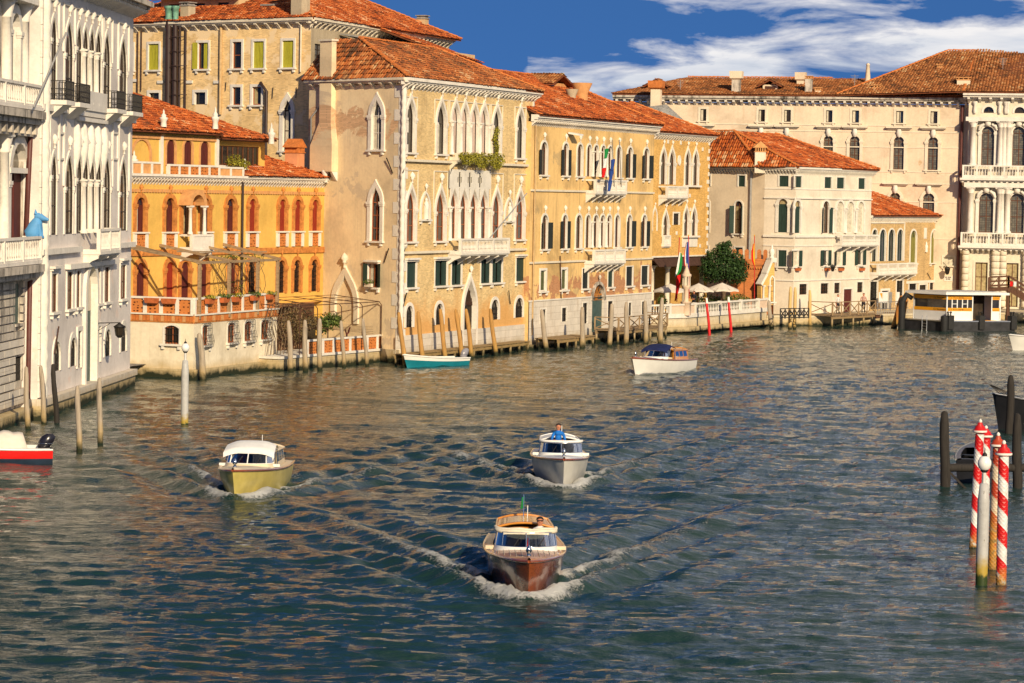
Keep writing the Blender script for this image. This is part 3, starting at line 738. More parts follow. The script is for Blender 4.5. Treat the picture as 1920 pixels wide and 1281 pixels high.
# ------------------------------------------------------------------ tiled roofs
def roof(pts, parent, mat='roof_orange', pitch=0.25, course=0.42, name='roof', over=0.12, jitter=0.02):
 """pts: planar polygon, first edge is the eave seen left to right from outside; pantiles over a deck"""
 P = [Vector(p) for p in pts]; e = (P[1] - P[0]).normalized()
 nrm = Vector((0, 0, 0))
 for i in range(len(P)): nrm += (P[i] - P[0]).cross(P[(i + 1) % len(P)] - P[0])
 nrm.normalize()
 if nrm.z < 0: nrm = -nrm
 s = nrm.cross(e).normalized()
 if s.z < 0: s = -s
 mb = MB(); mb.face(P);
 th = Vector((0, 0, -0.12)); low = [p + th for p in P]
 mb.face(low[::-1])
 for i in range(len(P)): j = (i + 1) % len(P); mb.face([P[i], low[i], low[j], P[j]])
 deck = mb.build(name, 'roof_deck', parent)
 q = np.array([[(p - P[0]).dot(e), (p - P[0]).dot(s)] for p in P])
 u = np.arange(q[:, 0].min() + pitch / 2, q[:, 0].max(), pitch); v = np.arange(-over, q[:, 1].max(), course)
 UU, VV = np.meshgrid(u, v); UU = UU.ravel(); VV = VV.ravel()
 cx, cy = UU, np.clip(VV + course * .5, 0.01, None)
 ins = np.ones(len(cx), bool); area = 0
 for i in range(len(q)): j = (i + 1) % len(q); area += q[i, 0] * q[j, 1] - q[j, 0] * q[i, 1]
 sg = 1 if area > 0 else -1
 for i in range(len(q)):
  j = (i + 1) % len(q); ins &= sg * ((q[j, 0] - q[i, 0]) * (cy - q[i, 1]) - (q[j, 1] - q[i, 1]) * (cx - q[i, 0])) > -0.02
 UU, VV = UU[ins], VV[ins]; n = len(UU)
 if n == 0: return deck
 r = pitch * 0.47; ang = np.linspace(pi, 0, 5)
 ju = RNG.normal(0, jitter * .6, n); jh = RNG.normal(0, jitter * .5, n); jl = RNG.normal(0, jitter, n); tw = RNG.normal(0, .02, n)
 V = np.zeros((n, 10, 3)); E, S, N = np.array(e), np.array(s), np.array(nrm); O = np.array(P[0])
 for k2, (dl, rr, hh) in enumerate(((0.0, r, 0.075), (course * 1.16, r * .8, 0.02))):
  for k, a in enumerate(ang):
   uu = UU + ju + rr * cos(a) + tw * dl; ss = VV + jl + dl; hn = hh + jh + rr * .62 * sin(a)
   V[:, k2 * 5 + k] = O + uu[:, None] * E + ss[:, None] * S + hn[:, None] * N
 b = (np.arange(n) * 10)[:, None]
 fs = [b + np.array([[k, k + 1, k + 6, k + 5]]) for k in range(4)] + [b + np.array([[0, 1, 2, 3]])[:, [0, 1, 2, 3]]]
 faces = np.concatenate(fs[:4]); end = b + np.array([[4, 3, 2, 1, 0]])
 me = bpy.data.meshes.new('roof_tiles')
 off = np.array(wloc(parent)) if parent else 0
 me.from_pydata((V.reshape(-1, 3) - off).tolist(), [], faces.tolist() + end.tolist())
 rnd = RNG.random(n); fr = np.concatenate([rnd] * 4 + [rnd * .5])
 at = me.attributes.new('rnd', 'FLOAT', 'FACE'); at.data.foreach_set('value', fr.astype(np.float32))
 me.polygons.foreach_set('use_smooth', np.concatenate([np.ones(n * 4, bool), np.zeros(n, bool)]))
 me.materials.append(M[mat]); me.update()
 o = bpy.data.objects.new('roof_tiles', me); COL.objects.link(o); o.parent = deck; o['kind'] = 'stuff'
 return deck
def ridge(a, b, parent, mat='terracotta', r=0.15):
 a, b = Vector(a), Vector(b); L = (b - a).length; n = max(1, int(L / .42)); mb = MB(); d = (b - a) / n
 side = d.cross(Vector((0, 0, 1))).normalized(); up = side.cross(d).normalized()
 for i in range(n):
  p = a + d * i; q = p + d * 1.1; h = random.uniform(-.012, .012)
  R = [[p + side * (r * cos(t)) + up * (r * .8 * sin(t) + .10 + h) for t in np.linspace(0, pi, 6)], [q + side * (r * .85 * cos(t)) + up * (r * .66 * sin(t) + .08 + h) for t in np.linspace(0, pi, 6)]]
  mb.grid(R); mb.face(R[0])
 return mb.build('ridge_tiles', mat, parent, kind='stuff')
def pitched(poly_eave, ridge_pts, faces, parent, mat, **kw):
 pass
def chimney(root, p, w, dth, h, mat='plaster_tan_grey', cap='terracotta', kind='box', name='chimney', rz=0.0, own=True):
 """p = world base centre; as a part of its building"""
 x, y, z = p; f = Fac(x, y, 90 - math.degrees(rz)); mb = MB()
 if kind == 'bell':
  mb.lathe(p, [(w * .38, 0), (w * .38, h * .55), (w * .62, h * .98), (w * .62, h)], 14)
 else: mb.fb(f, -w / 2, w / 2, -dth / 2, dth / 2, z, z + h)
 o = mb.build(name, mat, root); m2 = MB()
 if kind == 'box':
  m2.fb(f, -w / 2 - .06, w / 2 + .06, -dth / 2 - .06, dth / 2 + .06, z + h + .001, z + h + .08)
  for a in (-1, 0, 1): m2.fb(f, a * w * .36 - .05, a * w * .36 + .05, -dth / 2 + .02, dth / 2 - .02, z + h + .081, z + h + .22)
  m2.fb(f, -w / 2 - .08, w / 2 + .08, -dth / 2 - .08, dth / 2 + .08, z + h + .221, z + h + .29)
 elif kind == 'gable':
  for a in (-2, -1, 0, 1, 2): m2.fb(f, a * w * .21 - .045, a * w * .21 + .045, -dth / 2 - .03, dth / 2 + .03, z + h + .06, z + h + .36)
  m2.fb(f, -w / 2 - .07, w / 2 + .07, -dth / 2 - .07, dth / 2 + .07, z + h + .001, z + h + .06)
  g = [(-w * .72, z + h + .361), (w * .72, z + h + .361), (0, z + h + .361 + w * .62)]; m2.prism(f, g, -dth / 2 - .1, dth / 2 + .1, True)
 elif kind == 'flare':
  r0, r1 = w * .5, w * .78
  P = lambda s_, z_: [f.pt(-s_, s_ * dth / w, z_), f.pt(s_, s_ * dth / w, z_), f.pt(s_, -s_ * dth / w, z_), f.pt(-s_, -s_ * dth / w, z_)]
  m2.hexa(P(r0 * 1.02, z + h + .001) + P(r1, z + h + .16)); m2.hexa(P(r1 * .95, z + h + .163) + P(r1, z + h + .85))
 if m2.v: m2.build('chimney_cap', cap, o)
 return o
# ------------------------------------------------------------------ reference planes
pA = gnd(85, 780); fA = Fac(pA.x, pA.y, 2.7)
pD = gnd(750, 682); fD = Fac(pD.x, pD.y, 22.2); fDs = Fac(pD.x, pD.y, 136.4)
pC = fDs.pt(fDs.U(606, 500), 0, 0); fC = Fac(pC.x, pC.y, 26.7)
pT = gnd(362, 711); fT = Fac(pT.x, pT.y, 18.8); fTl = Fac(pT.x, pT.y, 113.3)
pB = Vector((-14.08, 192.0, 0)); fB = Fac(pB.x, pB.y, 126.2); fBs = Fac(pB.x, pB.y, 20.3)
pE = gnd(993, 655); fE = Fac(pE.x, pE.y, 23.4)
def body(root, pts, z0, z1, mat, name='wall'):
 """plain side and rear walls through a list of plan points (open chain)"""
 mb = MB(); L = 0
 for a, b in zip(pts, pts[1:]):
  a = Vector((a[0], a[1], 0)); b = Vector((b[0], b[1], 0)); l = (b - a).length; up = lambda p, z: p + Vector((0, 0, z))
  mb.face([up(a, z0), up(b, z0), up(b, z1), up(a, z1)], [(L, z0), (L + l, z0), (L + l, z1), (L, z1)]); L += l
 return mb.build(name, mat, root)
# ================================================================== A: white gothic palazzo, far left
def build_A():
 f = fA; uL, uR = f.U(71, 600), f.U(244.5, 600); zt = f.Z(240, 14)
 root = thing('palazzo', f.pt((uL + uR) / 2, -4, 0), 'tall white gothic palazzo with grey plaster bays and iron balconies, left edge', 'palazzo')
 top = row(f, 97, 31, 186, 'lancet', [(94.5, 105), (121, 136), (142, 152.5), (154, 164.5), (166, 176.5), (178, 189), (193, 206), (223, 237)], 120)
 mid = row(f, 97, 288, 441, 'lancet', [(94.5, 105), (121, 136), (142, 152.5), (154, 164.5), (166, 176.5), (178, 189), (193, 206), (223, 237)], 380)
 mez = row(f, 101, 513, 585, 'rect', [(96, 106), (125, 135), (142.5, 149.5), (180, 187), (195, 204), (225, 235)], 545)
 lowa = row(f, 106, 640, 696, 'round', [(99.5, 112), (130.5, 141.5), (195.5, 206.5), (225.5, 236)], 660)
 lowr = row(f, 148, 620, 690, 'rect', [(144.5, 151.5), (180.5, 187.5)], 650)
 dz0, dz1 = f.Z(168, 745), f.Z(168, 500)
 door = Op(f.U(158.5), f.U(178), 0.55, dz1, 'round')
 sp = 9.0
 wall(f, uL, uR, 0.95, zt, top + mid + mez + lowa + lowr + [door], 'plaster_grey_white', root, 0.5)
 q = lambda d: [f.pt(uL, d, 0), f.pt(uR, d, 0)]
 body(root, [f.pt(uR, 0, 0), f.pt(uR, -13, 0), f.pt(uL, -13, 0), f.pt(uL, 0, 0)], -1, zt, 'plaster_grey_white')
 MB().fb(f, uL - .1, uR + .05, -.4, .30, -1.2, .62).build('foundation', 'stone_base', root)
 MB().fb(f, uL - .1, uR + .07, -.4, .42, .62, .94).build('plinth', 'stone_base_white', root)
 for grp, fin in ((top, 1.1), (mid, 1.0)):
  ops_windows(f, root, grp, trim=0.24, tmat='stone_white', proud=0.06, finial=0.7, caps=True, depth=0.13, pane='glass_warm', fmat='frame_dark', muntins=(1, 2), sill=False)
 ops_windows(f, root, mez, trim=0.22, tmat='stone_white', proud=0.06, depth=0.18, fmat='frame_brown', pane='glass', muntins=(1, 1), hood=True)
 ops_windows(f, root, lowa, trim=0.28, tmat='stone_clean', proud=0.06, depth=0.2, fmat='frame_dark', bars=True, sill=False)
 ops_windows(f, root, lowr, trim=0.22, tmat='stone_white', proud=0.08, depth=0.45, fmat='frame_dark', bars=True, sill=False)
 w = window(f, door, root, trim=0.4, tmat='stone_white', proud=0.18, depth=0.5, fill='none', sill=False)
 w.name = 'portal'
 m = MB(); m.fb(f, door.u0, door.u1, -.24, -.20, .55, f.Z(168, 585)); m.build('door', 'door_green', w)
 m = MB(); leafpoly(m, f, Op(door.u0, door.u1, f.Z(168, 584), door.z1, 'round'), door.u0, door.u1, -.24, -.18); m.build('lunette', 'stone_cream', w)
 for grp in (top, mid):
  for i, o in enumerate(grp):
   if i in (3, 4, 5): continue
   o2 = grp[5] if i == 2 else o
   zt2 = o.z1 + 2.0 if grp is mid else min(zt - .9, o.z1 + 1.6)
   u0, u1 = o.u0 - .5, o2.u1 + .5; z0 = o.zs + .1; m = MB()
   for (a, b, c, e) in ((u0, u0 + .12, z0, zt2), (u1 - .12, u1, z0, zt2), (u0 + .12, u1 - .12, zt2 - .12, zt2)): m.fb(f, a, b, 0, .1, c, e)
   m.build('panel_moulding', 'stone_white', root)
 g = mid[2:6]; m = MB(); zt2 = g[0].z1 + 1.75
 for i in range(5):
  uu = g[0].u0 - .3 + (g[-1].u1 - g[0].u0 + .6) * i / 4
  m.lathe(f.pt(uu, .03, g[0].z1 - .9), [(.04, 0), (.16, .5), (.3, 1.2), (.3, 1.9), (.2, 2.4), (.06, 2.6)], 8)
 m.fb(f, g[0].u0 - .5, g[-1].u1 + .5, 0, .26, zt2, zt2 + .2)
 m.build('tracery', 'stone_white', root)
 for grp in (top, mid): columns(f, root, [(a.u1 + b.u0) / 2 for a, b in zip(grp[2:5], grp[3:6])], grp[2].z0, grp[2].zs, .08, .16)
 for a, b in ((108, 118), (208.5, 219.5)):
  u0, u1 = f.U(a, 300), f.U(b, 300); z0, z1 = f.Z((a + b) / 2, 300), f.Z((a + b) / 2, 248); m = MB()
  for (p_, q_, c, e) in ((u0, u0 + .1, z0, z1), (u1 - .1, u1, z0, z1), (u0 + .1, u1 - .1, z1 - .1, z1), (u0 + .1, u1 - .1, z0, z0 + .1)): m.fb(f, p_, q_, 0, .08, c, e)
  m.build('panel_moulding', 'stone_white', root)
 zz = f.Z(92, 197); band(f, uL, uR, zz, .3, root, proj=.22)
 zz2 = f.Z(95, 466); band(f, uL, f.U(146), zz2, .28, root, proj=.25); band(f, f.U(211), uR + .1, zz2, .28, root, proj=.25)
 z3 = f.Z(170, 483); band(f, f.U(122), f.U(214), f.Z(130, 495), .25, root, proj=.3)
 cornice(f, uL, uR + .3, zt + .4, root, 1.1, .6, 'stone_dirty', .55, 'stone_white')
 n = 26; H = zt - 1.0
 for i in range(n):
  z0 = 1.0 + H * i / n; MB().fb(f, uL + .02, uL + 1.45 + (i % 2) * .12, .003, .10, z0 + .01, z0 + H / n - .01).build('quoin', 'stone_white', root)
 m = MB(); pts = [f.pt(uL + .55, .12, 1.0 + H * i / 60) for i in range(61)]
 m.tube(pts, [.26 + .035 * sin(i * 2.4) for i in range(61)], 8); m.build('corner_shaft', 'stone_clean', root)
 for xa, xb in ((95, 106), (121, 137), (193, 206), (223, 238)):
  u0, u1 = f.U(xa, 180) - .35, f.U(xb, 180) + .35; zb = f.Z((xa + xb) / 2, 0) ; zb = zz + .25
  m = MB(); m.fb(f, u0, u1, 0, .85, zb - .22, zb); m.hexa([f.pt(u0 + .2, .02, zb - .8), f.pt(u1 - .2, .02, zb - .8), f.pt(u1 - .2, 0, zb - .8), f.pt(u0 + .2, 0, zb - .8), f.pt(u0 + .1, .7, zb - .22), f.pt(u1 - .1, .7, zb - .22), f.pt(u1 - .1, 0, zb - .22), f.pt(u0 + .1, 0, zb - .22)])
  b = m.build('balconette', 'stone_white', root); m = MB()
  def grille(a, c, along, fixed):
   k = max(3, int((c - a) / .14))
   for i in range(k + 1):
    t = a + (c - a) * i / k
    p = f.pt(t, fixed, 0) if along == 'u' else f.pt(fixed, t, 0)
    m.bar(p + Vector((0, 0, zb)), p + Vector((0, 0, zb + .95)), .025)
   for zc in (.06, .3, .55, .93):
    if along == 'u': m.fb(f, a, c, fixed - .015, fixed + .015, zb + zc - .02, zb + zc + .02)
    else: m.fb(f, fixed - .015, fixed + .015, a, c, zb + zc - .02, zb + zc + .02)
  grille(u0 + .05, u1 - .05, 'u', .8); grille(.05, .8, 'd', u0 + .05); grille(.05, .8, 'd', u1 - .05)
  m.build('railing', 'iron', b)
 balcony(f, root, f.U(156, 470), f.U(196, 470), f.Z(170, 470), 1.15, .9, 'stone_white', .3, 3, 3)
 m = MB(); m.fb(f, f.U(151, 200), f.U(191, 200), 0, .3, zz, zz + 1.0); m.build('parapet_panel', 'stone_white', root)
 for x, y0, y1 in ((102, 613, 663),):
  u, z0 = f.uz(x - 4, y1); MB().bar(f.pt(u, .12, z0), f.pt(u + .9, .12, f.Z(x, y0)), .06).build('wall_tie', 'iron_rust', root)
 z = zt + .35; q = 3.2
 R = [f.pt(uL, .9, z), f.pt(uR + .3, .9, z), f.pt(uR - 3, -6, z + q), f.pt(uL, -6, z + q)]
 roof(R, root, 'roof_orange'); roof([f.pt(uR + .3, .9, z), f.pt(uR + .3, -13, z), f.pt(uR - 3, -6, z + q)], root, 'roof_orange')
 lt = thing('wall_lantern', f.pt(f.U(178, 605), 0, f.Z(178, 606)), 'black iron lantern on a bracket beside the white palazzo portal', 'lantern')
 u, z = f.uz(178, 606); m = MB(); m.bar(f.pt(u, 0, z), f.pt(u, 1.35, z + .05), .05); m.bar(f.pt(u, 0, z - .5), f.pt(u, .8, z), .03); m.build('bracket', 'iron', lt)
 m = MB(); c = f.pt(u, 1.3, z - .75); m.lathe(c, [(.08, 0), (.2, .12), (.28, .55), (.34, .58), (.1, .75), (.02, .82)], 6); m.build('lamp_housing', 'iron', lt)
 m = MB(); m.lathe(c + Vector((0, 0, .14)), [(.215, 0), (.285, .38)], 6); m.build('pane', 'glass_warm', lt)
build_A()
# ================================================================== Z: rusticated palazzo cut by the left edge
def build_Z():
 f = fA.off(-0.75); uR = fA.U(71, 600) - .02; uL = f.U(-70, 600); zt = f.Z(70, -60)
 root = thing('palazzo', f.pt((uL + uR) / 2, -4, 0), 'rusticated stone palazzo with columns and balustrades cut by left edge', 'palazzo')
 arch2 = Op(f.U(15, 100), f.U(31, 100), f.Z(24, 170), f.Z(23, 24), 'round')
 door1 = Op(f.U(13, 400), f.U(46, 400), f.Z(30, 455), f.Z(30, 268), 'round')
 g1 = Op(f.U(23, 570), f.U(36, 570), f.Z(29, 607), f.Z(29, 533)); g2 = Op(f.U(24, 690), f.U(40, 690), f.Z(32, 715), f.Z(32, 668))
 wall(f, uL, uR, .6, zt, [arch2, door1, g1, g2], 'stone_dirty', root, .5)
 body(root, [f.pt(uR, 0, 0), f.pt(uR, -10, 0)], -1, zt, 'stone_dirty')
 MB().fb(f, uL, uR, -.3, .6, -1.2, .55).build('foundation', 'stone_base', root)
 window(f, arch2, root, trim=.4, proud=.2, depth=.5, pane='glass_warm', fmat='frame_dark', muntins=(0, 3), caps=True, sill=False)
 w = window(f, door1, root, trim=.45, proud=.2, depth=.5, fill='none', caps=True, sill=False)
 for a, b in ((door1.u0, (door1.u0 + door1.u1) / 2 - .25), ((door1.u0 + door1.u1) / 2 + .1, door1.u1)):
  MB().fb(f, a, b, -.2, -.12, door1.z0, f.Z(30, 325)).build('shutter', 'shutter_maroon', w)
 MB().fb(f, door1.u0, door1.u1, -.26, -.23, door1.z0, door1.z1).build('pane', 'glass', w)
 m = MB(); m.fb(f, door1.u0 - .3, door1.u1 + .3, -.3, .25, f.Z(30, 325), f.Z(30, 315)); m.build('transom', 'stone_white', w)
 window(f, g1, root, trim=.0, fill='shut', smat='door_green', depth=.4, sill=True, sillmat='stone_dirty')
 window(f, g2, root, trim=.12, fill='glass', depth=.4, bars=True, sill=False, fmat='frame_dark', tmat='stone_dirty')
 z0, z1 = 0.75, f.Z(60, 522); n = 15; hgt = (z1 - z0) / n
 for i in range(n):
  za, zb = z0 + hgt * i + .04, z0 + hgt * (i + 1) - .04; cuts = [uR - .1 - k * 2.1 - (i % 2) * 1.05 for k in range(6)]
  cuts = [uR - .05] + [c for c in cuts if c < uR - .4]
  for a, b in zip(cuts[1:], cuts):
   if b < uL: continue
   segs = [(max(a, uL), b)]
   for o in (g1, g2):
    if o.z0 - .1 < zb and o.z1 + .1 > za:
     ns = []
     for s0, s1 in segs:
      if o.u1 + .1 < s0 or o.u0 - .1 > s1: ns.append((s0, s1)); continue
      if o.u0 - .1 - s0 > .2: ns.append((s0, o.u0 - .1))
      if s1 - o.u1 - .1 > .2: ns.append((o.u1 + .1, s1))
     segs = ns
   for s0, s1 in segs:
    m = MB(); e = .05; P = f.pt
    m.hexa([P(s0, .17, za), P(s1 - .05, .17, za), P(s1 - .05, 0, za), P(s0, 0, za), P(s0, .17, zb), P(s1 - .05, .17, zb), P(s1 - .05, 0, zb), P(s0, 0, zb)])
    m.build('stone', 'stone_dirty' if i > 7 else 'stone_base_white', root)
 for yb, ye, yr in ((212, 258, 171), (493, 521, 449)):
  zb = f.Z(60, yb); ze = f.Z(60, ye)
  m = MB(); m.fb(f, uL, uR + .12, 0, 1.05, zb - .35, zb); m.fb(f, uL, uR + .08, 0, .8, zb - .62, zb - .353); m.fb(f, uL, uR, 0, .5, ze, zb - .623); m.build('entablature', 'stone_dirty', root)
  h = f.Z(60, yr) - zb
  balcony(f, root, uL, uR + .05, zb + .2, h, .95, 'stone_white', .38, 4, 0)
  for k in range(8):
   u = uR - .3 - k * 1.25; MB().fb(f, u - .15, u + .15, .003, .7, ze + .1, zb - .66).build('bracket', 'stone_dirty', root)
 for zb, ztp, lst in ((f.Z(60, 212) + .2, f.Z(60, 15), (4, 37, 60)), (f.Z(60, 493) + .2, f.Z(60, 258), (2, 55, 66))):
  columns(f, root, [f.U(x, 350) for x in lst], zb, ztp, .12, .27, 'stone_white', .8)
 m = MB(); m.fb(f, uL, uR + .1, 0, .7, f.Z(60, 2), f.Z(60, 15)); m.build('entablature', 'stone_white', root)
 m = MB(); m.tube([f.pt(uR - .1, .12, zt), f.pt(uR - .1, .12, f.Z(68, 207)), f.pt(uR + .6, .95, f.Z(68, 215)), f.pt(uR + .6, .95, f.Z(68, 228)), f.pt(uR - .05, .35, f.Z(68, 238)), f.pt(uR, .12, f.Z(70, 470)), f.pt(uR + .6, .95, f.Z(72, 484)), f.pt(uR + .6, .95, f.Z(72, 505)), f.pt(uR + .05, .35, f.Z(72, 525)), f.pt(uR + .05, .3, .8)], .13, 8)
 m.build('downpipe', 'pipe_brown', root)
 MB().tube([f.pt(f.U(22, 165) - 1.2, 1.3, f.Z(8, 200)), f.pt(f.U(22, 165) + 2.0, 2.1, f.Z(40, 60))], .05, 6).build('flagpole', 'pipe_grey', root)
build_Z()
def blue_dog():
 f = fA.off(-.75); u = f.U(44, 440); zb = f.Z(49, 449) + .12
 c = f.pt(u, .75, zb)
 sp = thing('statue', c, 'bright blue sitting wolf statue on the stone balustrade', 'statue')
 m = MB(); P = lambda a, b, z: c + f.n * (a * .8 - .1) + f.u * b + Vector((0, 0, z * .8))
 m.tube([P(-.35, 0, .0), P(-.3, 0, .25), P(-.12, 0, .62), P(0, 0, .95), P(.05, 0, 1.15)], [.34, .42, .36, .27, .18], 10); m.build('body', 'sign_blue', sp)
 m = MB(); m.tube([P(-.12, 0, 1.22), P(.08, 0, 1.25), P(.4, 0, 1.12), P(.68, 0, 1.04)], [.16, .22, .13, .06], 8)
 for s in (-.1, .1): m.tube([P(-.05, s, 1.38), P(-.08, s * 1.2, 1.66)], [.1, .015], 5)
 m.build('head', 'sign_blue', sp)
 for s in (-.14, .14): MB().tube([P(.1, s, .8), P(.2, s, .4), P(.24, s, 0), P(.38, s, .03)], [.14, .1, .09, .07], 7).build('leg', 'sign_blue', sp)
blue_dog()
# ================================================================== B: tall tan house behind
def build_B():
 f = fB; fs = fBs; uL = f.U(232, 100) - 3; uS = fs.U(842, 90); zt = f.Z(560, 44)
 root = thing('house', f.pt(-8, -5, 0), 'tall tan brick house with lime shutters rising behind the yellow house', 'house')
 hi = row(f, 540, 76, 127, 'rect', [(237, 250), (278.5, 298.5), (371.5, 391), (436, 453.5), (475, 495.5), (529.5, 551)])
 lo = row(f, 380, 173, 196, 'rect', [(279.5, 299), (365, 386)]); lo2 = row(f, 460, 163, 197, 'rect', [(436, 452), (473, 490.5)])
 go = row(f, 540, 186, 283, 'ogee', [(531.5, 547)])
 wall(f, uL, 0, 2, zt, hi + lo + lo2 + go, 'brick_tan', root, .4)
 sw = [Op(fs.U(590, 98), fs.U(607, 98), fs.Z(598, 114), fs.Z(598, 83))]
 wall(fs, 0, uS, 2, zt, sw, 'plaster_tan_grey', root, .4)
 D = 18.0; c1 = fs.pt(uS, 0, 0); back = fs.u.copy()
 body(root, [c1, c1 + f.u * uL, f.pt(uL, 0, 0)], 2, zt, 'plaster_tan_grey')
 for i, o in enumerate(hi):
  if i == 2: window(f, o, root, trim=.16, fill='open', leaves='left', pane='glass', smat='shutter_lime', sill=True, fmat='frame_red', muntins=(0, 0), leafw=.42)
  elif i == 3: window(f, o, root, trim=.18, fill='glass', fmat='frame_red', muntins=(0, 1), sill=True)
  else: window(f, o, root, trim=.16, fill='shut', smat='shutter_lime', sill=True)
 o = hi[2]; w = MB().fb(f, o.u0 + o.w * .5, o.u1, -.1, -.05, o.z0, o.z1).build('shutter', 'shutter_lime', root)
 ops_windows(f, root, lo, trim=.18, fill='glass', fmat='frame_dark', muntins=(0, 0), sill=False, depth=.5)
 ops_windows(f, root, lo2, trim=.18, fill='glass', fmat='frame_red', muntins=(0, 0), sill=True)
 ops_windows(f, root, go, trim=.3, fill='glass', fmat='frame_dark', caps=True, muntins=(0, 2), curtain='curtain', sill=True, proud=.1)
 ops_windows(fs, root, sw, trim=0, fill='glass', fmat='frame_dark', sill=False)
 cornice(f, uL, .5, zt + .35, root, .55, .38, 'stone_cream', .95)
 cornice(fs, -.5, uS, zt + .347, root, .55, .38, 'stone_cream', .8)
 z = zt + .36; e = .6; tan_ = math.tan(radians(21)); W = -uL
 A0, A1, A2, A3 = f.pt(uL, 0, 0) + f.n * e, pB + f.n * e + fs.n * e, c1 + fs.n * e - f.n * e, c1 + f.u * uL - f.n * e
 hgt = 4.4; ap1 = pB + fs.u * (uS / 2) + f.u * (-9); ap2 = pB + fs.u * (uS / 2) + f.u * (uL + 9)
 Z = lambda p, z_: Vector((p.x, p.y, z_))
 roof([Z(A0, z), Z(A1, z), Z(ap1, z + hgt), Z(ap2, z + hgt)], root, 'roof_orange')
 roof([Z(A1, z), Z(A2, z), Z(ap1, z + hgt)], root, 'roof_orange')
 ridge(Z(A1, z), Z(ap1, z + hgt), root); ridge(Z(A2, z), Z(ap1, z + hgt), root)
 p = f.off(-3.0); u0, u1 = p.U(302, 15), p.U(447, 15); zb = z + .9; zt2 = p.Z(380, -4)
 ops = [Op(p.U(a, 15), p.U(b, 15), p.Z(380, 21), p.Z(380, 6)) for a, b in ((316, 337), (363, 384), (408, 429))]
 wall(p, u0, u1, zb - .5, zt2, ops, 'plaster_tan', root, .5, name='dormer')
 body(root, [p.pt(u1, 0, 0), p.pt(u1, -5, 0)], zb - .5, zt2, 'plaster_tan', 'dormer'); body(root, [p.pt(u0, -5, 0), p.pt(u0, 0, 0)], zb - .5, zt2, 'plaster_tan', 'dormer')
 ops_windows(p, root, ops, trim=0, fill='glass', fmat='frame_dark', sill=False, muntins=(0, 0), depth=.5)
 roof([p.pt(u0 - .4, .6, zt2), p.pt(u1 + .4, .6, zt2), p.pt(u1 + .4, -5, zt2 + 1.2), p.pt(u0 - .4, -5, zt2 + 1.2)], root, 'roof_orange')
 def on_f(px, py, d=-1.0): q = f.off(d); u, zz = q.uz(px, py); return q.pt(u, 0, zz)
 chimney(root, on_f(352, 45, -.6), .75, .75, f.Z(352, 17) - f.Z(352, 45) + .2, 'plaster_tan_grey', 'stone_grey', rz=f.rz)
 chimney(root, on_f(563, 45, -.3), .95, .9, 4.2, 'plaster_tan_grey', 'stone_grey', rz=f.rz)
 q = fs.off(-1.5); u, zz = q.uz(792, 62); chimney(root, q.pt(u, 0, zz - .3), .72, .72, 1.35, 'plaster_tan', 'stone_grey', rz=fs.rz)
 m = MB()
 for x, r, ye in ((321, .24, 212), (333.5, .2, 212), (342, .09, 205)):
  u, z0 = f.uz(x, ye + 12); pz = f.Z(x, 36 if r > .1 else 52)
  MB().tube([f.pt(u, .35, z0 - 4), f.pt(u, .35, pz)], r, 10).build('flue', 'pipe_dark', root)
  if r > .1: MB().lathe(f.pt(u, .35, pz - .05), [(r * 1.15, 0), (r * 1.15, .1), (r * 1.02, .15), (r * 1.2, .75), (r * 1.5, .8), (r * 1.4, .95)], 10).build('flue_cap', 'verdigris', root)
 for yy in range(70, 205, 27):
  u0, zz = f.uz(336, yy); MB().tube([f.pt(u0 - .3, .62, zz), f.pt(u0 + .7, .5, zz), f.pt(u0 + .72, .0, zz)], .03, 5).build('flue_ring', 'pipe_dark', root)
 for x, y0, y1, mt, r in ((351, 52, 215, 'pipe_dark', .07), (261, 60, 205, 'iron_rust', .05), (268, 58, 170, 'iron_rust', .04), (417, 52, 215, 'pipe_tan', .11), (567, 46, 135, 'stone_cream', .06)):
  u, z1 = f.uz(x, y0); MB().tube([f.pt(u, .14, f.Z(x, y1)), f.pt(u, .14, z1)], r, 7).build('downpipe', mt, root)
 u, z1 = f.uz(490, 157); MB().tube([f.pt(u, .1, z1), f.pt(u + .25, .35, z1 + .05), f.pt(u + .8, .35, f.Z(503, 172)), f.pt(u + .8, .35, f.Z(503, 300))], .11, 7).build('downpipe', 'pipe_dark', root)
 for x, y in ((253, 151), (302, 154), (356, 154), (408, 154)):
  u, zz = f.uz(x, y); MB().fb(f, u - .3, u + .3, .001, .12, zz - .1, zz + .1).build('stone_tie', 'stone_clean', root)
 for x, y0, y1 in ((512, 164, 184), (556, 164, 184), (424, 154, 170)):
  u, z0 = f.uz(x, y1); MB().bar(f.pt(u, .08, z0), f.pt(u + .05, .08, f.Z(x, y0)), .05).build('wall_tie', 'iron', root)
 for x, y in ((265, 22), (505, 14)):
  q = f.off(-2.6); u, zz = q.uz(x, y); MB().fb(q, u - .6, u + .6, -.3, .3, zz + .1, zz + .22).build('roof_light', 'stone_grey', root)
build_B()
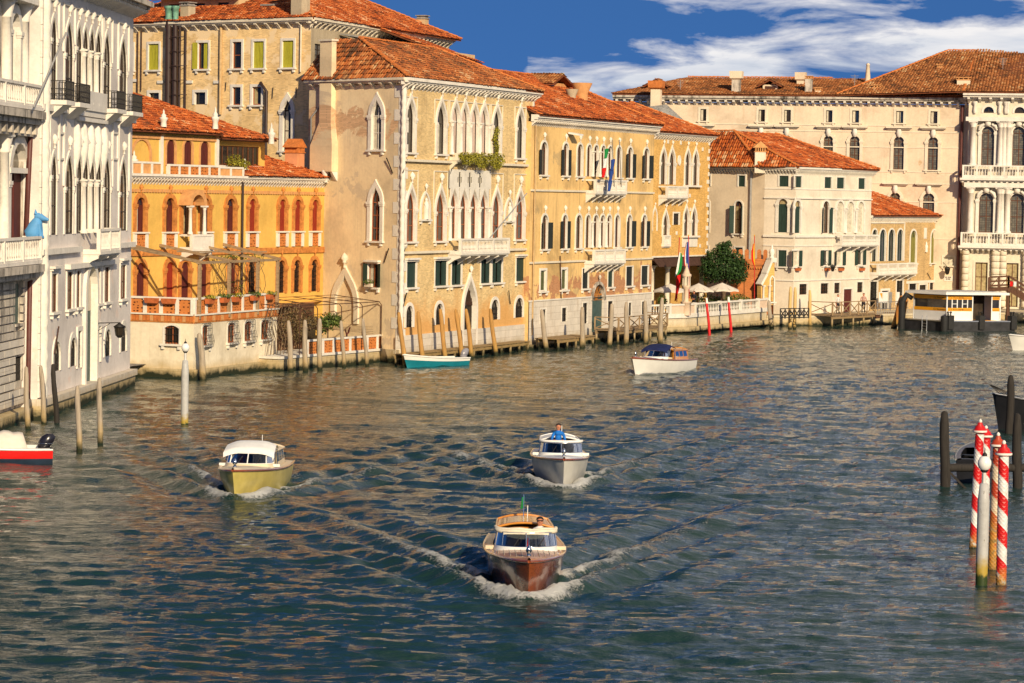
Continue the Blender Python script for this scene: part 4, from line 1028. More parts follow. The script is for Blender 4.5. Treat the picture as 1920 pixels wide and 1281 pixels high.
# ================================================================== C: yellow house
def brick_rows(mb, f, u0, u1, z0, z1, d):
 pass
def build_C():
 f = fC; uL = f.U(238, 400) - .5; uR = 0.0; zc = f.Z(400, 338)
 root = thing('house', f.pt(-8, -3, 0), 'bright yellow house with orange brick window arches and pergola terrace', 'house')
 a1 = row(f, 420, 372, 434, 'round', [(254, 270.5), (309, 325.5), (376, 391.5), (423.5, 439), (465.5, 478.5), (522, 534.5), (551, 563.5), (583.5, 595.5)], 410)
 lo = row(f, 560, 487, 548, 'round', [(519.5, 533.5), (549.5, 562), (582, 594.5)], 520)
 lo += row(f, 440, 488, 560, 'round', [(464, 479), (429, 442), (374, 388), (338, 354), (310, 325), (254, 271)], 520)
 mid_door = Op(f.U(341, 410), f.U(360, 410), f.Z(350, 439), f.Z(350, 368), 'round')
 wall(f, uL, uR, 1.5, zc, a1 + lo + [mid_door], 'plaster_yellow', root, .4)
 body(root, [f.pt(uR, 0, 0), f.pt(uR, -8, 0)], 1, zc, 'plaster_yellow')
 body(root, [f.pt(uL, -8, 0), f.pt(uL, 0, 0)], 1, zc, 'plaster_yellow')
 for i, o in enumerate(a1):
  w = window(f, o, root, trim=.26, tmat='brick_orange', proud=.1, fill='shut' if i > 3 else 'glass', smat='shutter_red', fmat='shutter_maroon', pane='glass_warm', muntins=(1, 0), caps=True, finial=.5, sill=False, curtain='curtain' if i < 4 else None)
  if i <= 3:
   MB().fb(f, o.u0 + o.w * .52, o.u1 - .02, -.165, -.12, o.z0, o.zs).build('shutter', 'shutter_maroon', w)
  z1 = o.z0; z0 = f.Z(420, 464)
  m = MB(); m.fb(f, o.u0 - .32, o.u1 + .32, 0, .22, z1 - .1, z1 - .002)
  for a in (o.u0 - .28, o.u1 + .02): m.fb(f, a, a + .26, 0, .14, z0, z1 - .103)
  m.build('apron', 'stone_clean', w); MB().fb(f, o.u0 - .02, o.u1 + .02, 0, .06, z0, z1 - .103).build('panel', 'lattice', w)
 for i, o in enumerate(lo):
  if i < 4: window(f, o, root, trim=.24, tmat='brick_orange', proud=.09, fill='glass', fmat='frame_brown', pane='glass', bars=True, caps=True, finial=.45, sill=False)
  else: window(f, o, root, trim=.26, tmat='brick_orange', proud=.09, fill='shut', smat='shutter_maroon' if i != 7 else 'shutter_red', caps=True, finial=.45, sill=False)
 o = mid_door; w = window(f, o, root, trim=.3, tmat='brick_orange', proud=.12, fill='glass', fmat='shutter_maroon', pane='glass', muntins=(1, 0), sill=False)
 columns(f, root, [o.u0 - .2, o.u1 + .25], o.z0, o.zs, .75, .11, 'stone_clean', .25, w)
 m = MB();
 for i in range(11):
  a = pi * i / 10
 hh = o.head(.1); h2 = o.head(.42)
 for i in range(len(hh) - 1):
  for dd in (.1,):
   q = [h2[i], hh[i], hh[i + 1], h2[i + 1]]
   m.face([f.pt(u, .85, z) for u, z in q][::-1]); m.face([f.pt(hh[i][0], .85, hh[i][1]), f.pt(hh[i + 1][0], .85, hh[i + 1][1]), f.pt(hh[i + 1][0], 0, hh[i + 1][1]), f.pt(hh[i][0], 0, hh[i][1])][::-1])
   m.face([f.pt(h2[i][0], .85, h2[i][1]), f.pt(h2[i + 1][0], .85, h2[i + 1][1]), f.pt(h2[i + 1][0], 0, h2[i + 1][1]), f.pt(h2[i][0], 0, h2[i][1])])
 m.build('arch', 'terracotta_pale', w)
 zb = f.Z(352, 466); balcony(f, root, f.U(336), f.U(377), zb, f.Z(352, 439) - zb, .95, 'stone_clean', .2, 2, 2, solid=True)
 band(f, uL, uR + .05, f.Z(420, 466), f.Z(420, 466) - f.Z(420, 477), root, 'brick_orange', .12)
 m = MB(); zz = zc - .62; n = int((uR - uL) / .3)
 for i in range(n): uu = uL + (uR - uL) * (i + .5) / n; m.fb(f, uu - .09, uu + .09, 0, .1, zz - .2, zz)
 m.build('dentils', 'terracotta_pale', root, 'stuff')
 cornice(f, uL, uR + .3, zc + .3, root, .5, .34, 'stone_white', .34)
 g = fC.off(-.9); zr = g.Z(330, 247); xL = uL; xm = g.U(405, 290); z0 = zc + .3
 ar = row(g, 355, 263, 312, 'round', [(312, 328), (344.5, 360), (375.5, 391.5)])
 bl = Op(g.U(249.5, 290), g.U(281, 290), g.Z(265, 312), g.Z(265, 262), 'round')
 ul = g.U(300, 290)
 wall(g, xL, xm, z0, zr, ar + [bl], 'plaster_yellow', root, .22)
 ops_windows(g, root, ar, trim=.16, tmat='terracotta_pale', proud=.04, fill='shut', smat='shutter_maroon', sill=False)
 window(g, bl, root, trim=.2, tmat='terracotta_pale', proud=.04, fill='shut', smat='plaster_yellow', sill=False)
 for x in (300.5, 405): u = g.U(x, 290); MB().fb(g, u - .14, u + .14, -.1, .15, z0, zr - .3).build('pilaster', 'stone_clean', root); MB().fb(g, u - .2, u + .2, -.1, .22, zr - .3, zr - .05).build('capital', 'terracotta_pale', root)
 xr = g.U(505, 290); wo = Op(xm + .3, g.U(489, 290), g.Z(450, 311), g.Z(450, 273)); g2 = g.off(-.35); wo2 = Op(g2.U(410, 290), g2.U(487, 290), g2.Z(450, 311), g2.Z(450, 274))
 wall(g2, xm, xr, z0, zr - .25, [wo2], 'plaster_yellow', root, .3)
 window(g2, wo2, root, trim=0, fill='glass', fmat='frame_brown', pane='glass', muntins=(7, 0), sill=True)
 body(root, [g2.pt(xr, 0, 0), g2.pt(xr, -6, 0)], z0, zr - .25, 'plaster_yellow')
 m = MB(); n = 60
 for i in range(n): uu = xL + (xm - xL) * (i + .5) / n; m.fb(g, uu - .08, uu + .08, 0, .12, zr - .5, zr - .3)
 m.build('dentils', 'terracotta_pale', root, 'stuff')
 MB().fb(g, xL, xm + .1, 0, .45, zr - .16, zr).build('eave_board', 'wood_brown', root); MB().fb(g2, xm + .1, xr + .3, 0, .5, zr - .4, zr - .25).build('eave_board', 'wood_brown', root)
 rt = 2.55; R = g.pt
 roof([R(xL, .55, zr), R(xm, .55, zr), R(xm - .6, -6, zr + rt), R(xL, -6, zr + rt)], root, 'roof_orange')
 roof([R(xm, .25, zr - .22), R(xr + .5, .25, zr - .22), R(xm - .6, -6, zr + rt)], root, 'roof_orange')
 def pinn(px, py0, py1, ff, d, name='pinnacle', mt='stone_clean', par=root):
  u, zb = ff.uz(px, py1); zt_ = ff.Z(px, py0); h = zt_ - zb; c = ff.pt(u, d, zb)
  MB().lathe(c, [(.2, 0), (.17, h * .3), (.24, h * .42), (.26, h * .52), (.14, h * .56), (.17, h * .66), (.05, h * .78), (.07, h * .86), (.01, h)], 8).build(name, mt, par)
 for x, a, b in ((299, 205, 238), (396, 200, 242), (500, 230, 270), (601, 300, 342), (242, 282, 318), (450, 297, 338)): pinn(x, a, b, g if x < 500 else fC, .3 if x in (299, 396) else .35)
 def parapet(px0, px1, ytop, ybot, n, dd, mt='lattice'):
  u0, u1 = f.U(px0, 325), f.U(px1, 325); zt_, zb_ = f.Z((px0 + px1) / 2, ytop), zc + .31
  pr = MB().fb(f, u0, u1, dd - .1, dd + .1, zt_ - .12, zt_).build('parapet', 'stone_clean', root)
  for i in range(n + 1): uu = u0 + (u1 - u0) * i / n; MB().fb(f, uu - .1, uu + .1, dd - .09, dd + .09, zb_, zt_ - .121).build('post', 'stone_clean', pr)
  for i in range(n): ua = u0 + (u1 - u0) * i / n + .1; ub = u0 + (u1 - u0) * (i + 1) / n - .1; MB().fb(f, ua, ub, dd - .05, dd + .05, zb_, zt_ - .121).build('panel', mt, pr)
 parapet(243, 299, 303, 330, 3, .1, 'terracotta_pale'); parapet(309, 403, 309, 330, 5, .25); parapet(405, 452, 313, 337, 2, .1, 'terracotta_pale')
 z = zc + .32; x1 = f.U(453, 340)
 roof([f.pt(x1, .5, z), f.pt(.35, .5, z), f.pt(-2.0, -4.2, z + 1.55), f.pt(x1, -4.2, z + 1.55)], root, 'roof_orange')
 roof([f.pt(.35, .5, z), f.pt(.35, -6, z), f.pt(-2.0, -4.2, z + 1.55)], root, 'roof_orange')
 q = f.off(-2.0); u, zz = q.uz(552, 335); zt_ = q.Z(552, 287)
 chimney(root, q.pt(u, 0, zz - .6), .95, .95, zt_ - zz + .6, 'plaster_pink', 'terracotta', 'gable', rz=f.rz)
 for x, y0, y1 in ((451, 344, 560),): u, z1 = f.uz(x, y0); MB().tube([f.pt(u, .18, f.Z(x, y1)), f.pt(u, .18, z1 + .3)], .075, 7).build('downpipe', 'pipe_dark', root)
 # --- terrace and white ground floor
 t, tl = fT, fTl; uE = t.U(519, 640); uW = tl.U(241, 640); zf = t.Z(363, 590); zb0 = t.Z(363, 607)
 wr = row(t, 430, 605, 643, 'seg', [(379, 391), (426.5, 441), (458, 472), (489, 504)]); wl = row(tl, 322, 610, 645, 'seg', [(308, 336)])
 wall(t, 0, uE, .5, zb0, wr, 'plaster_cream_low', root, .35); wall(tl, uW, 0, .5, zb0, wl, 'plaster_cream_low', root, .35)
 body(root, [t.pt(uE, 0, 0), t.pt(uE, -5, 0)], .4, zf, 'plaster_cream_low')
 m = MB(); m.fb(t, -.1, uE + .05, -.3, .22, -1.2, .55); m.build('foundation', 'stone_base', root); m = MB(); m.fb(tl, uW, .15, -.3, .22, -1.2, .552); m.build('foundation', 'stone_base', root)
 for ff, ws in ((t, wr), (tl, wl)):
  for o in ws:
   w = window(ff, o, root, trim=.1, tmat='stone_clean', proud=.03, fill='glass', fmat='frame_red', pane='glass_warm', muntins=(1, 1), sill=True, bars=ff is tl)
   if ff is t:   # bellied iron cage
    m = MB(); n = 6
    for i in range(n + 1):
     uu = o.u0 - .1 + (o.w + .2) * i / n
     m.tube([ff.pt(uu, .05, o.z1 + .1), ff.pt(uu, .18, o.z1 + .05), ff.pt(uu, .2, o.z0 + .75), ff.pt(uu, .34, o.z0 + .25), ff.pt(uu, .26, o.z0 - .1), ff.pt(uu, .05, o.z0 - .12)], .016, 4)
    for zz, dd in ((o.z1 + .05, .18), (o.z0 + 1.0, .2), (o.z0 + .6, .24), (o.z0 + .25, .34), (o.z0 - .1, .26)): m.fb(ff, o.u0 - .1, o.u1 + .1, dd - .012, dd + .012, zz - .012, zz + .012)
    m.build('grille', 'iron', w)
 for ff, a, b, n in ((t, 0, uE, 30), (tl, uW, 0, 18)):
  MB().fb(ff, a, b, -.3, .04, zb0, zf).build('terrace_edge', 'brick_orange', root)
  for i in range(n): ua = a + (b - a) * i / n + .015; MB().fb(ff, ua, a + (b - a) * (i + 1) / n - .015, .041, .08, zb0 + .08, zf - .1).build('brick', 'terracotta' if i % 3 else 'terracotta_pale', root)
  MB().fb(ff, a, b, -.3, .16, zf - .08, zf + .001).build('coping', 'stone_clean', root)
 P = [t.pt(uE, -.02, zf - .02), t.pt(0, -.02, zf - .02), tl.pt(uW, -.02, zf - .02), fC.pt(uL, 0, zf - .02), fC.pt(uR, 0, zf - .02)]
 MB().face(P[::-1]).__class__; m = MB(); m.face(P); m.build('terrace_floor', 'terracotta_pale', root)
 zt_ = t.Z(363, 559); hh = zt_ - zf
 for ff, a, b, n in ((t, .05, uE, 7), (tl, uW, -.05, 4)):
  pr = MB().fb(ff, a, b, -.2, .02, zt_ - .12, zt_).build('balustrade', 'stone_clean', root)
  for i in range(n + 1): uu = a + (b - a) * i / n; MB().fb(ff, uu - .12, uu + .12, -.19, .01, zf + .002, zt_ - .121).build('post', 'stone_clean', pr)
  for i in range(n): MB().fb(ff, a + (b - a) * i / n + .12, a + (b - a) * (i + 1) / n - .12, -.14, -.05, zf + .002, zt_ - .121).build('panel', 'lattice', pr)
 return zf, zt_
zfT, ztT = build_C()
def pergola():
 t = fT; uE = t.U(519, 640); r = thing('pergola', t.pt(uE / 2, -1, zfT), 'weathered timber pergola over the yellow house terrace', 'pergola')
 zt = t.Z(372, 497)
 posts = [t.U(x, 560) for x in (372, 427.5, 481, 518)]
 for i, u in enumerate(posts): m = MB(); m.fb(t, u - .09, u + .09, -.03, .15, zfT - .3, zt + .05); m.build('post', 'wood_beam', r)
 MB().fb(t, posts[0] - .2, posts[-1] + .2, -.06, .1, zt + .05, zt + .2).build('beam', 'wood_beam', r)
 for u in posts:
  a = t.pt(u, .25, zt + .16); l = (a - fC.o).dot(fC.n); b = a - fC.n * (l - .02); b.z = zt + 1.0
  MB().bar(b, a, .11, .16).build('rafter', 'wood_beam', r)
 a = tz = fTl.pt(fTl.U(246, 560), 0, zt + .75)
 MB().bar(t.pt(posts[0], .0, zt + .16), fC.pt(fC.U(248, 480), .05, zt + 1.0), .1, .15).build('rafter', 'wood_beam', r)
 MB().bar(t.pt(posts[0] , -1.4, zt + .75), t.pt(posts[-1], -.7, zt + .6), .07, .08).build('batten', 'wood_beam', r)
pergola()
# ================================================================== foliage helper
def leaves(name, mat, parent, blobs, n, size, flat=0.0, inner=None):
 """many small leaf faces spread through a set of ellipsoids (cx,cy,cz,rx,ry,rz)"""
 vol = np.array([b[3] * b[4] * b[5] for b in blobs]) ** (2 / 3); pick = RNG.choice(len(blobs), n, p=vol / vol.sum()); B = np.array(blobs)[pick]
 d = RNG.normal(size=(n, 3)); d /= np.linalg.norm(d, axis=1)[:, None]; rr = RNG.random(n) ** 0.35 * (1 + RNG.normal(0, .06, n))
 c = B[:, :3] + d * rr[:, None] * B[:, 3:6]
 nn = d * .7 + RNG.normal(0, .55, (n, 3)) + np.array([0, 0, .25]); nn /= np.linalg.norm(nn, axis=1)[:, None]
 t = np.cross(nn, RNG.normal(size=(n, 3))); t /= np.linalg.norm(t, axis=1)[:, None]; b = np.cross(nn, t)
 s = size * RNG.uniform(.6, 1.3, n)[:, None]
 V = np.stack([c - t * s * .5, c + b * s * .32, c + t * s * .5 + nn * s * .15, c - b * s * .32], 1)
 me = bpy.data.meshes.new(name); off = np.array(wloc(parent)) if parent else 0
 me.from_pydata((V.reshape(-1, 3) - off).tolist(), [], np.arange(n * 4).reshape(-1, 4).tolist())
 at = me.attributes.new('rnd', 'FLOAT', 'FACE'); at.data.foreach_set('value', RNG.random(n).astype(np.float32))
 me.materials.append(M[mat]); me.update(); o = bpy.data.objects.new(name, me); COL.objects.link(o)
 if parent: o.parent = parent
 o['kind'] = 'stuff'
 return o
# ================================================================== D: gothic corner palazzo
def statue_niche(f, root, px0, px1, y0, y1):
 u0, u1 = f.U(px0, (y0 + y1) / 2), f.U(px1, (y0 + y1) / 2); zt, zb = f.Z((px0 + px1) / 2, y0), f.Z((px0 + px1) / 2, y1); c = (u0 + u1) / 2
 o = Op(u0 + .12, u1 - .12, zb + .45, zt - .7, 'lancet'); m = MB()
 n = window(f, o, root, trim=.16, proud=.12, tmat='stone_clean', fill='none', finial=.5, sill=True, depth=.05); n.name = 'niche'
 m = MB(); h = o.z1 - o.z0; p = f.pt(c, .12, o.z0)
 m.tube([p, p + Vector((0, 0, h * .3)), p + Vector((0, 0, h * .55)), p + Vector((0, 0, h * .66)), p + Vector((0, 0, h * .7))], [.2, .19, .2, .13, .07], 8)
 m.lathe(p + Vector((0, 0, h * .68)), [(.05, 0), (.1, .08), (.1, .18), (.04, .26)], 8)
 m.bar(p + f.u * -.2 + Vector((0, 0, h * .6)), p + f.u * -.1 + f.n * .12 + Vector((0, 0, h * .38)), .08)
 m.bar(p + f.u * .2 + Vector((0, 0, h * .6)), p + f.u * .14 + f.n * .14 + Vector((0, 0, h * .45)), .08)
 m.build('figure', 'stone_clean', n)
def build_D():
 f, s = fD, fDs; uR = f.U(997, 450); zt = f.Z(760, 158); uL = s.U(578, 300)
 root = thing('palazzo', f.pt(uR / 2, -5, 0), 'gothic brick palazzo with white pointed windows and creeper-hung balcony', 'palazzo')
 X1 = [(761, 777), (818, 835), (846, 860), (863.5, 878), (881.5, 896), (899.5, 913.5), (923.5, 938), (968, 982)]
 X2 = [(761, 778), (816, 834), (842.5, 856), (860.5, 875), (879.5, 894), (898.5, 912.5), (922, 938), (966, 982)]
 r1 = row(f, 769, 182, 286, 'ogee', X1); r2 = row(f, 770, 350, 453, 'ogee', X2)
 r3 = row(f, 770, 491, 539, 'rect', [(762, 780), (815, 838), (846, 865), (901, 919), (922, 941), (967, 985)])
 r4 = row(f, 767, 573, 614, 'round', [(760.5, 773.5), (816, 830), (920, 934), (965, 980)])
 door = Op(f.U(867, 580), f.U(890, 580), .75, f.Z(878, 522), 'ogee')
 wall(f, 0, uR, .7, zt, r1 + r2 + r3 + r4 + [door], 'brick_yellow', root, .42)
 s1 = row(s, 707, 186, 281, 'ogee', [(697.5, 717)]); s2 = row(s, 705, 350, 452, 'ogee', [(695.5, 714)]); s3 = row(s, 699, 494, 539, 'rect', [(690, 710)])
 nz = row(s, 648, 515, 606, 'ogee', [(630, 666)])
 wall(s, uL, 0, .7, zt, s1 + s2 + s3 + nz, 'plaster_sand', root, .42)
 body(root, [f.pt(uR, 0, 0), f.pt(uR, -11, 0)], -1, zt, 'plaster_sand')
 MB().fb(f, -.15, uR + .1, -.3, .25, -1.2, .35).build('foundation', 'stone_base', root); MB().fb(f, -.1, uR + .05, -.3, .14, .35, f.Z(760, 629)).build('plinth', 'stone_base_white', root)
 MB().fb(s, uL, .1, -.3, .2, -1.2, .9).build('foundation', 'stone_base', root)
 for i, o in enumerate(r1):
  mid = 2 <= i <= 5
  window(f, o, root, trim=.2, proud=.1, caps=True, finial=.75, depth=.42, fill='glass', pane='glass_warm' if not mid else 'plaster_rose', fmat='frame_dark', muntins=(0, 1) if not mid else (0, 0), sill=not mid, curtain=None if mid else 'curtain')
 for i, o in enumerate(r2):
  mid = 2 <= i <= 5
  window(f, o, root, trim=.2, proud=.1, caps=True, finial=.0 if mid else .75, depth=.42, fill='glass', fmat='frame_red', pane='glass', muntins=(1, 2), sill=not mid)
 for g in (r1, r2): columns(f, root, [g[2].u0 - .12] + [(a.u1 + b.u0) / 2 for a, b in zip(g[2:5], g[3:6])] + [g[5].u1 + .12], g[2].z0, g[2].zs, .12, .13, 'stone_clean')
 for i, o in enumerate(r3): window(f, o, root, trim=.1, tmat='stone_white', fill='shut' if i in (0, 5) else 'glass', smat='shutter_green', proud=.05, hood=i in (0, 1, 5), curtain='curtain' if i == 1 else None, fmat='shutter_green', muntins=(1, 0))
 for i, o in enumerate(r3):
  if i in (0, 5): continue
  MB().fb(f, o.u0 + .02, o.u0 + o.w * .42, -.1, -.05, o.z0, o.z1).build('shutter', 'shutter_green', root); MB().fb(f, o.u1 - o.w * .36, o.u1 - .02, -.1, -.05, o.z0, o.z1).build('shutter', 'shutter_green', root)
 ops_windows(f, root, r4, trim=.22, proud=.06, fill='glass', bars=True, fmat='frame_dark', sill=False)
 w = window(f, door, root, trim=.26, proud=.16, tmat='stone_white', fill='none', finial=.6, sill=False, depth=.42, caps=False); w.name = 'portal'
 zl = f.Z(878, 573); m = MB()
 for i in range(7): u = door.u0 + door.w * (i + .5) / 7; m.fb(f, u - .02, u + .02, -.2, -.16, zl, door.z1 - abs(i - 3) * .35)
 for i in range(9): z = zl + (door.zs + .6 - zl) * i / 8; m.fb(f, door.u0, door.u1, -.21, -.15, z - .02, z + .02)
 m.build('grille', 'iron_rust', w); m = MB()
 for i in range(4): u = door.u0 + door.w * .5 * (i + .5) / 4; m.fb(f, u - .025, u + .025, -.15, -.1, .75, zl)
 for z in (.9, 1.6, 2.3, zl): m.fb(f, door.u0, door.u0 + door.w * .5, -.15, -.1, z - .03, z + .03)
 m.build('gate', 'iron', w); m = MB(); leafpoly(m, f, door, door.u0, door.u1, -.23, -.21); m.build('hall_shade_panel', 'interior', w)  # near-black board behind the gate, shade of the hall put into its colour
 for r, dz in ((r1, .95), (r2, .95)):
  for i, o in enumerate(r):
   if i in (3, 4, 5) or (r is r2 and i == 2): continue
   o2 = r[5] if i == 2 else o; zz = min(o.z1 + dz + .15, zt - .75); u0, u1 = o.u0 - .38, o2.u1 + .38; m = MB()
   for a, b, c, e in ((u0, u0 + .07, o.zs, zz), (u1 - .07, u1, o.zs, zz), (u0 + .07, u1 - .07, zz - .07, zz)): m.fb(f, a, b, 0, .06, c, e)
   m.build('panel_moulding', 'stone_cream', root)
 g = r2[2:6]; zq0 = g[0].z1 - .55; zq1 = f.Z(880, 319); ua, ub = g[0].u0 - .35, g[-1].u1 + .35
 circ = [o_ for c in [(a.u1 + b.u0) / 2 for a, b in zip(g, g[1:])] for o_ in (Op(c - .15, c + .15, zq0 + .6, zq0 + 1.6), Op(c - .38, c + .38, zq0 + .9, zq0 + 1.28))]
 wall(f, ua, ub, zq0 + .5, zq1, circ, 'stone_clean', root, .1, d=.12, name='tracery')
 MB().fb(f, ua + .1, ub - .1, .005, .015, zq0 + .55, zq1 - .1).build('tracery_shade_sheet', 'interior', root)  # dark sheet, its colour stands in for shade inside the tracery openings
 m = MB()
 for i, o in enumerate(g):
  c = (o.u0 + o.u1) / 2
  m.prism(f, [(o.u0 - .12, o.zs + .1), (o.u0 + .03, o.zs + .45), (c - .05, zq0 + .5), (o.u0 - .12, zq0 + .5)][::-1], .06, .12); m.prism(f, [(o.u1 + .12, o.zs + .1), (o.u1 + .12, zq0 + .5), (c + .05, zq0 + .5), (o.u1 - .03, o.zs + .45)][::-1], .06, .12)
 m.build('tracery_spandrel', 'stone_clean', root)
 statue_niche(f, root, 787, 805, 343, 424); statue_niche(f, root, 945, 961, 355, 426)
 H = zt - 1.6; n = 22
 for i in range(n):
  z0 = 1.5 + H * i / n; z1 = z0 + H / n - .02; L = .9 if i % 2 else .45
  MB().fb(s, -L, .0, .002, .035, z0, z1).build('quoin', 'stone_clean', root); L2 = .38 if i % 2 else .7
  MB().fb(f, .0, L2, .002, .035, z0, z1).build('quoin', 'stone_clean', root); MB().fb(f, uR - L2 * .8, uR, .002, .035, z0, z1).build('quoin', 'stone_clean', root)
 m = MB(); m.tube([f.pt(0, 0, 1.5 + H * i / 80) + (f.n + s.n) * .03 for i in range(81)], [.17 + .03 * sin(i * 2.2) for i in range(81)], 8); m.build('corner_shaft', 'stone_clean', root)
 for y, pr in ((299, .22), (471, .2)):
  zz = f.Z(780, y); band(f, -.05, uR, zz, .16, root, 'stone_cream', pr)
 cornice(f, -.5, uR + .2, zt + .42, root, .62, .45, 'stone_white', .62); cornice(s, uL, .5, zt + .417, root, .5, .36, 'stone_cream', 1.0)
 zb = f.Z(850, 473); balcony(f, root, f.U(839.5, 460), f.U(932, 460), zb, f.Z(850, 447) - zb, 1.0, 'stone_clean', .24, 4, 6)
 zb1 = f.Z(850, 297); balcony(f, root, f.U(843, 290), f.U(918, 290), zb1, .35, .6, 'stone_cream', .3, 2, 4)
 ops_windows(s, root, s1, trim=.3, proud=.1, caps=True, fill='glass', fmat='frame_white', pane='glass', muntins=(1, 2), curtain='curtain', sill=True)
 ops_windows(s, root, s2, trim=.3, proud=.1, caps=True, fill='glass', fmat='frame_red', pane='glass', muntins=(1, 3), sill=True)
 for o in s3: window(s, o, root, trim=.06, fill='open', smat='shutter_green', fmat='frame_red', pane='glass', muntins=(1, 0), curtain='curtain', leafw=.36, hood=True)
 for o in nz: w = window(s, o, root, trim=.42, proud=.14, tmat='stone_cream', fill='shut', smat='plaster_sand', finial=1.0, sill=False); w.name = 'blind_arch'
 m = MB(); P = s.pt; ua, ub = s.U(593, 280), s.U(634, 280); uc, ud = s.U(608, 150), s.U(630, 150); z0, z1, z2 = s.Z(615, 322), s.Z(615, 274), s.Z(615, 230)
 m.fb(s, ua, ub, 0, .55, z0, z1); m.hexa([P(ua, .55, z1), P(ub, .55, z1), P(ub, 0, z1), P(ua, 0, z1), P(uc, .4, z2), P(ud, .4, z2), P(ud, 0, z2), P(uc, 0, z2)]); m.fb(s, uc, ud, 0, .4, z2, s.Z(615, 78))
 b = m.build('chimney', 'plaster_sand', root); zc = s.Z(615, 78); MB().fb(s, uc - .1, ud + .1, -.1, .5, zc, zc + .12).build('chimney_cap', 'stone_cream', b)
 m = MB();
 for uu in (ua + .15, ub - .15): m.hexa([P(uu - .12, .05, z0 - .6), P(uu + .12, .05, z0 - .6), P(uu + .12, 0, z0 - .6), P(uu - .12, 0, z0 - .6), P(uu - .12, .5, z0), P(uu + .12, .5, z0), P(uu + .12, 0, z0), P(uu - .12, 0, z0)])
 m.build('corbel', 'stone_clean', b)
 for ps, mt in (([(606, 145), (606, 195), (586, 220), (585, 330)], 'pipe_grey'),):
  MB().tube([s.pt(s.U(x, y), .12, s.Z(x, y)) for x, y in ps], .06, 6).build('downpipe', mt, root)
 for ff, x0, y0, x1, y1 in ((s, 729, 296, 738, 325), (f, 758, 298, 753, 325), (f, 848, 300, 840, 330), (f, 989, 302, 994, 330), (s, 733, 466, 722, 492), (f, 754, 465, 755, 494), (f, 757, 550, 753, 578), (f, 949, 545, 955, 570), (f, 992, 462, 989, 478)):
  a, b = ff.uz(x0, y0), ff.uz(x1, y1); MB().bar(ff.pt(a[0], .2, a[1]), ff.pt(b[0], .08, b[1]), .055).build('wall_tie', 'iron', root)
 MB().tube([f.pt(f.U(893, 449), .9, f.Z(893, 449)), f.pt(f.U(938, 385), 2.0, f.Z(950, 362))], .045, 6).build('flagpole', 'pipe_grey', root)
 z = zt + .44; hh = 2.75; q = Vector((0, 0, 1)); E0 = f.pt(0, 0, z) + f.n * .65 + s.n * .5; E1 = f.pt(uR + .25, .65, z); L0 = s.pt(uL - .2, .5, z)
 hip = f.pt(4.6, -5.4, z + hh); rr = f.pt(uR - 5.5, -5.4, z + hh); Lh = hip + s.u * (L0 - hip).dot(s.u)
 roof([E0, E1, rr, hip], root, 'roof_mossy'); roof([L0, E0, hip, Lh], root, 'roof_mossy'); roof([E1, f.pt(uR + .25, -11, z), rr], root, 'roof_mossy')
 ridge(E0, hip, root); ridge(hip, rr, root); ridge(E1, rr, root)
 g = f.off(-6.2); u0, u1 = g.U(806, 110), uR + 3.5; z0, z1 = z + .4, g.Z(806, 92)
 wall(g, u0, u1, z0, z1, [], 'plaster_tan', root, name='attic')
 body(root, [g.pt(u0, -6, 0), g.pt(u0, 0, 0)], z0, z1, 'plaster_tan', 'attic')
 zr = z1; roof([g.pt(u0 - .3, .5, zr), g.pt(u1 + .3, .5, zr - .6), g.pt(u1 + .3, -6, zr + 1.6), g.pt(u0 - .3, -6, zr + 2.2)], root, 'roof_orange')
 g = f.off(-8.2); ua, ub = g.U(690, 70), g.U(765, 80); zq = g.Z(690, 68); m = MB()
 m.fb(g, ua, ub, -2, 0, zq - 2.2, zq - .2); m.build('roof_terrace', 'plaster_white', root); MB().hexa([g.pt(ua - .3, .5, zq - .25), g.pt(ub + .3, .5, zq - .65), g.pt(ub + .3, -2, zq - .25), g.pt(ua - .3, -2, zq + .1), g.pt(ua - .3, .5, zq - .15), g.pt(ub + .3, .5, zq - .55), g.pt(ub + .3, -2, zq - .15), g.pt(ua - .3, -2, zq + .2)]).build('awning', 'sheet_grey', root)
 return zb1
zb1D = build_D()
def creeper():
 f = fD; u0, u1 = f.U(846, 300), f.U(925, 300)
 r = thing('creeper', f.pt((u0 + u1) / 2, .6, zb1D), 'yellow-green creeper spilling over the gothic palazzo upper balcony', 'plant')
 bl = []
 for i in range(26):
  t = i / 25; u = u0 + (u1 - u0) * t; dr = .35 + .75 * abs(sin(t * 9.0)) * (.6 if t < .3 else 1.0); p = f.pt(u, .66, zb1D + .3 - dr * .4); bl.append((p.x, p.y, p.z, .22, .22, dr * .5 + .1))
 for i in range(9): p = f.pt(u1 - .3 + .12 * sin(i), .3, zb1D + .3 + i * .23); bl.append((p.x, p.y, p.z, .22, .22, .2))
 leaves('foliage', 'leaf_yellow', r, bl, 2800, .15)
 MB().tube([f.pt(u1 - .3, .1, zb1D), f.pt(u1 - .2, .15, zb1D + 2)], .03, 5).build('stem', 'bark', r)
creeper()
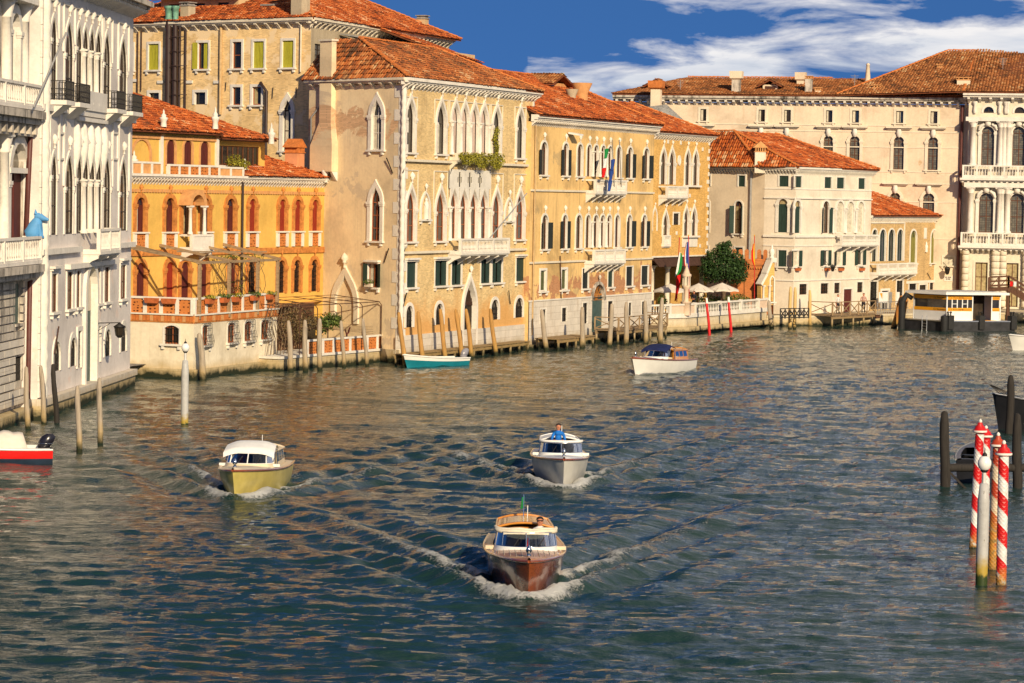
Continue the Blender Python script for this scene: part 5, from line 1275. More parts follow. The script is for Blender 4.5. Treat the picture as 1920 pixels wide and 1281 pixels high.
# ================================================================== E: ochre palazzo
def build_E2():
 f = fE; uL = f.U(993, 450); uR = f.U(1223, 450); zt = f.Z(1000, 228); zbase = f.Z(993, 566)
 root = thing('palazzo', f.pt((uL + uR) / 2, -5, 0), 'ochre plaster palazzo with dark shutters and stained white stone base', 'palazzo')
 r1 = row(f, 1019, 266, 328, 'round', [(1013.5, 1025), (1055, 1064.5), (1081.5, 1091.5), (1099.5, 1108), (1112.5, 1121), (1126, 1134), (1139, 1147), (1155.5, 1164), (1176, 1185), (1206.5, 1216)])
 r2 = row(f, 1020, 403, 467, 'round', [(1015, 1026), (1053.5, 1062.5), (1079, 1089.5), (1097, 1106), (1111.5, 1120.5), (1124.5, 1133), (1137, 1145), (1152, 1160.5), (1175, 1183), (1203, 1211)])
 r3 = row(f, 1017, 507, 546, 'rect', [(1012.5, 1023), (1052, 1062), (1091, 1103), (1139, 1149), (1173, 1186), (1201.5, 1215)])
 r4 = row(f, 1056, 577, 603, 'rect', [(1012, 1022), (1052, 1061), (1177, 1182.5), (1201.5, 1208)]) + row(f, 1095, 568, 607, 'rect', [(1091, 1100), (1138, 1147.5)])
 du0, du1 = f.U(1109, 570), f.U(1131, 570); dtop = Op(du0, du1, zbase, f.Z(1120, 533), 'round'); dlow = Op(du0, du1, .8, zbase + .001, 'rect')
 wall(f, uL, uR, zbase, zt, r1 + r2 + r3 + [dtop], 'plaster_ochre', root, .35)
 wall(f, uL, uR, .3, zbase, r4 + [dlow], 'stone_base_white', root, .35, d=.06, name='base_wall')
 m = MB(); m.fb(f, uL, uR, -.1, .06, zbase - .02, zbase + .05);
 for a, b in ((uL, du0 - .25), (du1 + .25, uR)): MB().fb(f, a, b, -.1, .12, zbase, zbase + .1).build('base_moulding', 'stone_clean', root)
 MB().fb(f, uL, uR + .1, -.3, .3, -1.2, .32).build('foundation', 'stone_base', root)
 body(root, [f.pt(uR, 0, 0), f.pt(uR, -14, 0)], 0, zt, 'plaster_ochre'); body(root, [f.pt(uL, -14, 0), f.pt(uL, 0, 0)], 0, zt, 'plaster_ochre')
 for ri, r in enumerate((r1, r2)):
  for i, o in enumerate(r):
   mid = 3 <= i <= 6; edge = i in (0, 1, 8, 9)
   window(f, o, root, trim=.13 if mid else .15, tmat='stone_clean', proud=.07, finial=.55, fill='open' if edge else 'glass', smat='shutter_black', fmat='frame_brown', pane='glass_warm', muntins=(1, 1), sill=not mid, depth=.4, leafw=.42, curtain='curtain' if i in (2, 7) else None, leaves='left' if (i == 0 and ri == 0) else 'both')
  columns(f, root, [(a.u1 + b.u0) / 2 for a, b in zip(r[2:7], r[3:8])][1:-1], r[3].z0, r[3].zs, .1, .1, 'stone_clean', .22)
  zb = f.Z(1128, 360 if ri == 0 else 490); balcony(f, root, f.U(1098, 350), f.U(1157, 350), zb, f.Z(1128, 337 if ri == 0 else 467) - zb, .85, 'stone_clean', .2, 4, 6)
 for i, o in enumerate(r3):
  if i < 2: window(f, o, root, trim=.16, tmat='stone_clean', fill='glass', pane='blind_olive', fmat='frame_white', sill=True, muntins=(0, 0), depth=.25)
  else: window(f, o, root, trim=.06, tmat='stone_clean', fill='shut', smat='shutter_black' if i != 3 else 'shutter_green', sill=True)
 for o in r4: window(f, o, root, trim=.1, tmat='stone_clean', fill='glass', fmat='frame_dark', bars=True, sill=False, d=.06, proud=.03)
 w = window(f, dtop, root, trim=.22, tmat='stone_dirty', proud=.16, fill='none', sill=False, finial=.5); w.name = 'portal'
 m = MB(); m.fb(f, du0, (du0 + du1) / 2 - .02, -.18, -.13, .8, zbase + .1); m.fb(f, (du0 + du1) / 2 + .02, du1, -.18, -.13, .8, zbase + .1); m.build('door', 'door_green', w)
 m = MB(); leafpoly(m, f, dtop, du0, du1, -.18, -.17); m.build('fanlight', 'glass', w); m = MB()
 for i in range(9): a = pi * i / 8; c = (du0 + du1) / 2; r_ = (du1 - du0) / 2; m.bar(f.pt(c, -.13, dtop.zs), f.pt(c - r_ * cos(a), -.13, dtop.zs + r_ * sin(a)), .05)
 m.fb(f, du0, du1, -.17, -.1, zbase + .1, zbase + .25); m.build('fanlight_grille', 'wood_pole_rust', w)
 for y, x in ((355, 1000), (491, 1000)):
  zz = f.Z(x, y); u_a, u_b = f.U(1097, y), f.U(1158, y); band(f, uL, u_a, zz, .14, root, 'stone_cream', .12); band(f, u_b, uR, zz, .14, root, 'stone_cream', .12)
 cornice(f, uL - .1, uR + .15, zt + .5, root, .62, .5, 'stone_white', .34)
 for ps in (((1048, 480), (1050, 560)),): MB().tube([f.pt(f.U(x, y), .1, f.Z(x, y)) for x, y in ps], .04, 6).build('cable', 'iron_rust', root)
 MB().tube([f.pt(f.U(1001, 300), .12, f.Z(1001, 235)), f.pt(f.U(1001, 300), .12, 1.0)], .06, 6).build('downpipe', 'pipe_tan', root)
 m = MB(); u, z = f.uz(1068, 252); m.hexa([f.pt(u - .5, .9, z - .1), f.pt(u + .5, .9, z - .1), f.pt(u + .5, .1, z + .02), f.pt(u - .5, .1, z + .02), f.pt(u - .5, .9, z + .02), f.pt(u + .5, .9, z + .02), f.pt(u + .5, .1, z + .16), f.pt(u - .5, .1, z + .16)]); m.build('floodlight', 'white_paint', root)
 z = zt + .52; hr = 3.55; d0 = -7.6; e0, e1 = f.pt(uL - .1, .7, z), f.pt(uR + .3, .7, z); a0, a1 = f.pt(uL - .1, d0, z + hr), f.pt(uR - 3.2, d0, z + hr)
 roof([e0, e1, a1, a0], root, 'roof_orange'); roof([e1, f.pt(uR + .3, -14, z), a1], root, 'roof_orange'); ridge(a0, a1, root); ridge(e1, a1, root)
 q = f.off(-3.4); u, zz = q.uz(1090, 186); chimney(root, q.pt(u, 0, zz - .5), 1.35, 1.3, 1.75, 'terracotta_pale', None, 'bell')
 q = f.off(-3.4); u, zz = q.uz(1072, 182); chimney(root, q.pt(u, 0, zz - .5), .85, .8, 1.1, 'plaster_tan_grey', None, 'bell')
 q = f.off(-5.4); u0, u1 = q.U(1030, 160), q.U(1062, 160); zb, ztp = q.Z(1046, 172) - .8, q.Z(1046, 156); m = MB(); m.fb(q, u0, u1, -2.4, 0, zb, ztp); d = m.build('dormer', 'terracotta_pale', root)
 MB().fb(q, u0 + .25, u0 + .85, .01, .03, zb + .9, ztp - .1).build('pane', 'glass', d); c = (u0 + u1) / 2; zp = ztp + .65
 for sg in (-1, 1):
  P = [q.pt(c + sg * (c - u0 + .35), .5, ztp - .12), q.pt(c + sg * (c - u0 + .35), -2.4, ztp - .12), q.pt(c, -2.4, zp), q.pt(c, .5, zp)]; roof(P, d, 'roof_brown', name='dormer_roof')
 return zt
build_E2()
# ================================================================== F: brick palazzetto with portico
fF = fE.off(-4.6, fE.U(1223, 450)); fF = Fac(fF.o.x, fF.o.y, 25.8)
ZT = 1.55                                  # garden terrace level
def build_F():
 f = fF; uL = f.U(1222, 400); uR = f.U(1328, 400); zt = f.Z(1280, 258)
 root = thing('palazzo', f.pt((uL + uR) / 2, -5, 0), 'small ochre brick palazzo with paired gothic windows above a shaded portico', 'palazzo')
 r1 = row(f, 1245, 277, 346, 'ogee', [(1238, 1248.5), (1254, 1264.5), (1284, 1293.5), (1299, 1308.5)])
 r2 = row(f, 1248, 396, 441, 'ogee', [(1242.5, 1252.5)]) + row(f, 1286, 388, 442, 'ogee', [(1281.5, 1290.5), (1296, 1305)])
 sq = row(f, 1268, 400, 422, 'rect', [(1262, 1273)])
 zp = f.Z(1275, 479);
 wall(f, uL, uR, zp, zt, r1 + r2 + sq, 'brick_ochre', root, .4)
 body(root, [f.pt(uR, 0, 0), f.pt(uR, -10, 0)], 1, zt, 'brick_ochre'); body(root, [f.pt(uL, -10, 0), f.pt(uL, 0, 0)], 1, zt, 'brick_ochre')
 ops_windows(f, root, r1 + r2, trim=.19, tmat='stone_clean', proud=.08, caps=True, finial=.45, fill='glass', fmat='frame_brown', pane='glass_warm', muntins=(0, 1), sill=False)
 ops_windows(f, root, sq, trim=.12, tmat='stone_clean', fill='glass', fmat='frame_brown', bars=True, sill=False)
 for a, b in ((r1[2], r1[3]), (r2[1], r2[2])): MB().fb(f, a.u0 - .35, b.u1 + .35, 0, .3, a.z0 - .16, a.z0 - .002).build('sill', 'stone_clean', root)
 MB().fb(f, r2[1].u0 - .25, r2[2].u1 + .25, 0, .08, f.Z(1294, 463), r2[1].z0 - .162).build('apron', 'stone_clean', root)
 zb = f.Z(1255, 368); balcony(f, root, f.U(1234.5, 360), f.U(1274, 360), zb, f.Z(1255, 349) - zb, .85, 'stone_clean', .2, 3, 4)
 balcony(f, root, r2[0].u0 - .2, r2[0].u1 + .2, r2[0].z0 - .8, .8, .25, 'stone_clean', .16, 2, 0)
 m = MB(); u, z = f.uz(1273, 301)
 for i in range(14):
  a, b = 2 * pi * i / 14, 2 * pi * (i + 1) / 14; P = lambda r, t: (u + r * .75 * cos(t), z + r * sin(t))
  q = [P(.32, a), P(.45, a), P(.45, b), P(.32, b)]; m.prism(f, q, 0, .08)
 m.prism(f, [(u + .24 * cos(2 * pi * i / 14), z + .32 * sin(2 * pi * i / 14)) for i in range(14)], 0, .05); m.build('roundel', 'stone_clean', root)
 n = 15
 for i in range(n): z0 = zp + (zt - zp) * i / n; w = .55 if i % 3 == 0 else .3; MB().fb(f, uR - w, uR, .002, .05, z0 + .15, z0 + .5).build('quoin', 'stone_clean', root)
 for x, y in ((1252, 266), (1276, 268), (1294, 393), (1268, 437), (1312, 461), (1317, 280), (1293, 367)): u, z = f.uz(x, y); MB().fb(f, u - .15, u + .15, .002, .06, z - .15, z + .15).build('stone_tie', 'stone_clean', root)
 niche = Op(f.U(1223.5, 410), f.U(1231, 410), f.Z(1228, 433), f.Z(1228, 390), 'ogee'); w = window(f, niche, root, trim=.15, tmat='stone_clean', fill='shut', smat='stone_clean', sill=False, finial=.3); w.name = 'niche'
 cornice(f, uL, uR + .4, zt + .35, root, .6, .36, 'stone_white', .55)
 z = zt + .37; a = f.pt(uL + 1, -6, z + 2.7); b = f.pt(uR - 4, -6, z + 2.7); roof([f.pt(uL, .65, z), f.pt(uR + .5, .65, z), b, a], root, 'roof_orange'); roof([f.pt(uR + .5, .65, z), f.pt(uR + .5, -10, z), b], root, 'roof_orange'); ridge(f.pt(uR + .5, .65, z), b, root)
 MB().fb(f, uL, uR, -.3, .12, zp - .12, zp).build('lintel', 'stone_clean', root)
 MB().fb(f, uL, uR, -5.5, -5.2, ZT, zp).build('wall', 'plaster_sand', root); m = MB(); m.face([f.pt(uL, -5.2, zp - .02), f.pt(uR, -5.2, zp - .02), f.pt(uR, -.3, zp - .02), f.pt(uL, -.3, zp - .02)]); m.build('portico_ceiling', 'wood_brown', root)
 columns(f, root, [f.U(x, 530) for x in (1229, 1258, 1291, 1322)], ZT, f.Z(1258, 497), -.35, .22, 'stone_cream', .45)
 m = MB(); zc = f.Z(1258, 497); m.fb(f, uL, uR, -.5, -.2, zc, zp - .125); m.build('beam', 'wood_brown', root)
 for x in (1246, 1305): u = f.U(x, 530); MB().fb(f, u - .5, u + .5, -5.18, -5.1, ZT, zc - .6).build('door', 'wood_brown', root)
 MB().hexa([f.pt(uL + .2, .7, zc - .1), f.pt(uR, .7, zc - .1), f.pt(uR, .13, zp - .3), f.pt(uL + .2, .13, zp - .3), f.pt(uL + .2, .7, zc - .04), f.pt(uR, .7, zc - .04), f.pt(uR, .13, zp - .2), f.pt(uL + .2, .13, zp - .2)]).build('awning', 'awning_brown', root)
build_F()
# ================================================================== G: white house
def build_G():
 g0, g1 = Vector((22.1, 248.0, 0)), Vector((24.7, 246.5, 0))
 fl = Fac(g0.x, g0.y, 130.0); ff = Fac(g0.x, g0.y, math.degrees(atan2(g1.x - g0.x, g1.y - g0.y))); fr = Fac(g1.x, g1.y, 34.6)
 uR = fr.U(1632, 450); uL = fl.U(1322, 400); uM = (g1 - g0).length; zt = ff.Z(1450, 321)
 root = thing('house', fr.pt(4, -6, 0), 'white plaster house with dark green shutters and red hipped roof', 'house')
 A = row(fl, 1391, 329, 350, 'rect', [(1325, 1332), (1384.5, 1397.5)]); B = row(fl, 1385, 377, 438, 'round', [(1322, 1330), (1377, 1392)]); low = row(fl, 1385, 464, 478, 'rect', [(1322, 1328), (1378, 1393)])
 wall(fl, uL - 1, 0, 1.0, zt, A + B + low, 'plaster_cream', root, .3)
 fa = row(ff, 1469, 329.5, 350, 'rect', [(1461, 1479)]); fb_ = row(ff, 1468, 373, 436, 'round', [(1459, 1477)]); fc = row(ff, 1468, 469, 500, 'rect', [(1459, 1475)])
 wall(ff, 0, uM, 1.0, zt, fa + fb_ + fc, 'plaster_white', root, .3)
 ra = row(fr, 1552, 332, 353, 'rect', [(1489.5, 1503), (1545.5, 1559), (1568.5, 1583), (1609, 1622)])
 rb = row(fr, 1548, 377, 437, 'round', [(1489, 1500), (1542, 1553.5), (1567.5, 1581), (1587, 1600), (1607, 1619)])
 rc = row(fr, 1490, 470, 500, 'rect', [(1485.5, 1497), (1542.5, 1552), (1567, 1579), (1607, 1617)])
 rd = row(fr, 1545, 531, 551, 'rect', [(1498, 1513), (1538, 1553), (1563.5, 1574.5), (1606.5, 1617.5)]); door = Op(fr.U(1581, 560), fr.U(1597, 560), 1.0, fr.Z(1589, 542))
 wall(fr, 0, uR, 1.0, zt, ra + rb + rc + rd + [door], 'plaster_white', root, .32)
 body(root, [fr.pt(uR, 0, 0), fr.pt(uR, -12, 0)], 0, zt, 'plaster_white')
 kw = dict(tmat='stone_clean', trim=.12, proud=.05)
 for f_, ops in ((fl, A), (ff, fa), (fr, ra)): ops_windows(f_, root, ops, fill='shut', smat='shutter_green', sill=False, **kw)
 window(fl, B[0], root, fill='shut', smat='shutter_green', sill=False, **kw); window(fl, B[1], root, fill='ajar', smat='shutter_green', pane='glass_warm', sill=True, **kw); ops_windows(fl, root, low, fill='shut', smat='shutter_green', sill=False, **kw)
 for f_, o in ((ff, fb_[0]), (fr, rb[0])): window(f_, o, root, fill='glass', smat='shutter_green', pane='curtain_tan', fmat='frame_brown', caps=True, sill=False, tmat='stone_clean', trim=.25, proud=.07, muntins=(0, 0)); MB().fb(f_, o.u0 + .01, o.u1 - .01, -.12, -.06, o.z0, o.zs).build('shutter', 'shutter_green', root)
 for i, o in enumerate(rb[1:]): window(fr, o, root, fill='open' if i == 0 else 'glass', leafw=.42, smat='shutter_green', pane='glass_warm' if i == 0 else 'curtain', fmat='frame_brown' if i == 0 else 'frame_white', caps=True, sill=False, tmat='stone_clean', trim=.2, proud=.08, muntins=(1, 0) if i == 0 else (0, 0), depth=.32)
 columns(fr, root, [(a.u1 + b.u0) / 2 for a, b in zip(rb[1:], rb[2:])], rb[1].z0, rb[1].zs, .1, .12, 'stone_clean', .25)
 ops_windows(ff, root, fc, fill='shut', smat='shutter_green', sill=True, **kw)
 for i, o in enumerate(rc): window(fr, o, root, fill='open', smat='shutter_green', pane='curtain' if i in (0, 2) else 'glass_warm', fmat='frame_white', sill=True, muntins=(0, 0), leafw=.5, **kw)
 ops_windows(fr, root, rd, fill='glass', bars=True, fmat='frame_brown', pane='glass_warm', sill=False, **kw)
 w = window(fr, door, root, trim=.14, tmat='stone_clean', fill='shut', smat='shutter_maroon', sill=False); w.name = 'doorway'
 def around(y, h, pr, mat='stone_clean', z=None):
  zz = z or ff.Z(1470, y)
  for f_, a, b in ((ff, 0, uM), (fr, 0, uR)): band(f_, a, b, zz, h, root, mat, pr)
 around(441, .2, .16); around(460, .1, .06); around(353, .1, .05); around(525, .1, .08); around(370, .12, .14)
 for f_, a, b in ((fl, uL - 1, .2), (ff, -.2, uM + .2), (fr, -.2, uR + .3)): cornice(f_, a, b, zt + .38, root, .5, .36, 'stone_clean', .3)
 zb = fr.Z(1598, 457); balcony(fr, root, fr.U(1562, 450), fr.U(1633, 450), zb, fr.Z(1598, 442) - zb + .1, .9, 'stone_clean', .2, 4, 5)
 MB().tube([fl.pt(fl.U(1408, 400), .12, zt), fl.pt(fl.U(1408, 400), .12, 2)], .1, 7).build('downpipe', 'pipe_grey', root)
 z = zt + .4; hh = 3.1; e = .6; C0 = fl.pt(uL - 1.2, e, z); C1 = Vector((g0.x, g0.y, z)) + (fl.n + ff.n) * e * .6; C2 = Vector((g1.x, g1.y, z)) + (ff.n + fr.n) * e * .6; C3 = fr.pt(uR + .4, e, z)
 ap = fr.pt(1.5, -7.2, z + hh); apl = ap + (C0 - C1); apr = fr.pt(uR - 5.5, -7.2, z + hh)
 roof([C2, C3, apr, ap], root, 'roof_orange'); roof([C0, C1, ap, apl], root, 'roof_orange'); roof([C1, C2, ap], root, 'roof_orange'); roof([C3, fr.pt(uR + .4, -13, z), apr], root, 'roof_orange')
 ridge(C2, ap, root); ridge(ap, apl, root); ridge(C3, apr, root); ridge(C1, ap, root)
 q = Fac(g0.x, g0.y, 100).off(.1); u, zz = q.uz(1424, 314); zt2 = q.Z(1424, 285); chimney(root, q.pt(u, -.2, zz - .5), .95, .9, zt2 - zz + .5, 'plaster_white', 'terracotta_pale', 'gable')
 q = Fac(g0.x, g0.y, 100).off(-5.5); m = MB(); P = lambda x, y: q.pt(q.U(x, y), 0, q.Z(x, y) + .25); m.hexa([P(1387, 272), P(1422, 272), P(1432, 266), P(1397, 266)] + [p + Vector((0, 0, .12)) for p in (P(1387, 272), P(1422, 272), P(1432, 266), P(1397, 266))]); m.build('skylight', 'glass', root)
 return root, fr, uR, rc
Groot, fGr, uGR, Grc = build_G()
def flower_boxes():
 for i, (x, txt) in enumerate(((1493, 'leftmost, under the shuttered window'), (1548, 'second from the left, beside the wall lantern'), (1574, 'third from the left, below the balcony'), (1613, 'rightmost, under the balcony end'))):
  u, z = fGr.uz(x, 508); r = thing('flower_box', fGr.pt(u, .2, z), 'terracotta flower box on the white house wall, ' + txt, 'flower box', 'flower boxes on the white house')
  m = MB(); m.hexa([fGr.pt(u - .3, .3, z), fGr.pt(u + .3, .3, z), fGr.pt(u + .3, .08, z), fGr.pt(u - .3, .08, z), fGr.pt(u - .36, .36, z + .25), fGr.pt(u + .36, .36, z + .25), fGr.pt(u + .36, .06, z + .25), fGr.pt(u - .36, .06, z + .25)]); m.build('box', 'terracotta_pot', r)
  p = fGr.pt(u, .2, z + .28); leaves('plants', 'leaf_brown', r, [(p.x, p.y, p.z, .3, .2, .07)], 60, .1)
 u, z = fGr.uz(1541, 497); r = thing('wall_lantern', fGr.pt(u, 0, z), 'iron lantern hanging from a scrolled bracket on the white house', 'lantern'); m = MB()
 m.bar(fGr.pt(u, 0, z), fGr.pt(u, 1.1, z + .1), .04); m.tube([fGr.pt(u, .05, z + .5), fGr.pt(u, .35, z + .4), fGr.pt(u, .6, z + .1), fGr.pt(u, .9, z + .2)], .02, 5); m.build('bracket', 'iron', r)
 c = fGr.pt(u, 1.1, z - .55); MB().lathe(c, [(.08, 0), (.14, .08), (.22, .4), (.26, .43), (.06, .6)], 6).build('lamp_housing', 'iron', r)
flower_boxes()
# ================================================================== H: small brick house
def build_H():
 p = fGr.pt(uGR, -.25, 0); f = Fac(p.x, p.y, 31.0); uR = f.U(1764, 470); zt = f.Z(1700, 412); uL = .02
 root = thing('house', f.pt(uR / 2, -5, 0), 'low tan brick house with four-light window and long white balcony', 'house')
 r1 = row(f, 1655, 430, 490, 'round', [(1634, 1644), (1648.5, 1660), (1665, 1676.5), (1681.5, 1692.5)]); r2 = row(f, 1712, 432, 494, 'round', [(1706.5, 1717.5), (1745, 1756.5)])
 gl = row(f, 1637, 528, 575, 'rect', [(1630.5, 1644.5), (1680, 1692.5)]); dr = row(f, 1659, 545, 580, 'rect', [(1652, 1666)]); gw = row(f, 1711, 530, 545, 'rect', [(1704, 1718), (1742.5, 1758)]); dm = row(f, 1730, 534, 560, 'rect', [(1723, 1737)])
 wall(f, uL, uR, .9, zt, r1 + r2 + gl + dr + gw + dm, 'brick_small_house', root, .35); body(root, [f.pt(uR, 0, 0), f.pt(uR, -9, 0)], 0, zt, 'brick_small_house')
 for o in r1: window(f, o, root, trim=.13, tmat='stone_clean', proud=.07, fill='glass', pane='glass', fmat='shutter_green', muntins=(1, 1), sill=False)
 m = MB(); a, b = r1[0].u0 - .3, r1[-1].u1 + .3; zz = r1[0].z1 + .55
 for q in ((b - .08, b, r1[0].z0, zz), (a, b, zz, zz + .1)): m.fb(f, q[0], q[1], 0, .09, q[2], q[3])
 m.build('panel_moulding', 'stone_clean', root)
 ops_windows(f, root, r2, trim=.16, tmat='stone_clean', proud=.06, fill='glass', pane='blind_olive', fmat='shutter_olive', muntins=(1, 1), sill=True)
 for o in r2: MB().fb(f, o.u0 + .02, o.u1 - .02, -.14, -.08, o.z0, o.zs).build('shutter', 'shutter_olive', root)
 ops_windows(f, root, gl, trim=.12, tmat='stone_clean', fill='glass', bars=True, fmat='iron', sill=False); ops_windows(f, root, dr + dm, trim=.2, tmat='stone_clean', fill='glass', pane='interior', fmat='frame_dark', sill=False, muntins=(0, 0)); ops_windows(f, root, gw, trim=.14, tmat='stone_clean', fill='glass', bars=True, fmat='frame_dark', sill=False)
 u0, u1 = f.U(1699, 540), f.U(1762, 540); band(f, u0, u1, f.Z(1730, 526), .25, root, 'stone_clean', .1)
 zb = f.Z(1667, 511); balcony(f, root, f.U(1629.5, 500), f.U(1703, 500), zb, f.Z(1667, 493) - zb, .95, 'stone_clean', .2, 5, 6)
 cornice(f, uL, uR + .3, zt + .38, root, .45, .36, 'stone_clean', .38)
 u, z = f.uz(1734.5, 437); MB().fb(f, u - .3, u + .3, 0, .07, z - .55, z + .5).build('plaque', 'stone_clean', root); u, z = f.uz(1735, 463); m = MB(); m.lathe(f.pt(u, .1, z - .5), [(.16, 0), (.13, .35), (.17, .6), (.08, .75), (.1, .85), (.03, 1.0)], 8); m.build('relief', 'stone_clean', root)
 z = zt + .4; e = .6; a, b = f.pt(uL, -6.5, z + 2.4), f.pt(uR - 3.5, -6.5, z + 2.4); roof([f.pt(uL, e, z), f.pt(uR + .4, e, z), b, a], root, 'roof_orange'); roof([f.pt(uR + .4, e, z), f.pt(uR + .4, -9, z), b], root, 'roof_orange'); ridge(f.pt(uR + .4, e, z), b, root)
 for x, y0, x1, y1 in ((1737, 512, 1743, 523),): a, b = f.uz(x, y0), f.uz(x1, y1); MB().bar(f.pt(a[0], .1, a[1]), f.pt(b[0], .1, b[1]), .05).build('wall_tie', 'iron', root)
 return f, uR
fH, uHR = build_H()
# ================================================================== R: the great palazzo on the right
pR = deep(1806, 500, 271.5); fR = Fac(pR.x, pR.y, 103.4)
def build_R():
 f = fR; uL = f.U(1150, 250); zt = f.Z(1700, 196)
 root = thing('palazzo', f.pt(-15, -8, 0), 'huge pale baroque palazzo with columned front and brown hipped roof', 'palazzo')
 X = [(1313, 1324.5), (1422, 1434.5), (1470, 1483), (1548.5, 1561), (1597.5, 1611), (1680, 1694), (1744.5, 1758)]
 r1 = row(f, 1687, 208, 231, 'rect', X)
 r2 = row(f, 1684, 256, 318, 'round', [(a - 5, b + 1) for a, b in X]); r3 = row(f, 1740, 362, 412, 'round', [(1418, 1434), (1467, 1483), (1543, 1561), (1592, 1611), (1668, 1688), (1730, 1752)])
 sq = row(f, 1779, 482, 498, 'rect', [(1768.5, 1789)])
 wall(f, uL, 3, 1, zt, r1 + r2 + r3 + sq, 'plaster_pale', root, .4)
 ops_windows(f, root, r1, trim=.22, tmat='stone_cream', proud=.05, fill='glass', pane='glass', fmat='frame_dark', muntins=(1, 0), curtain='curtain')
 for r in (r2, r3):
  for o in r:
   w = window(f, o, root, trim=.28, tmat='stone_cream', proud=.1, caps=True, fill='glass', pane='glass_leaded', fmat='frame_brown', muntins=(1, 2), hood=False, depth=.5)
   c = (o.u0 + o.u1) / 2; m = MB(); m.fb(f, o.u0 - .75, o.u1 + .75, 0, .45, o.z1 + .8, o.z1 + .95); m.fb(f, o.u0 - .6, o.u1 + .6, 0, .25, o.z1 + .68, o.z1 + .797); m.build('hood', 'stone_cream', w)
   MB().lathe(f.pt(c, .16, o.z1 - .1), [(.1, 0), (.24, .2), (.28, .5), (.2, .78)], 8).build('keystone', 'stone_clean', w)
 window(f, sq[0], root, trim=.15, tmat='stone_cream', fill='shut', smat='curtain', sill=True)
 for y in (236.5, 248, 277, 323, 345, 379, 448): band(f, uL, -.5, f.Z(1790, y), .1, root, 'stone_cream', .05)
 cornice(f, uL, .3, zt + .75, root, .85, .7, 'stone_dirty', .78, 'stone_clean')
 u0, z0 = f.uz(1770, 527); u1, z1 = f.uz(1787, 518); pl = MB().fb(f, u0, u1, 0, .05, z0, z1).build('street_plaque', 'stone_clean', root); m = MB()
 for rr, (a, b) in enumerate(((.12, .8), (.2, .7))):
  n = 9
  for i in range(n):
   if i in (3,): continue
   uu = u0 + (u1 - u0) * (a + (b - a) * i / n); m.fb(f, uu, uu + .055, .051, .056, z1 - .16 - rr * .18, z1 - .06 - rr * .18)
 m.build('plaque_lettering', 'letter_dark', pl)
 MB().tube([f.pt(-.45, .2, zt), f.pt(-.5, .2, 1)], .16, 8).build('downpipe', 'pipe_brown', root)
 MB().fb(f, uL, 0, 0, .2, .2, f.Z(1790, 560)).build('plinth', 'stone_base', root)
 g = f.off(1.2); b0, b1 = g.U(1808, 300), g.U(1990, 300); zg = g.Z(1850, 187)
 z2b, z2t, z1b, z1t = g.Z(1850, 316), g.Z(1850, 228), g.Z(1850, 442), g.Z(1850, 352)
 bay = g.U(1910, 280) - g.U(1852, 280); cs = [g.U(1852, 280) + bay * i for i in range(3)]
 W2 = [Op(c - .62, c + .62, z2b + .3, g.Z(1852, 237), 'round') for c in cs]; W1 = [Op(c - .7, c + .7, z1b + .3, g.Z(1850, 362), 'round') for c in cs]
 cg = [g.U(1840, 515) + bay * i for i in range(3)]; W0 = [Op(c - .6, c + .6, 1.2, g.Z(1840, 492), 'rect') for c in cg]; OV = [Op(c - .5, c + .5, g.Z(1852, 212), g.Z(1852, 200), 'round') for c in cs]
 wall(g, b0 + .3, b1, 1, zg, W2 + W1 + W0 + OV, 'stone_cream', root, .6); body(root, [f.pt(b0 + .3, 0, 0), g.pt(b0 + .3, 0, 0)], 1, zg, 'stone_cream')
 ops_windows(g, root, W2 + W1, trim=.3, tmat='stone_clean', proud=.15, caps=True, fill='glass', pane='glass_leaded', fmat='frame_brown', muntins=(1, 2), sill=False, depth=.6); ops_windows(g, root, W0, trim=.2, tmat='stone_cream', fill='glass', pane='curtain_tan', fmat='frame_brown', muntins=(1, 2), sill=False, depth=.5); ops_windows(g, root, OV, trim=.2, tmat='stone_clean', fill='glass', fmat='frame_dark', sill=False)
 for zb, ztp, w in ((z2b + .3, z2t, W2), (z1b + .3, z1t, W1)):
  us = []
  for o in w: us += [o.u0 - .75, o.u1 + .62, o.u1 + 1.35]
  columns(g, root, us, zb, ztp, .38, .27, 'stone_white', .55)
 for o in W0:
  for uu in (o.u0 - .9, o.u1 + .7, o.u1 + 1.45):
   for i in range(10): z0 = 1.2 + i * .62; MB().lathe(g.pt(uu, .28, z0), [(.3, 0), (.36, .06), (.36, .5), (.3, .58)], 12).build('drum', 'stone_cream', root)
 for i, o in enumerate(W2 + W1):
  m = MB(); c = (o.u0 + o.u1) / 2; m.lathe(g.pt(c, .3, o.z1), [(.12, 0), (.3, .15), (.3, .5), (.15, .6)], 8)
  for sg in (-1, 1):
   m.tube([g.pt(c + sg * .85, .22, o.zs + .25), g.pt(c + sg * .7, .26, o.zs + .65), g.pt(c + sg * .35, .28, o.z1 + .2)], [.12, .2, .12], 6)
  m.build('spandrel_figure', 'stone_clean', root)
 for zz, pr, h in ((z2t + .02, .7, .4), (z1t + .02, .75, .45)): band(g, b0 + .1, b1, zz + h, h, root, 'stone_white', pr, 'entablature')
 for zb, y in ((z2b, 331), (z1b, 458)):
  h = zb + .3 - g.Z(1850, y); balcony(g, root, b0 - .1, b1, g.Z(1850, y), h, .95, 'stone_white', .3, 8, 0); cornice(g, b0 - .3, b1, g.Z(1850, y) - .165, root, 1.05, .45, 'stone_white', .5)
 cornice(g, b0 - .2, b1, zg + .7, root, 1.0, .7, 'stone_white', .95, 'stone_clean')
 for i in range(6): u = b0 + .4 + i * .0
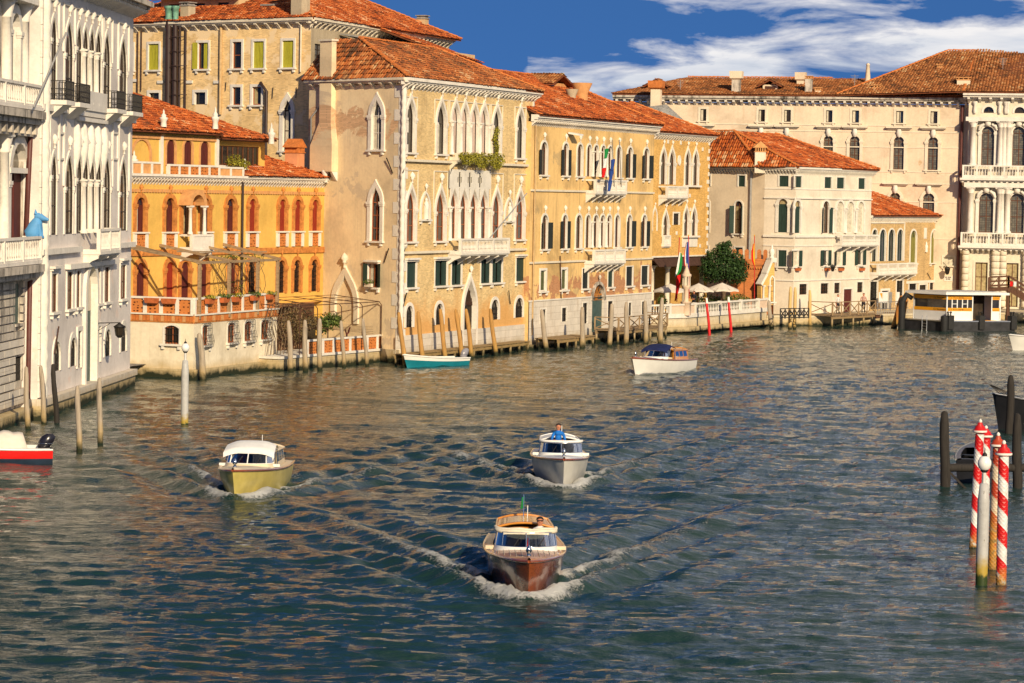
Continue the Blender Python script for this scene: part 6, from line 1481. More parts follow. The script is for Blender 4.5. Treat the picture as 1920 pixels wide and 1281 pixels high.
 for o in OV:
  for uu in (o.u0 - .8, o.u1 + .55, o.u1 + 1.3): MB().lathe(g.pt(uu, .15, g.Z(1852, 213)), [(.12, 0), (.2, .25), (.14, .8), (.26, 1.0), (.26, 1.15)], 8).build('attic_bracket', 'stone_clean', root)
 z = zt + .78; e = .9; P = lambda px, py, d: (lambda q: q.pt(q.U(px, py), 0, q.Z(px, py)))(f.off(d))
 zf = zg + .72
 L0 = f.pt(uL, e, z); L1 = f.pt(.2, e, z)
 ra = P(1290, 146, -8.0); rb = P(1560, 166, -8.0); rb2 = f.pt((rb - f.o).dot(f.u), -8.0, ra.z); rl = f.pt(uL, e, z)
 roof([L0, L1, f.pt(.2, -8, ra.z), f.pt((ra - f.o).dot(f.u), -8, ra.z)], root, 'roof_brown', .28)
 roof([f.pt(uL, -16, z), L0, f.pt((ra - f.o).dot(f.u), -8, ra.z)], root, 'roof_brown', .28)
 ridge(f.pt((ra - f.o).dot(f.u), -8, ra.z), f.pt((rb - f.o).dot(f.u), -8, ra.z), root)
 e0 = f.pt(f.U(1570, 190), e + .06, z + .05); c0 = g.pt(b0 - .2, 1.05, zf); c1 = g.pt(b1, 1.05, zf); t0 = P(1778, 96, -10.5); t1 = P(1832, 96, -10.5); t1.z = t0.z
 roof([e0, c0 + Vector((0, 0, .02)), t1, t0], root, 'roof_brown', .28); roof([c0, c1, c1 + Vector((0, 11, 4.2)), t1], root, 'roof_brown', .28); roof([f.pt(f.U(1570, 190), -18, z), e0, t0], root, 'roof_brown', .28)
 ridge(c0, t1, root); ridge(t0, t1, root); ridge(e0, t0, root)
 def ch(px, y0, y1, w, d, kind='box', mat='plaster_cream', cap='terracotta_pale', dd=None):
  q = f.off(d); u, zz = q.uz(px, y1); chimney(root, q.pt(u, 0, zz - .4), w, dd or w, q.Z(px, y0) - zz + .4, mat, cap, kind, rz=f.rz)
 ch(1380, 150, 187, .8, -.6, 'flare', 'stone_dirty', 'plaster_cream'); ch(1501, 152, 168, .7, -5, 'flare', 'plaster_cream', 'plaster_cream'); ch(1516, 148, 184, .68, -.8, 'box', 'stone_dirty'); ch(1534, 170, 185, .6, -.8, 'box', 'plaster_cream'); ch(1645, 165, 184, .8, -.6); ch(1762, 127, 146, .5, -5.5); ch(1807, 151, 173, 1.25, -.2); ch(1230, 168, 200, .95, 3.0, 'flare', 'plaster_cream', 'terracotta')
 q = f.off(-5.5); u, zz = q.uz(1627, 149); MB().lathe(q.pt(u, 0, zz - .3), [(.3, 0), (.17, 1.7), (.22, 1.75), (.1, 1.9)], 8).build('chimney', 'plaster_cream', root)
 for x, y, w in ((1231, 170, 1.6), (1444, 170, 1.5)):
  q = f.off(-1.6); u, zz = q.uz(x, y + 8); m = MB(); m.fb(q, u - w / 2, u + w / 2, -2.2, 0, zz - .5, zz + 1.0); d = m.build('dormer', 'plaster_cream', root); MB().fb(q, u - w * .35, u + w * .35, .01, .04, zz - .3, zz + .85).build('window', 'shutter_brown', d)
  for sg in (-1, 1): roof([q.pt(u + sg * (w / 2 + .45), .5, zz + .85), q.pt(u + sg * (w / 2 + .45), -2.6, zz + .85), q.pt(u, -2.6, zz + 1.5), q.pt(u, .5, zz + 1.5)], d, 'roof_brown', name='dormer_roof')
 q = f.off(9.0); P2 = lambda x, y, d=0: q.pt(q.U(x, y), d, q.Z(x, y))
 m = MB(); A = [P2(1215, 200), P2(1250, 196), P2(1305, 246), P2(1270, 250)]; m.hexa([p + Vector((0, 0, -.25)) for p in A] + A); m.build('lead_roof', 'lead', root)
 for px, y0, y1, d in ((1275, 150, 192, -1.0), (1602, 140, 172, -3.0), (1880, 108, 140, -4.0)):
  q = f.off(d); u, z0 = q.uz(px, y1); z1 = q.Z(px, y0); m = MB(); m.tube([q.pt(u, 0, z0 - .5), q.pt(u, 0, z1)], .03, 4)
  for i in range(5): m.bar(q.pt(u - .4 + .05 * i, 0, z1 - .1 - i * .14), q.pt(u + .4 - .05 * i, 0, z1 - .1 - i * .14), .025)
  m.build('aerial', 'pipe_grey', root)
build_R()
# ------------------------------------------------------------------ setting: land, quays, water
def V2(v, z): return Vector((v[0], v[1], z))
def land():
 P = [(-900, -300), (-27.5, -300), (-25.5, 90), (-23.5, 156), (-17, 184), (-9, 187), (0, 206), (8, 226), (12, 235), (21, 250), (33, 259), (44, 267), (62, 271), (1500, 271), (1500, 2500), (-900, 2500)]
 m = MB(); m.face([(x, y, .75) for x, y in P]); o = m.build('ground', 'stone_grey'); o['kind'] = 'structure'
land()
tE = fE.pt(fE.U(1223, 450), -.2, 0); t1 = gnd(1285, 627); t2 = gnd(1437, 613)
def quay(name, edge, back, z, mat='stone_quay'):
 """paved block: edge points left to right along the water, back points right to left"""
 m = MB(); top = [V2(p, z) for p in edge] + [V2(p, z) for p in back]; m.face(top); L = 0
 for a, b in zip(edge, edge[1:]):
  l = (V2(b, 0) - V2(a, 0)).length; m.face([V2(a, -1.2), V2(b, -1.2), V2(b, z), V2(a, z)], [(L, -1.2), (L + l, -1.2), (L + l, z), (L, z)]); L += l
 o = m.build(name, mat); o['kind'] = 'structure'
 return o
quay('terrace', [tE, t1, t2], [(24, 252), (14, 240)], ZT)
t3 = gnd(1537, 613); qe = [t2, t3, Vector((33.2, 252.0, 0)), Vector((43.5, 260.0, 0)), Vector((70, 261.5, 0))]
quay('quay', [t2, t3, Vector((33.2, 252.0, 0)), Vector((43.5, 260.0, 0)), Vector((70, 261.5, 0))], [(75, 276), (44, 276), (33, 264), (21.5, 252)], .95)
for a, b in ((tE, t1), (t1, t2)):
 fq = Fac(a.x, a.y, math.degrees(atan2(b.x - a.x, b.y - a.y))); L = (b - a).length
 o = MB().fb(fq, 0, L, -.4, .35, .25, .62).build('quay_step', 'stone_quay'); o['kind'] = 'structure'
 o = MB().fb(fq, -.05, L + .05, -.5, .14, ZT - .2, ZT + .02).build('kerb', 'stone_clean'); o['kind'] = 'structure'
m = MB();
for a, b in zip(qe[:-1], qe[1:]):
 fq = Fac(a.x, a.y, math.degrees(atan2(b.x - a.x, b.y - a.y))); m.fb(fq, 0, (b - a).length, -.4, .08, .80, .99)
o = m.build('kerb', 'stone_quay'); o['kind'] = 'structure'
# ------------------------------------------------------------------ boats under way: bow point, heading (direction of travel), length
def head_from(px0, py0, ang): p = gnd(px0, py0); return p, radians(ang)
BOATS = {   # bow waterline pixel, heading: angle of travel from -y (towards the camera), + = towards +x
 'mahogany': (gnd(990, 1124), radians(1.0), 9.2, 1.0), 'white': (gnd(1056, 914), radians(.8), 8.6, .8),
 'cream': (gnd(440, 938), radians(-3.5), 8.2, .8), 'blue': (gnd(1191, 704), radians(-24), 8.6, .55)}
def heading_vec(a): return Vector((sin(a), -cos(a), 0))
def water():
 ys = [-400, -150, -40, 15, 38]; y = 50.0
 while y < 325: ys.append(y); y += 0.10 + (y - 50) * 0.0021
 ys += [345, 400, 520, 900, 1800]
 xs = [-900, -400, -150, -70, -45, -36] + list(np.arange(-30, 62, 0.17)) + [64, 70, 85, 120, 250, 600, 1500]
 X, Y = np.meshgrid(np.array(xs), np.array(ys)); H = np.zeros_like(X)
 rng = np.random.default_rng(11)
 wx = X + .35 * np.sin(Y * .31 + 1.0) + .25 * np.sin(X * .23 + Y * .17); wy = Y + .35 * np.sin(X * .27 + 2.0)
 for lam, amp, n in ((9.0, .040, 4), (5.0, .030, 7), (2.4, .022, 10), (1.45, .021, 16), (.9, .019, 20), (.58, .015, 24), (.42, .009, 20)):
  for i in range(n):
   a = rng.normal(1.45, .30 + .30 * min(1, lam / 2.4)); k = 2 * pi / (lam * rng.uniform(.75, 1.3)); ph = rng.uniform(0, 2 * pi)
   t = np.sin(k * (wx * np.cos(a) + wy * np.sin(a)) + ph); H += amp * rng.uniform(.5, 1.1) / sqrt(n) * 1.32 * (t + .35 * (t * t - .5))
 gust = .85 + .35 * np.sin(X * .09 + Y * .05 + 1) * np.sin(Y * .07 - X * .04) ; H *= gust
 foam = np.zeros_like(X)
 for nm, (bow, a, L, pw) in BOATS.items():
  h = heading_vec(a); r = Vector((-h.y, h.x, 0))
  S = -((X - bow.x) * h.x + (Y - bow.y) * h.y); l = (X - bow.x) * r.x + (Y - bow.y) * r.y; al = np.abs(l)
  wob = .16 * np.sin(S * 2.1 + l) + .12 * np.sin(S * 5.3 - l * 3)
  def arm(s0, slope, off, wid, amp, dec, fo, fdec):
   nonlocal H, foam
   s = S - s0; c = slope * s + off + wob * .6; on = (s > -.4) * np.exp(-np.clip(s, 0, None) / dec)
   w = wid + .035 * np.clip(s, 0, None); g = np.exp(-((al - c) / w) ** 2)
   H += amp * on * (g - .5 * np.exp(-((al - c + 1.6 * w) / w) ** 2) - .35 * np.exp(-((al - c - 1.7 * w) / w) ** 2))
   foam += fo * (s > -.3) * np.exp(-np.clip(s, 0, None) / fdec) * np.exp(-((al - c + .25 * w) / (w * .9)) ** 2)
  arm(0.1, .46, .30, .30, .26 * pw, 8, 1.3 * pw, 5.0); arm(4.6, .40, 1.2, .30, .22 * pw, 14, 1.35 * pw, 11); arm(8.2, .30, 1.0, .5, .12 * pw, 16, .3 * pw, 8)
  foam += 1.15 * pw * np.exp(-((al - .45 - .30 * S) / .48) ** 2) * np.exp(-((S - .9) / 1.7) ** 2)
  foam += .55 * pw * np.exp(-(l / (1.0 + .05 * np.clip(S - L, 0, None))) ** 2) * (S > L - .3) * np.exp(-np.clip(S - L, 0, None) / 9)
  foam += .20 * pw * (al < 2.6 + .1 * S) * (S > .5) * (S < L + 3) * (.5 + .5 * np.sin(S * 3.3 + l * 5)) * (al > .8)
  H += .10 * pw * np.exp(-((al - .5 - .3 * S) / .5) ** 2) * np.exp(-((S - .6) / 1.2) ** 2)
  for sl, lm, am in ((.40, 1.9, .055), (.30, 2.6, .05)):
   q = al - sl * S - .8; H += am * pw * np.cos(2 * pi * (q - wob) / lm) * np.exp(-(q / 3.6) ** 2) * np.exp(-np.clip(S, 0, None) / 40) * (S > 1.5)
  H -= .12 * np.exp(-(l / .8) ** 2) * np.exp(-((S - L * .55) / (L * .42)) ** 4)
  s2 = np.clip(S - L, 0, None); H += .06 * pw * np.sin(s2 * 1.5) * np.exp(-s2 / 16) * (S > L) * np.exp(-(l / (1 + .3 * s2)) ** 2)
 for x0, y0, ax, ay, lam, amp in ((6, 100, .35, .94, 2.6, .05), (12, 140, .4, .92, 3.2, .05), (-8, 115, -.4, .92, 3.0, .04)):
  d = (X - x0) * ax + (Y - y0) * ay; H += amp * np.sin(2 * pi * d / lam) * np.exp(-(d / 9) ** 2)
 edge = ((X < -33) | (X > 63) | (Y < 48) | (Y > 325)); H[edge] = 0; foam[edge] = 0
 ny, nx = X.shape; V = np.stack([X, Y, H], -1).reshape(-1, 3)
 idx = np.arange(ny * nx).reshape(ny, nx); F = np.stack([idx[:-1, :-1], idx[:-1, 1:], idx[1:, 1:], idx[1:, :-1]], -1).reshape(-1, 4)
 me = bpy.data.meshes.new('water'); me.vertices.add(len(V)); me.vertices.foreach_set('co', V.ravel().astype(np.float32))
 me.loops.add(F.size); me.loops.foreach_set('vertex_index', F.ravel().astype(np.int32)); me.polygons.add(len(F)); me.polygons.foreach_set('loop_start', np.arange(0, F.size, 4, dtype=np.int32))
 me.update(calc_edges=True); me.polygons.foreach_set('use_smooth', np.ones(len(F), bool))
 at = me.attributes.new('foam', 'FLOAT', 'POINT'); at.data.foreach_set('value', np.clip(foam, 0, 2).ravel().astype(np.float32))
 m, k, b = base_mat('water', 0.045, 0.5); b.inputs['IOR'].default_value = 1.333; b.inputs['Specular Tint'].default_value = (1.0, .92, .64, 1)
 pos = k.new('ShaderNodeNewGeometry').outputs['Position']
 n0 = k.noise(pos, .05, 3, .5); fa = k.new('ShaderNodeAttribute'); fa.attribute_name = 'foam'
 fn = k.noise(k.mapping(pos, (1, 1, 1)), 4.2, 9, .80, .9); fn2 = k.noise(pos, 11.0, 5, .7)
 fm = k.math('ADD', fa.outputs['Fac'], k.math('MULTIPLY', k.math('SUBTRACT', fn, .5), 2.3)); fm = k.math('ADD', fm, k.math('MULTIPLY', k.math('SUBTRACT', fn2, .5), 1.8))
 fm = k.math('MULTIPLY', k.mrange(fm, .55, 1.15), k.mrange(fa.outputs['Fac'], .06, .3))
 deep_c = k.ramp(n0, [(0.35, (0.012, 0.034, 0.027)), (0.65, (0.013, 0.039, 0.036))])
 k.set(b, 'Base Color', k.mix(fm, deep_c, (.62, .62, .60, 1))); k.set(b, 'Roughness', k.mrange(fm, 0, 1, .02, .7))
 h1 = k.noise(k.mapping(pos, (.55, 1.7, 1), rot=(0, 0, .12)), 2.6, 5, .58, .2); h2 = k.noise(k.mapping(pos, (.6, 1.6, 1), rot=(0, 0, -.2)), 7.0, 4, .6)
 hh = k.math('ADD', k.math('MULTIPLY', h1, .10), k.math('MULTIPLY', h2, .02)); hh = k.math('ADD', hh, k.math('MULTIPLY', fm, k.math('MULTIPLY', k.math('ADD', fn, fn2), .22)))
 bn = k.new('ShaderNodeBump'); k.set(bn, 'Strength', .62); k.set(bn, 'Distance', 1.0); k.set(bn, 'Height', hh); k.set(b, 'Normal', bn.outputs[0])
 me.materials.append(m); o = bpy.data.objects.new('water', me); COL.objects.link(o); o['kind'] = 'structure'
water()
# ------------------------------------------------------------------ mooring poles
def pole(xb, yb, xt, yt, r, mat, name, label, group=None, tip=None, cat='mooring pole', taper=.86):
 b = gnd(xb, yb); t = deep(xt, yt, b.y); m = MB(); d = (t - b); n = 7; pts = []; rad = []
 ph = random.uniform(0, 6)
 for i in range(n + 1):
  s = i / n; p = b + d * s + Vector((sin(ph + s * 5) * .025, cos(ph + s * 4) * .025, 0)); pts.append(p); rad.append(r * (1 - (1 - taper) * s) * random.uniform(.96, 1.04))
 pts[0] = b - d.normalized() * 1.2; rad[-1] *= .72; pts.append(t + d.normalized() * .06); rad.append(r * .3)
 m.tube(pts, rad, 9)
 if not tip: return solo(m, name, mat, label, cat, group)
 r0 = thing(name, V2(b, 0), label, cat, group); m.build('shaft', mat, r0)
 a = b + d * .88; MB().tube([a, t + d.normalized() * .1], [r * 1.12, r * .7], 9).build('tip', tip, r0)
 return r0
G1 = 'grey mooring poles by the left palazzi'
for (xb, yb, xt, yt, mt, lb) in ((53, 806, 48, 690, 'wood_pole', 'grey mooring pole standing in front of the rusticated palazzo'), (83, 797, 77, 688, 'wood_pole', 'pale grey mooring pole at the joint of the two left palazzi'), (106, 793, 100, 685, 'wood_dark', 'dark mooring pole before the white palazzo corner'), (148, 848, 146, 726, 'wood_pole', 'grey mooring pole left of the pair before the white portal'), (187, 833, 187, 711, 'wood_pole', 'grey mooring pole right of the pair before the white portal')):
 pole(xb, yb, xt, yt, .13, mt, 'mooring_pole', lb, G1)
pole(381, 712, 374, 627, .21, 'wood_pole', 'mooring_pole', 'thick split timber pole at the yellow house corner', 'poles by the yellow house')
for i, (xb, yb, xt, yt) in enumerate(((546, 698, 541, 603), (573, 697, 571, 602), (600, 695, 598.5, 599), (645, 690, 640, 603), (688, 687, 681, 599))):
 pole(xb, yb, xt, yt, .17 if i < 3 else .13, 'wood_pole', 'mooring_pole', 'weathered pole before the small lattice terrace, ' + ('leftmost of five', 'second from left', 'middle of five', 'fourth from left', 'rightmost of five')[i], 'poles by the small terrace')
for i, (xt, yt) in enumerate(((748, 587), (783, 586), (825, 581), (855.5, 582), (874, 581), (919, 580.5))):
 xb = xt + 11; g_ = fD.off(1.45); b_ = g_.pt(g_.U(xb, 665), 0, 0); dv = b_ - Vector((0, 0, CAMZ)); yb = CYP - FPX * dv.dot(UP) / dv.dot(FW)
 pole(xb, yb, xt, yt, .165, 'wood_pole_ochre', 'mooring_pole', 'leaning ochre pole before the gothic palazzo, ' + ('leftmost of six', 'second from left', 'third from left', 'left of its portal', 'on its portal', 'rightmost of six')[i], 'ochre poles by the gothic palazzo')
for i, (xb, yb, xt, yt) in enumerate(((1025, 658, 1015, 582), (1091, 653, 1092.5, 577), (1143.5, 650, 1147, 571), (1173.5, 648, 1175, 568), (1211, 645, 1210, 565), (1238, 644, 1241, 560))):
 pole(xb, yb, xt, yt, .19, 'wood_pole', 'mooring_pole', 'brown timber pole before the ochre palazzo, ' + ('leaning by the low dock', 'left end of railed dock', 'in front of the railed dock middle', 'right part of railed dock', 'right end of railed dock', 'beside the garden terrace')[i], 'poles by the ochre palazzo')
pole(1330, 627.5, 1324.7, 561, .12, 'pole_red', 'mooring_pole', 'thin red pole with white tip, left of two at the garden terrace', 'red poles', 'pole_white'); pole(1370.5, 623.5, 1366, 559, .12, 'pole_red', 'mooring_pole', 'thin red pole with white tip, right of two at the garden terrace', 'red poles', 'pole_white')
pole(1447, 616, 1441, 565, .2, 'wood_pole', 'mooring_pole', 'dark-sided thick pole at the brick stair wall')
for i, (xb, yb, xt, yt) in enumerate(((1481, 617, 1482, 539), (1490, 616, 1490.5, 540), (1519, 613, 1518, 545))):
 pole(xb, yb, xt, yt, .16, 'wood_pole_pale', 'mooring_pole', 'pale yellow pole before the white house, ' + ('left of the pair', 'right of the pair', 'standing alone')[i], 'pale poles by the white house')
for i, (xb, yb, xt, yt) in enumerate(((1676, 615, 1691, 556), (1690, 614, 1698, 557))):
 pole(xb, yb, xt, yt, .27, 'wood_pole_rust', 'mooring_pole', 'thick rusty brown leaning pole beside the water bus stop, ' + ('left', 'right') [i] + ' one', 'leaning poles by the stop')
def striped(xb, yb, xt, yt, r, label, worn=False):
 b = gnd(xb, yb); t = deep(xt, yt, b.y); d = t - b; L = d.length; dn = d.normalized(); body_top = L * .90
 m, k, bs = None, None, None
 root = thing('striped_pole', V2(b, 0), label, 'mooring pole', 'red and white striped poles')
 a0 = Vector((1, 0, 0)); a = (a0 - dn * a0.dot(dn)).normalized(); c = dn.cross(a); n = 20; step = .06; turns = 1 / .95
 red, white = MB(), MB(); rows = int((body_top + 1.0) / step)
 P = lambda s, th: b + dn * s + (a * cos(th) + c * sin(th)) * r
 def rib(mb, ph):   # helical ribbon
  for i in range(rows):
   s0 = -1.0 + i * step
   for j in range(4):
    th0 = ph + s0 * 2 * pi * turns * -1; th1 = th0 - 2 * pi * turns * step
    a0_, a1_ = j * pi / 4, (j + 1) * pi / 4
    mb.face([P(s0, th0 + a0_), P(s0, th0 + a1_), P(s0 + step, th1 + a1_), P(s0 + step, th1 + a0_)], smooth=False)
 rib(red, 0); rib(white, pi)
 red.build('red_stripe', 'stripe_red_worn' if worn else 'stripe_red', root); white.build('white_stripe', 'stripe_white_worn' if worn else 'stripe_white', root)
 m = MB(); q = b + dn * body_top; h = L * .1
 prof = [(r * 1.02, -.02), (r * 1.55, .02), (r * 1.55, .08), (r * 1.2, .11), (r * 1.1, h * .45), (r * .55, h * .62), (r * .62, h * .7), (r * .35, h * .78)]
 m.lathe(q, prof, 14); m.build('cap', 'stripe_red_worn' if worn else 'stripe_red', root)
 MB().lathe(q + Vector((0, 0, .015)), [(r * 1.58, 0), (r * 1.62, .03), (r * 1.58, .06)], 14).build('cap_ring', 'pole_white', root); MB().lathe(q + dn * h * .78, [(r * .28, 0), (r * .42, h * .1), (r * .3, h * .2), (.01, h * .28)], 8).build('knob', 'pole_white', root)
def stripe_mats():
 for nm, col, worn in (('stripe_red', (.66, .012, .012), 0), ('stripe_white', (.80, .76, .72), 0), ('stripe_red_worn', (.50, .06, .02), 1), ('stripe_white_worn', (.70, .55, .38), 1)):
  m, k, b = base_mat(nm, .45, .4); uv, pos, z = uvz(k); n = k.noise(pos, 4, 6, .65)
  c = k.ramp(n, [(.3, tuple(x * .72 for x in col)), (.7, col)]); c = k.mix(k.mrange(k.noise(k.mapping(pos, (7, 7, 2.5)), 1.6, 6, .7), .60, .66), c, k.mix(.5, c, (.30, .22, .15, 1)))
  zz = k.math('ADD', z, k.math('MULTIPLY', k.math('SUBTRACT', n, .5), 1.4)); f = k.mrange(zz, 1.9 if worn else .55, 1.2 if worn else .15)
  c = k.mix(f, c, k.ramp(n, [(.35, (.30, .05, .015)), (.5, (.55, .25, .04)), (.65, (.16, .12, .04))])); c = k.mix(k.mrange(zz, .2, -.05), c, (.02, .03, .012, 1)); k.set(b, 'Base Color', c)
stripe_mats()
striped(1825, 1029, 1838.5, 787, .145, 'red and white striped pole, leftmost of four'); striped(1846, 1010, 1849, 799, .145, 'red and white striped pole with brown cap, behind the lamp globe')
striped(1861, 1068, 1872, 812, .15, 'weathered red and white striped pole with rusty foot', True); striped(1877, 1096, 1882.5, 827, .155, 'bright red and white striped pole, rightmost of four')
def lamp_post(xb, yb, ytop, yglobe, r, rg, label, worn):
 b = gnd(xb, yb); S = FPX / b.y; hz = lambda y: deep(xb, y, b.y).z; root = thing('channel_lamp', V2(b, 0), label, 'lamp', 'channel lamps on white posts')
 zt = hz(ytop); zg = hz(yglobe)
 MB().lathe(V2(b, 0), [(r, -1), (r, zt - .55), (r * 1.03, zt - .5), (r * .95, zt - .42), (r * .72, zt), (r * .3, zt + .02)], 16).build('post', 'lamp_worn' if worn else 'lamp_post', root)
 MB().lathe(V2(b, zt), [(r * .32, 0), (r * .32, zg - zt - rg * .9)], 8).build('stem', 'pole_lamp', root)
 MB().lathe(V2(b, zg - rg * 1.12), [(rg * .3, -.04), (rg * .55, 0), (rg * .62, rg * .22), (rg * .45, rg * .3)], 10).build('collar', 'iron', root)
 MB().lathe(V2(b, zg), [(rg * .5, -rg * .95), (rg * .85, -rg * .62), (rg, -.1 * rg), (rg * .97, rg * .35), (rg * .7, rg * .85), (rg * .42, rg * 1.05)], 18).build('globe', 'globe_white', root)
 MB().lathe(V2(b, zg + rg * 1.05), [(rg * .4, 0), (rg * .3, rg * .35), (rg * .12, rg * .5), (.012, rg * .6), (.01, rg * 1.15)], 8).build('finial', 'iron', root)
def lamp_mats():
 for nm, z0, z1 in (('lamp_post', .55, .25), ('lamp_worn', .95, .5)):
  m, k, b = base_mat(nm, .5, .35); uv, pos, z = uvz(k); n = k.noise(pos, 5, 6, .7); n2 = k.noise(k.mapping(pos, (9, 9, 3)), 1.3, 5, .7)
  c = k.ramp(n, [(.3, (.40, .39, .37)), (.7, (.52, .51, .49))])
  if nm == 'lamp_worn': c = k.mix(k.mrange(n2, .60, .66), c, (.12, .09, .06, 1))
  zz = k.math('ADD', z, k.math('MULTIPLY', k.math('SUBTRACT', n, .5), .7)); c = k.mix(k.mrange(zz, z0, z1), c, (.42, .29, .05, 1)); c = k.mix(k.mrange(zz, z1 * .75, z1 * .4), c, (.03, .05, .012, 1)); k.set(b, 'Base Color', c)
lamp_mats()
lamp_post(346, 798, 676, 652, .175, .19, 'grey channel lamp with white globe near the yellow house', False); lamp_post(1840, 1098, 907, 869, .175, .20, 'rust-stained channel lamp with white globe among the striped poles', True)
def dark_landing():
 for i, (xb, yb, xt, yt, lb) in enumerate(((1771.5, 917, 1771.5, 774, 'black timber pile at the left end of the dark landing rail'), (1908, 917, 1907, 779, 'black timber pile right of the striped poles at the frame edge'), (1892, 812, 1896, 706, 'tall black timber pile beside the moored black boat'))):
  pole(xb, yb, xt, yt, .2, 'wood_dark', 'pile', lb, 'black piles of the right landing', cat='pile')
 a = gnd(1771.5, 917); b = gnd(1935, 917); r = thing('landing_rail', V2(a, 0), 'dark horizontal beam joining the black piles on the right', 'rail')
 za = deep(1771, 877, a.y).z; MB().tube([V2(a, za), V2(b, za)], .16, 8).build('beam', 'wood_dark', r); MB().bar(V2(a, za - .1) + Vector((.1, 0, 0)), V2(a, za - .9) + Vector((.9, 0, 0)), .08).build('brace', 'wood_dark', r)
dark_landing()
# ------------------------------------------------------------------ docks
def xrail(root, a, b, z, h, mat, n):
 a, b = V2(a, z), V2(b, z); d = (b - a) / n; up = Vector((0, 0, h))
 for i in range(n + 1): MB().bar(a + d * i, a + d * i + up, .11).build('post', mat, root)
 for i in range(n):
  p, q = a + d * i, a + d * (i + 1); MB().bar(p + Vector((0, 0, .12)), q + up * .9, .06).build('brace', mat, root); MB().bar(p + up * .9, q + Vector((0, 0, .12)), .06).build('brace', mat, root)
 MB().bar(a + up * 1.02, b + up * 1.02, .12, .07).build('handrail', mat, root); MB().bar(a + Vector((0, 0, .1)), b + Vector((0, 0, .1)), .07).build('bottom_rail', mat, root)
def dock(f, u0, u1, d0, d1, z, label, rails=(), plank=.24, mat='wood_dock', nm='dock', h=.95):
 r = thing(nm, f.pt((u0 + u1) / 2, (d0 + d1) / 2, 0), label, 'dock'); n = int((u1 - u0) / plank)
 for i in range(n): uu = u0 + (u1 - u0) * i / n; MB().fb(f, uu + .01, uu + (u1 - u0) / n - .01, d0, d1 + random.uniform(-.04, .04), z - .06, z + random.uniform(-.008, .008)).build('plank', mat, r)
 for dd in (d0 + .15, d1 - .15): MB().fb(f, u0, u1, dd - .07, dd + .07, z - .3, z - .066).build('joist', mat, r)
 k = max(2, int((u1 - u0) / 1.6))
 for i in range(k + 1):
  uu = u0 + .1 + (u1 - u0 - .2) * i / k
  for dd in (d1 - .15, d0 + .15): MB().tube([f.pt(uu, dd, -1.0), f.pt(uu, dd, z - .301)], .09, 7).build('pile', 'wood_pole', r)
 for (a, b, nn) in rails: xrail(r, f.pt(*a, 0), f.pt(*b, 0), z, h, 'wood_rail', nn)
 return r
dock(fD, fD.U(729, 655), fD.U(965, 646), .32, 1.2, .72, 'low plank walkway along the foot of the gothic palazzo')
dock(fE, .1, fE.U(1062, 640), .35, 2.3, .82, 'small grey plank dock at the left foot of the ochre palazzo')
uA, uB = fE.U(1106, 620), fE.U(1199, 620); dock(fE, uA, uB, .35, 2.4, 1.0, 'railed timber dock before the ochre palazzo green door', (((uA, 2.35), (uA + (uB - uA) * .62, 2.35), 3), ((uA, .4), (uA, 2.3), 1), ((uB, .4), (uB, 2.3), 1), ((uA + (uB - uA) * .62, 2.35), (uB, 2.35), 2)))
pz = gnd(1532, 600, .95); fP = Fac(t3.x - .3, t3.y - .5, 36.5); dock(fP, 0, 7.6, -1.0, 1.6, 1.05, 'brown timber pier with crossed railings before the white house', (((.0, 1.55), (7.6, 1.55), 5), ((0, -.9), (0, 1.5), 1)), mat='wood_dock', nm='pier', h=1.15)
dock(fP, 7.9, 14.2, -.6, 1.4, .95, 'dark low boarding ramp leading to the water bus stop', mat='wood_brown', nm='boarding_ramp')
def iron_fence():
 a, b = fP.pt(8.0, 1.35, .96), fP.pt(14.0, 1.35, .96); r = thing('railing', a, 'thin grey metal railing before the low brick house', 'railing')
 for i in range(16): p = a + (b - a) * i / 15; MB().bar(p, p + Vector((0, 0, 1.1)), .035).build('bar', 'steel', r)
 for z in (.5, 1.1): MB().bar(a + Vector((0, 0, z)), b + Vector((0, 0, z)), .05).build('rail', 'steel', r)
 a, b = gnd(1463, 598, .95), gnd(1516, 597, .95); r = thing('railing', a, 'short iron railing with crossed bars between the pale yellow poles', 'railing')
 xrail(r, a, b, .95, .85, 'iron', 6)
iron_fence()
def posters():
 f = fH; r = thing('poster_board', f.pt(f.U(1655, 570), 1.2, .95), 'freestanding poster board with white and orange sheets by the brick house', 'poster')
 for i, (x0, x1, mt) in enumerate(((1648, 1655, 'flag_white'), (1656, 1664, 'white_paint'), (1667, 1672, 'sheet_grey'), (1681, 1686, 'flag_white'))):
  g = f.off(1.2); MB().fb(g, g.U(x0, 560), g.U(x1, 560), -.03, .03, g.Z(x0, 568), g.Z(x0, 548)).build('sheet', mt, r); u = g.U((x0 + x1) / 2, 560); MB().fb(g, u - .03, u + .03, -.03, .03, .95, g.Z(x0, 568)).build('leg', 'steel', r)
 g = f.off(1.235); MB().prism(g, [(g.U(1649.5, 558), g.Z(1650, 550)), (g.U(1654.5, 558), g.Z(1650, 562)), (g.U(1654.5, 558), g.Z(1650, 550))][::-1], -.002, .002).build('print', 'band_orange', r)
posters()
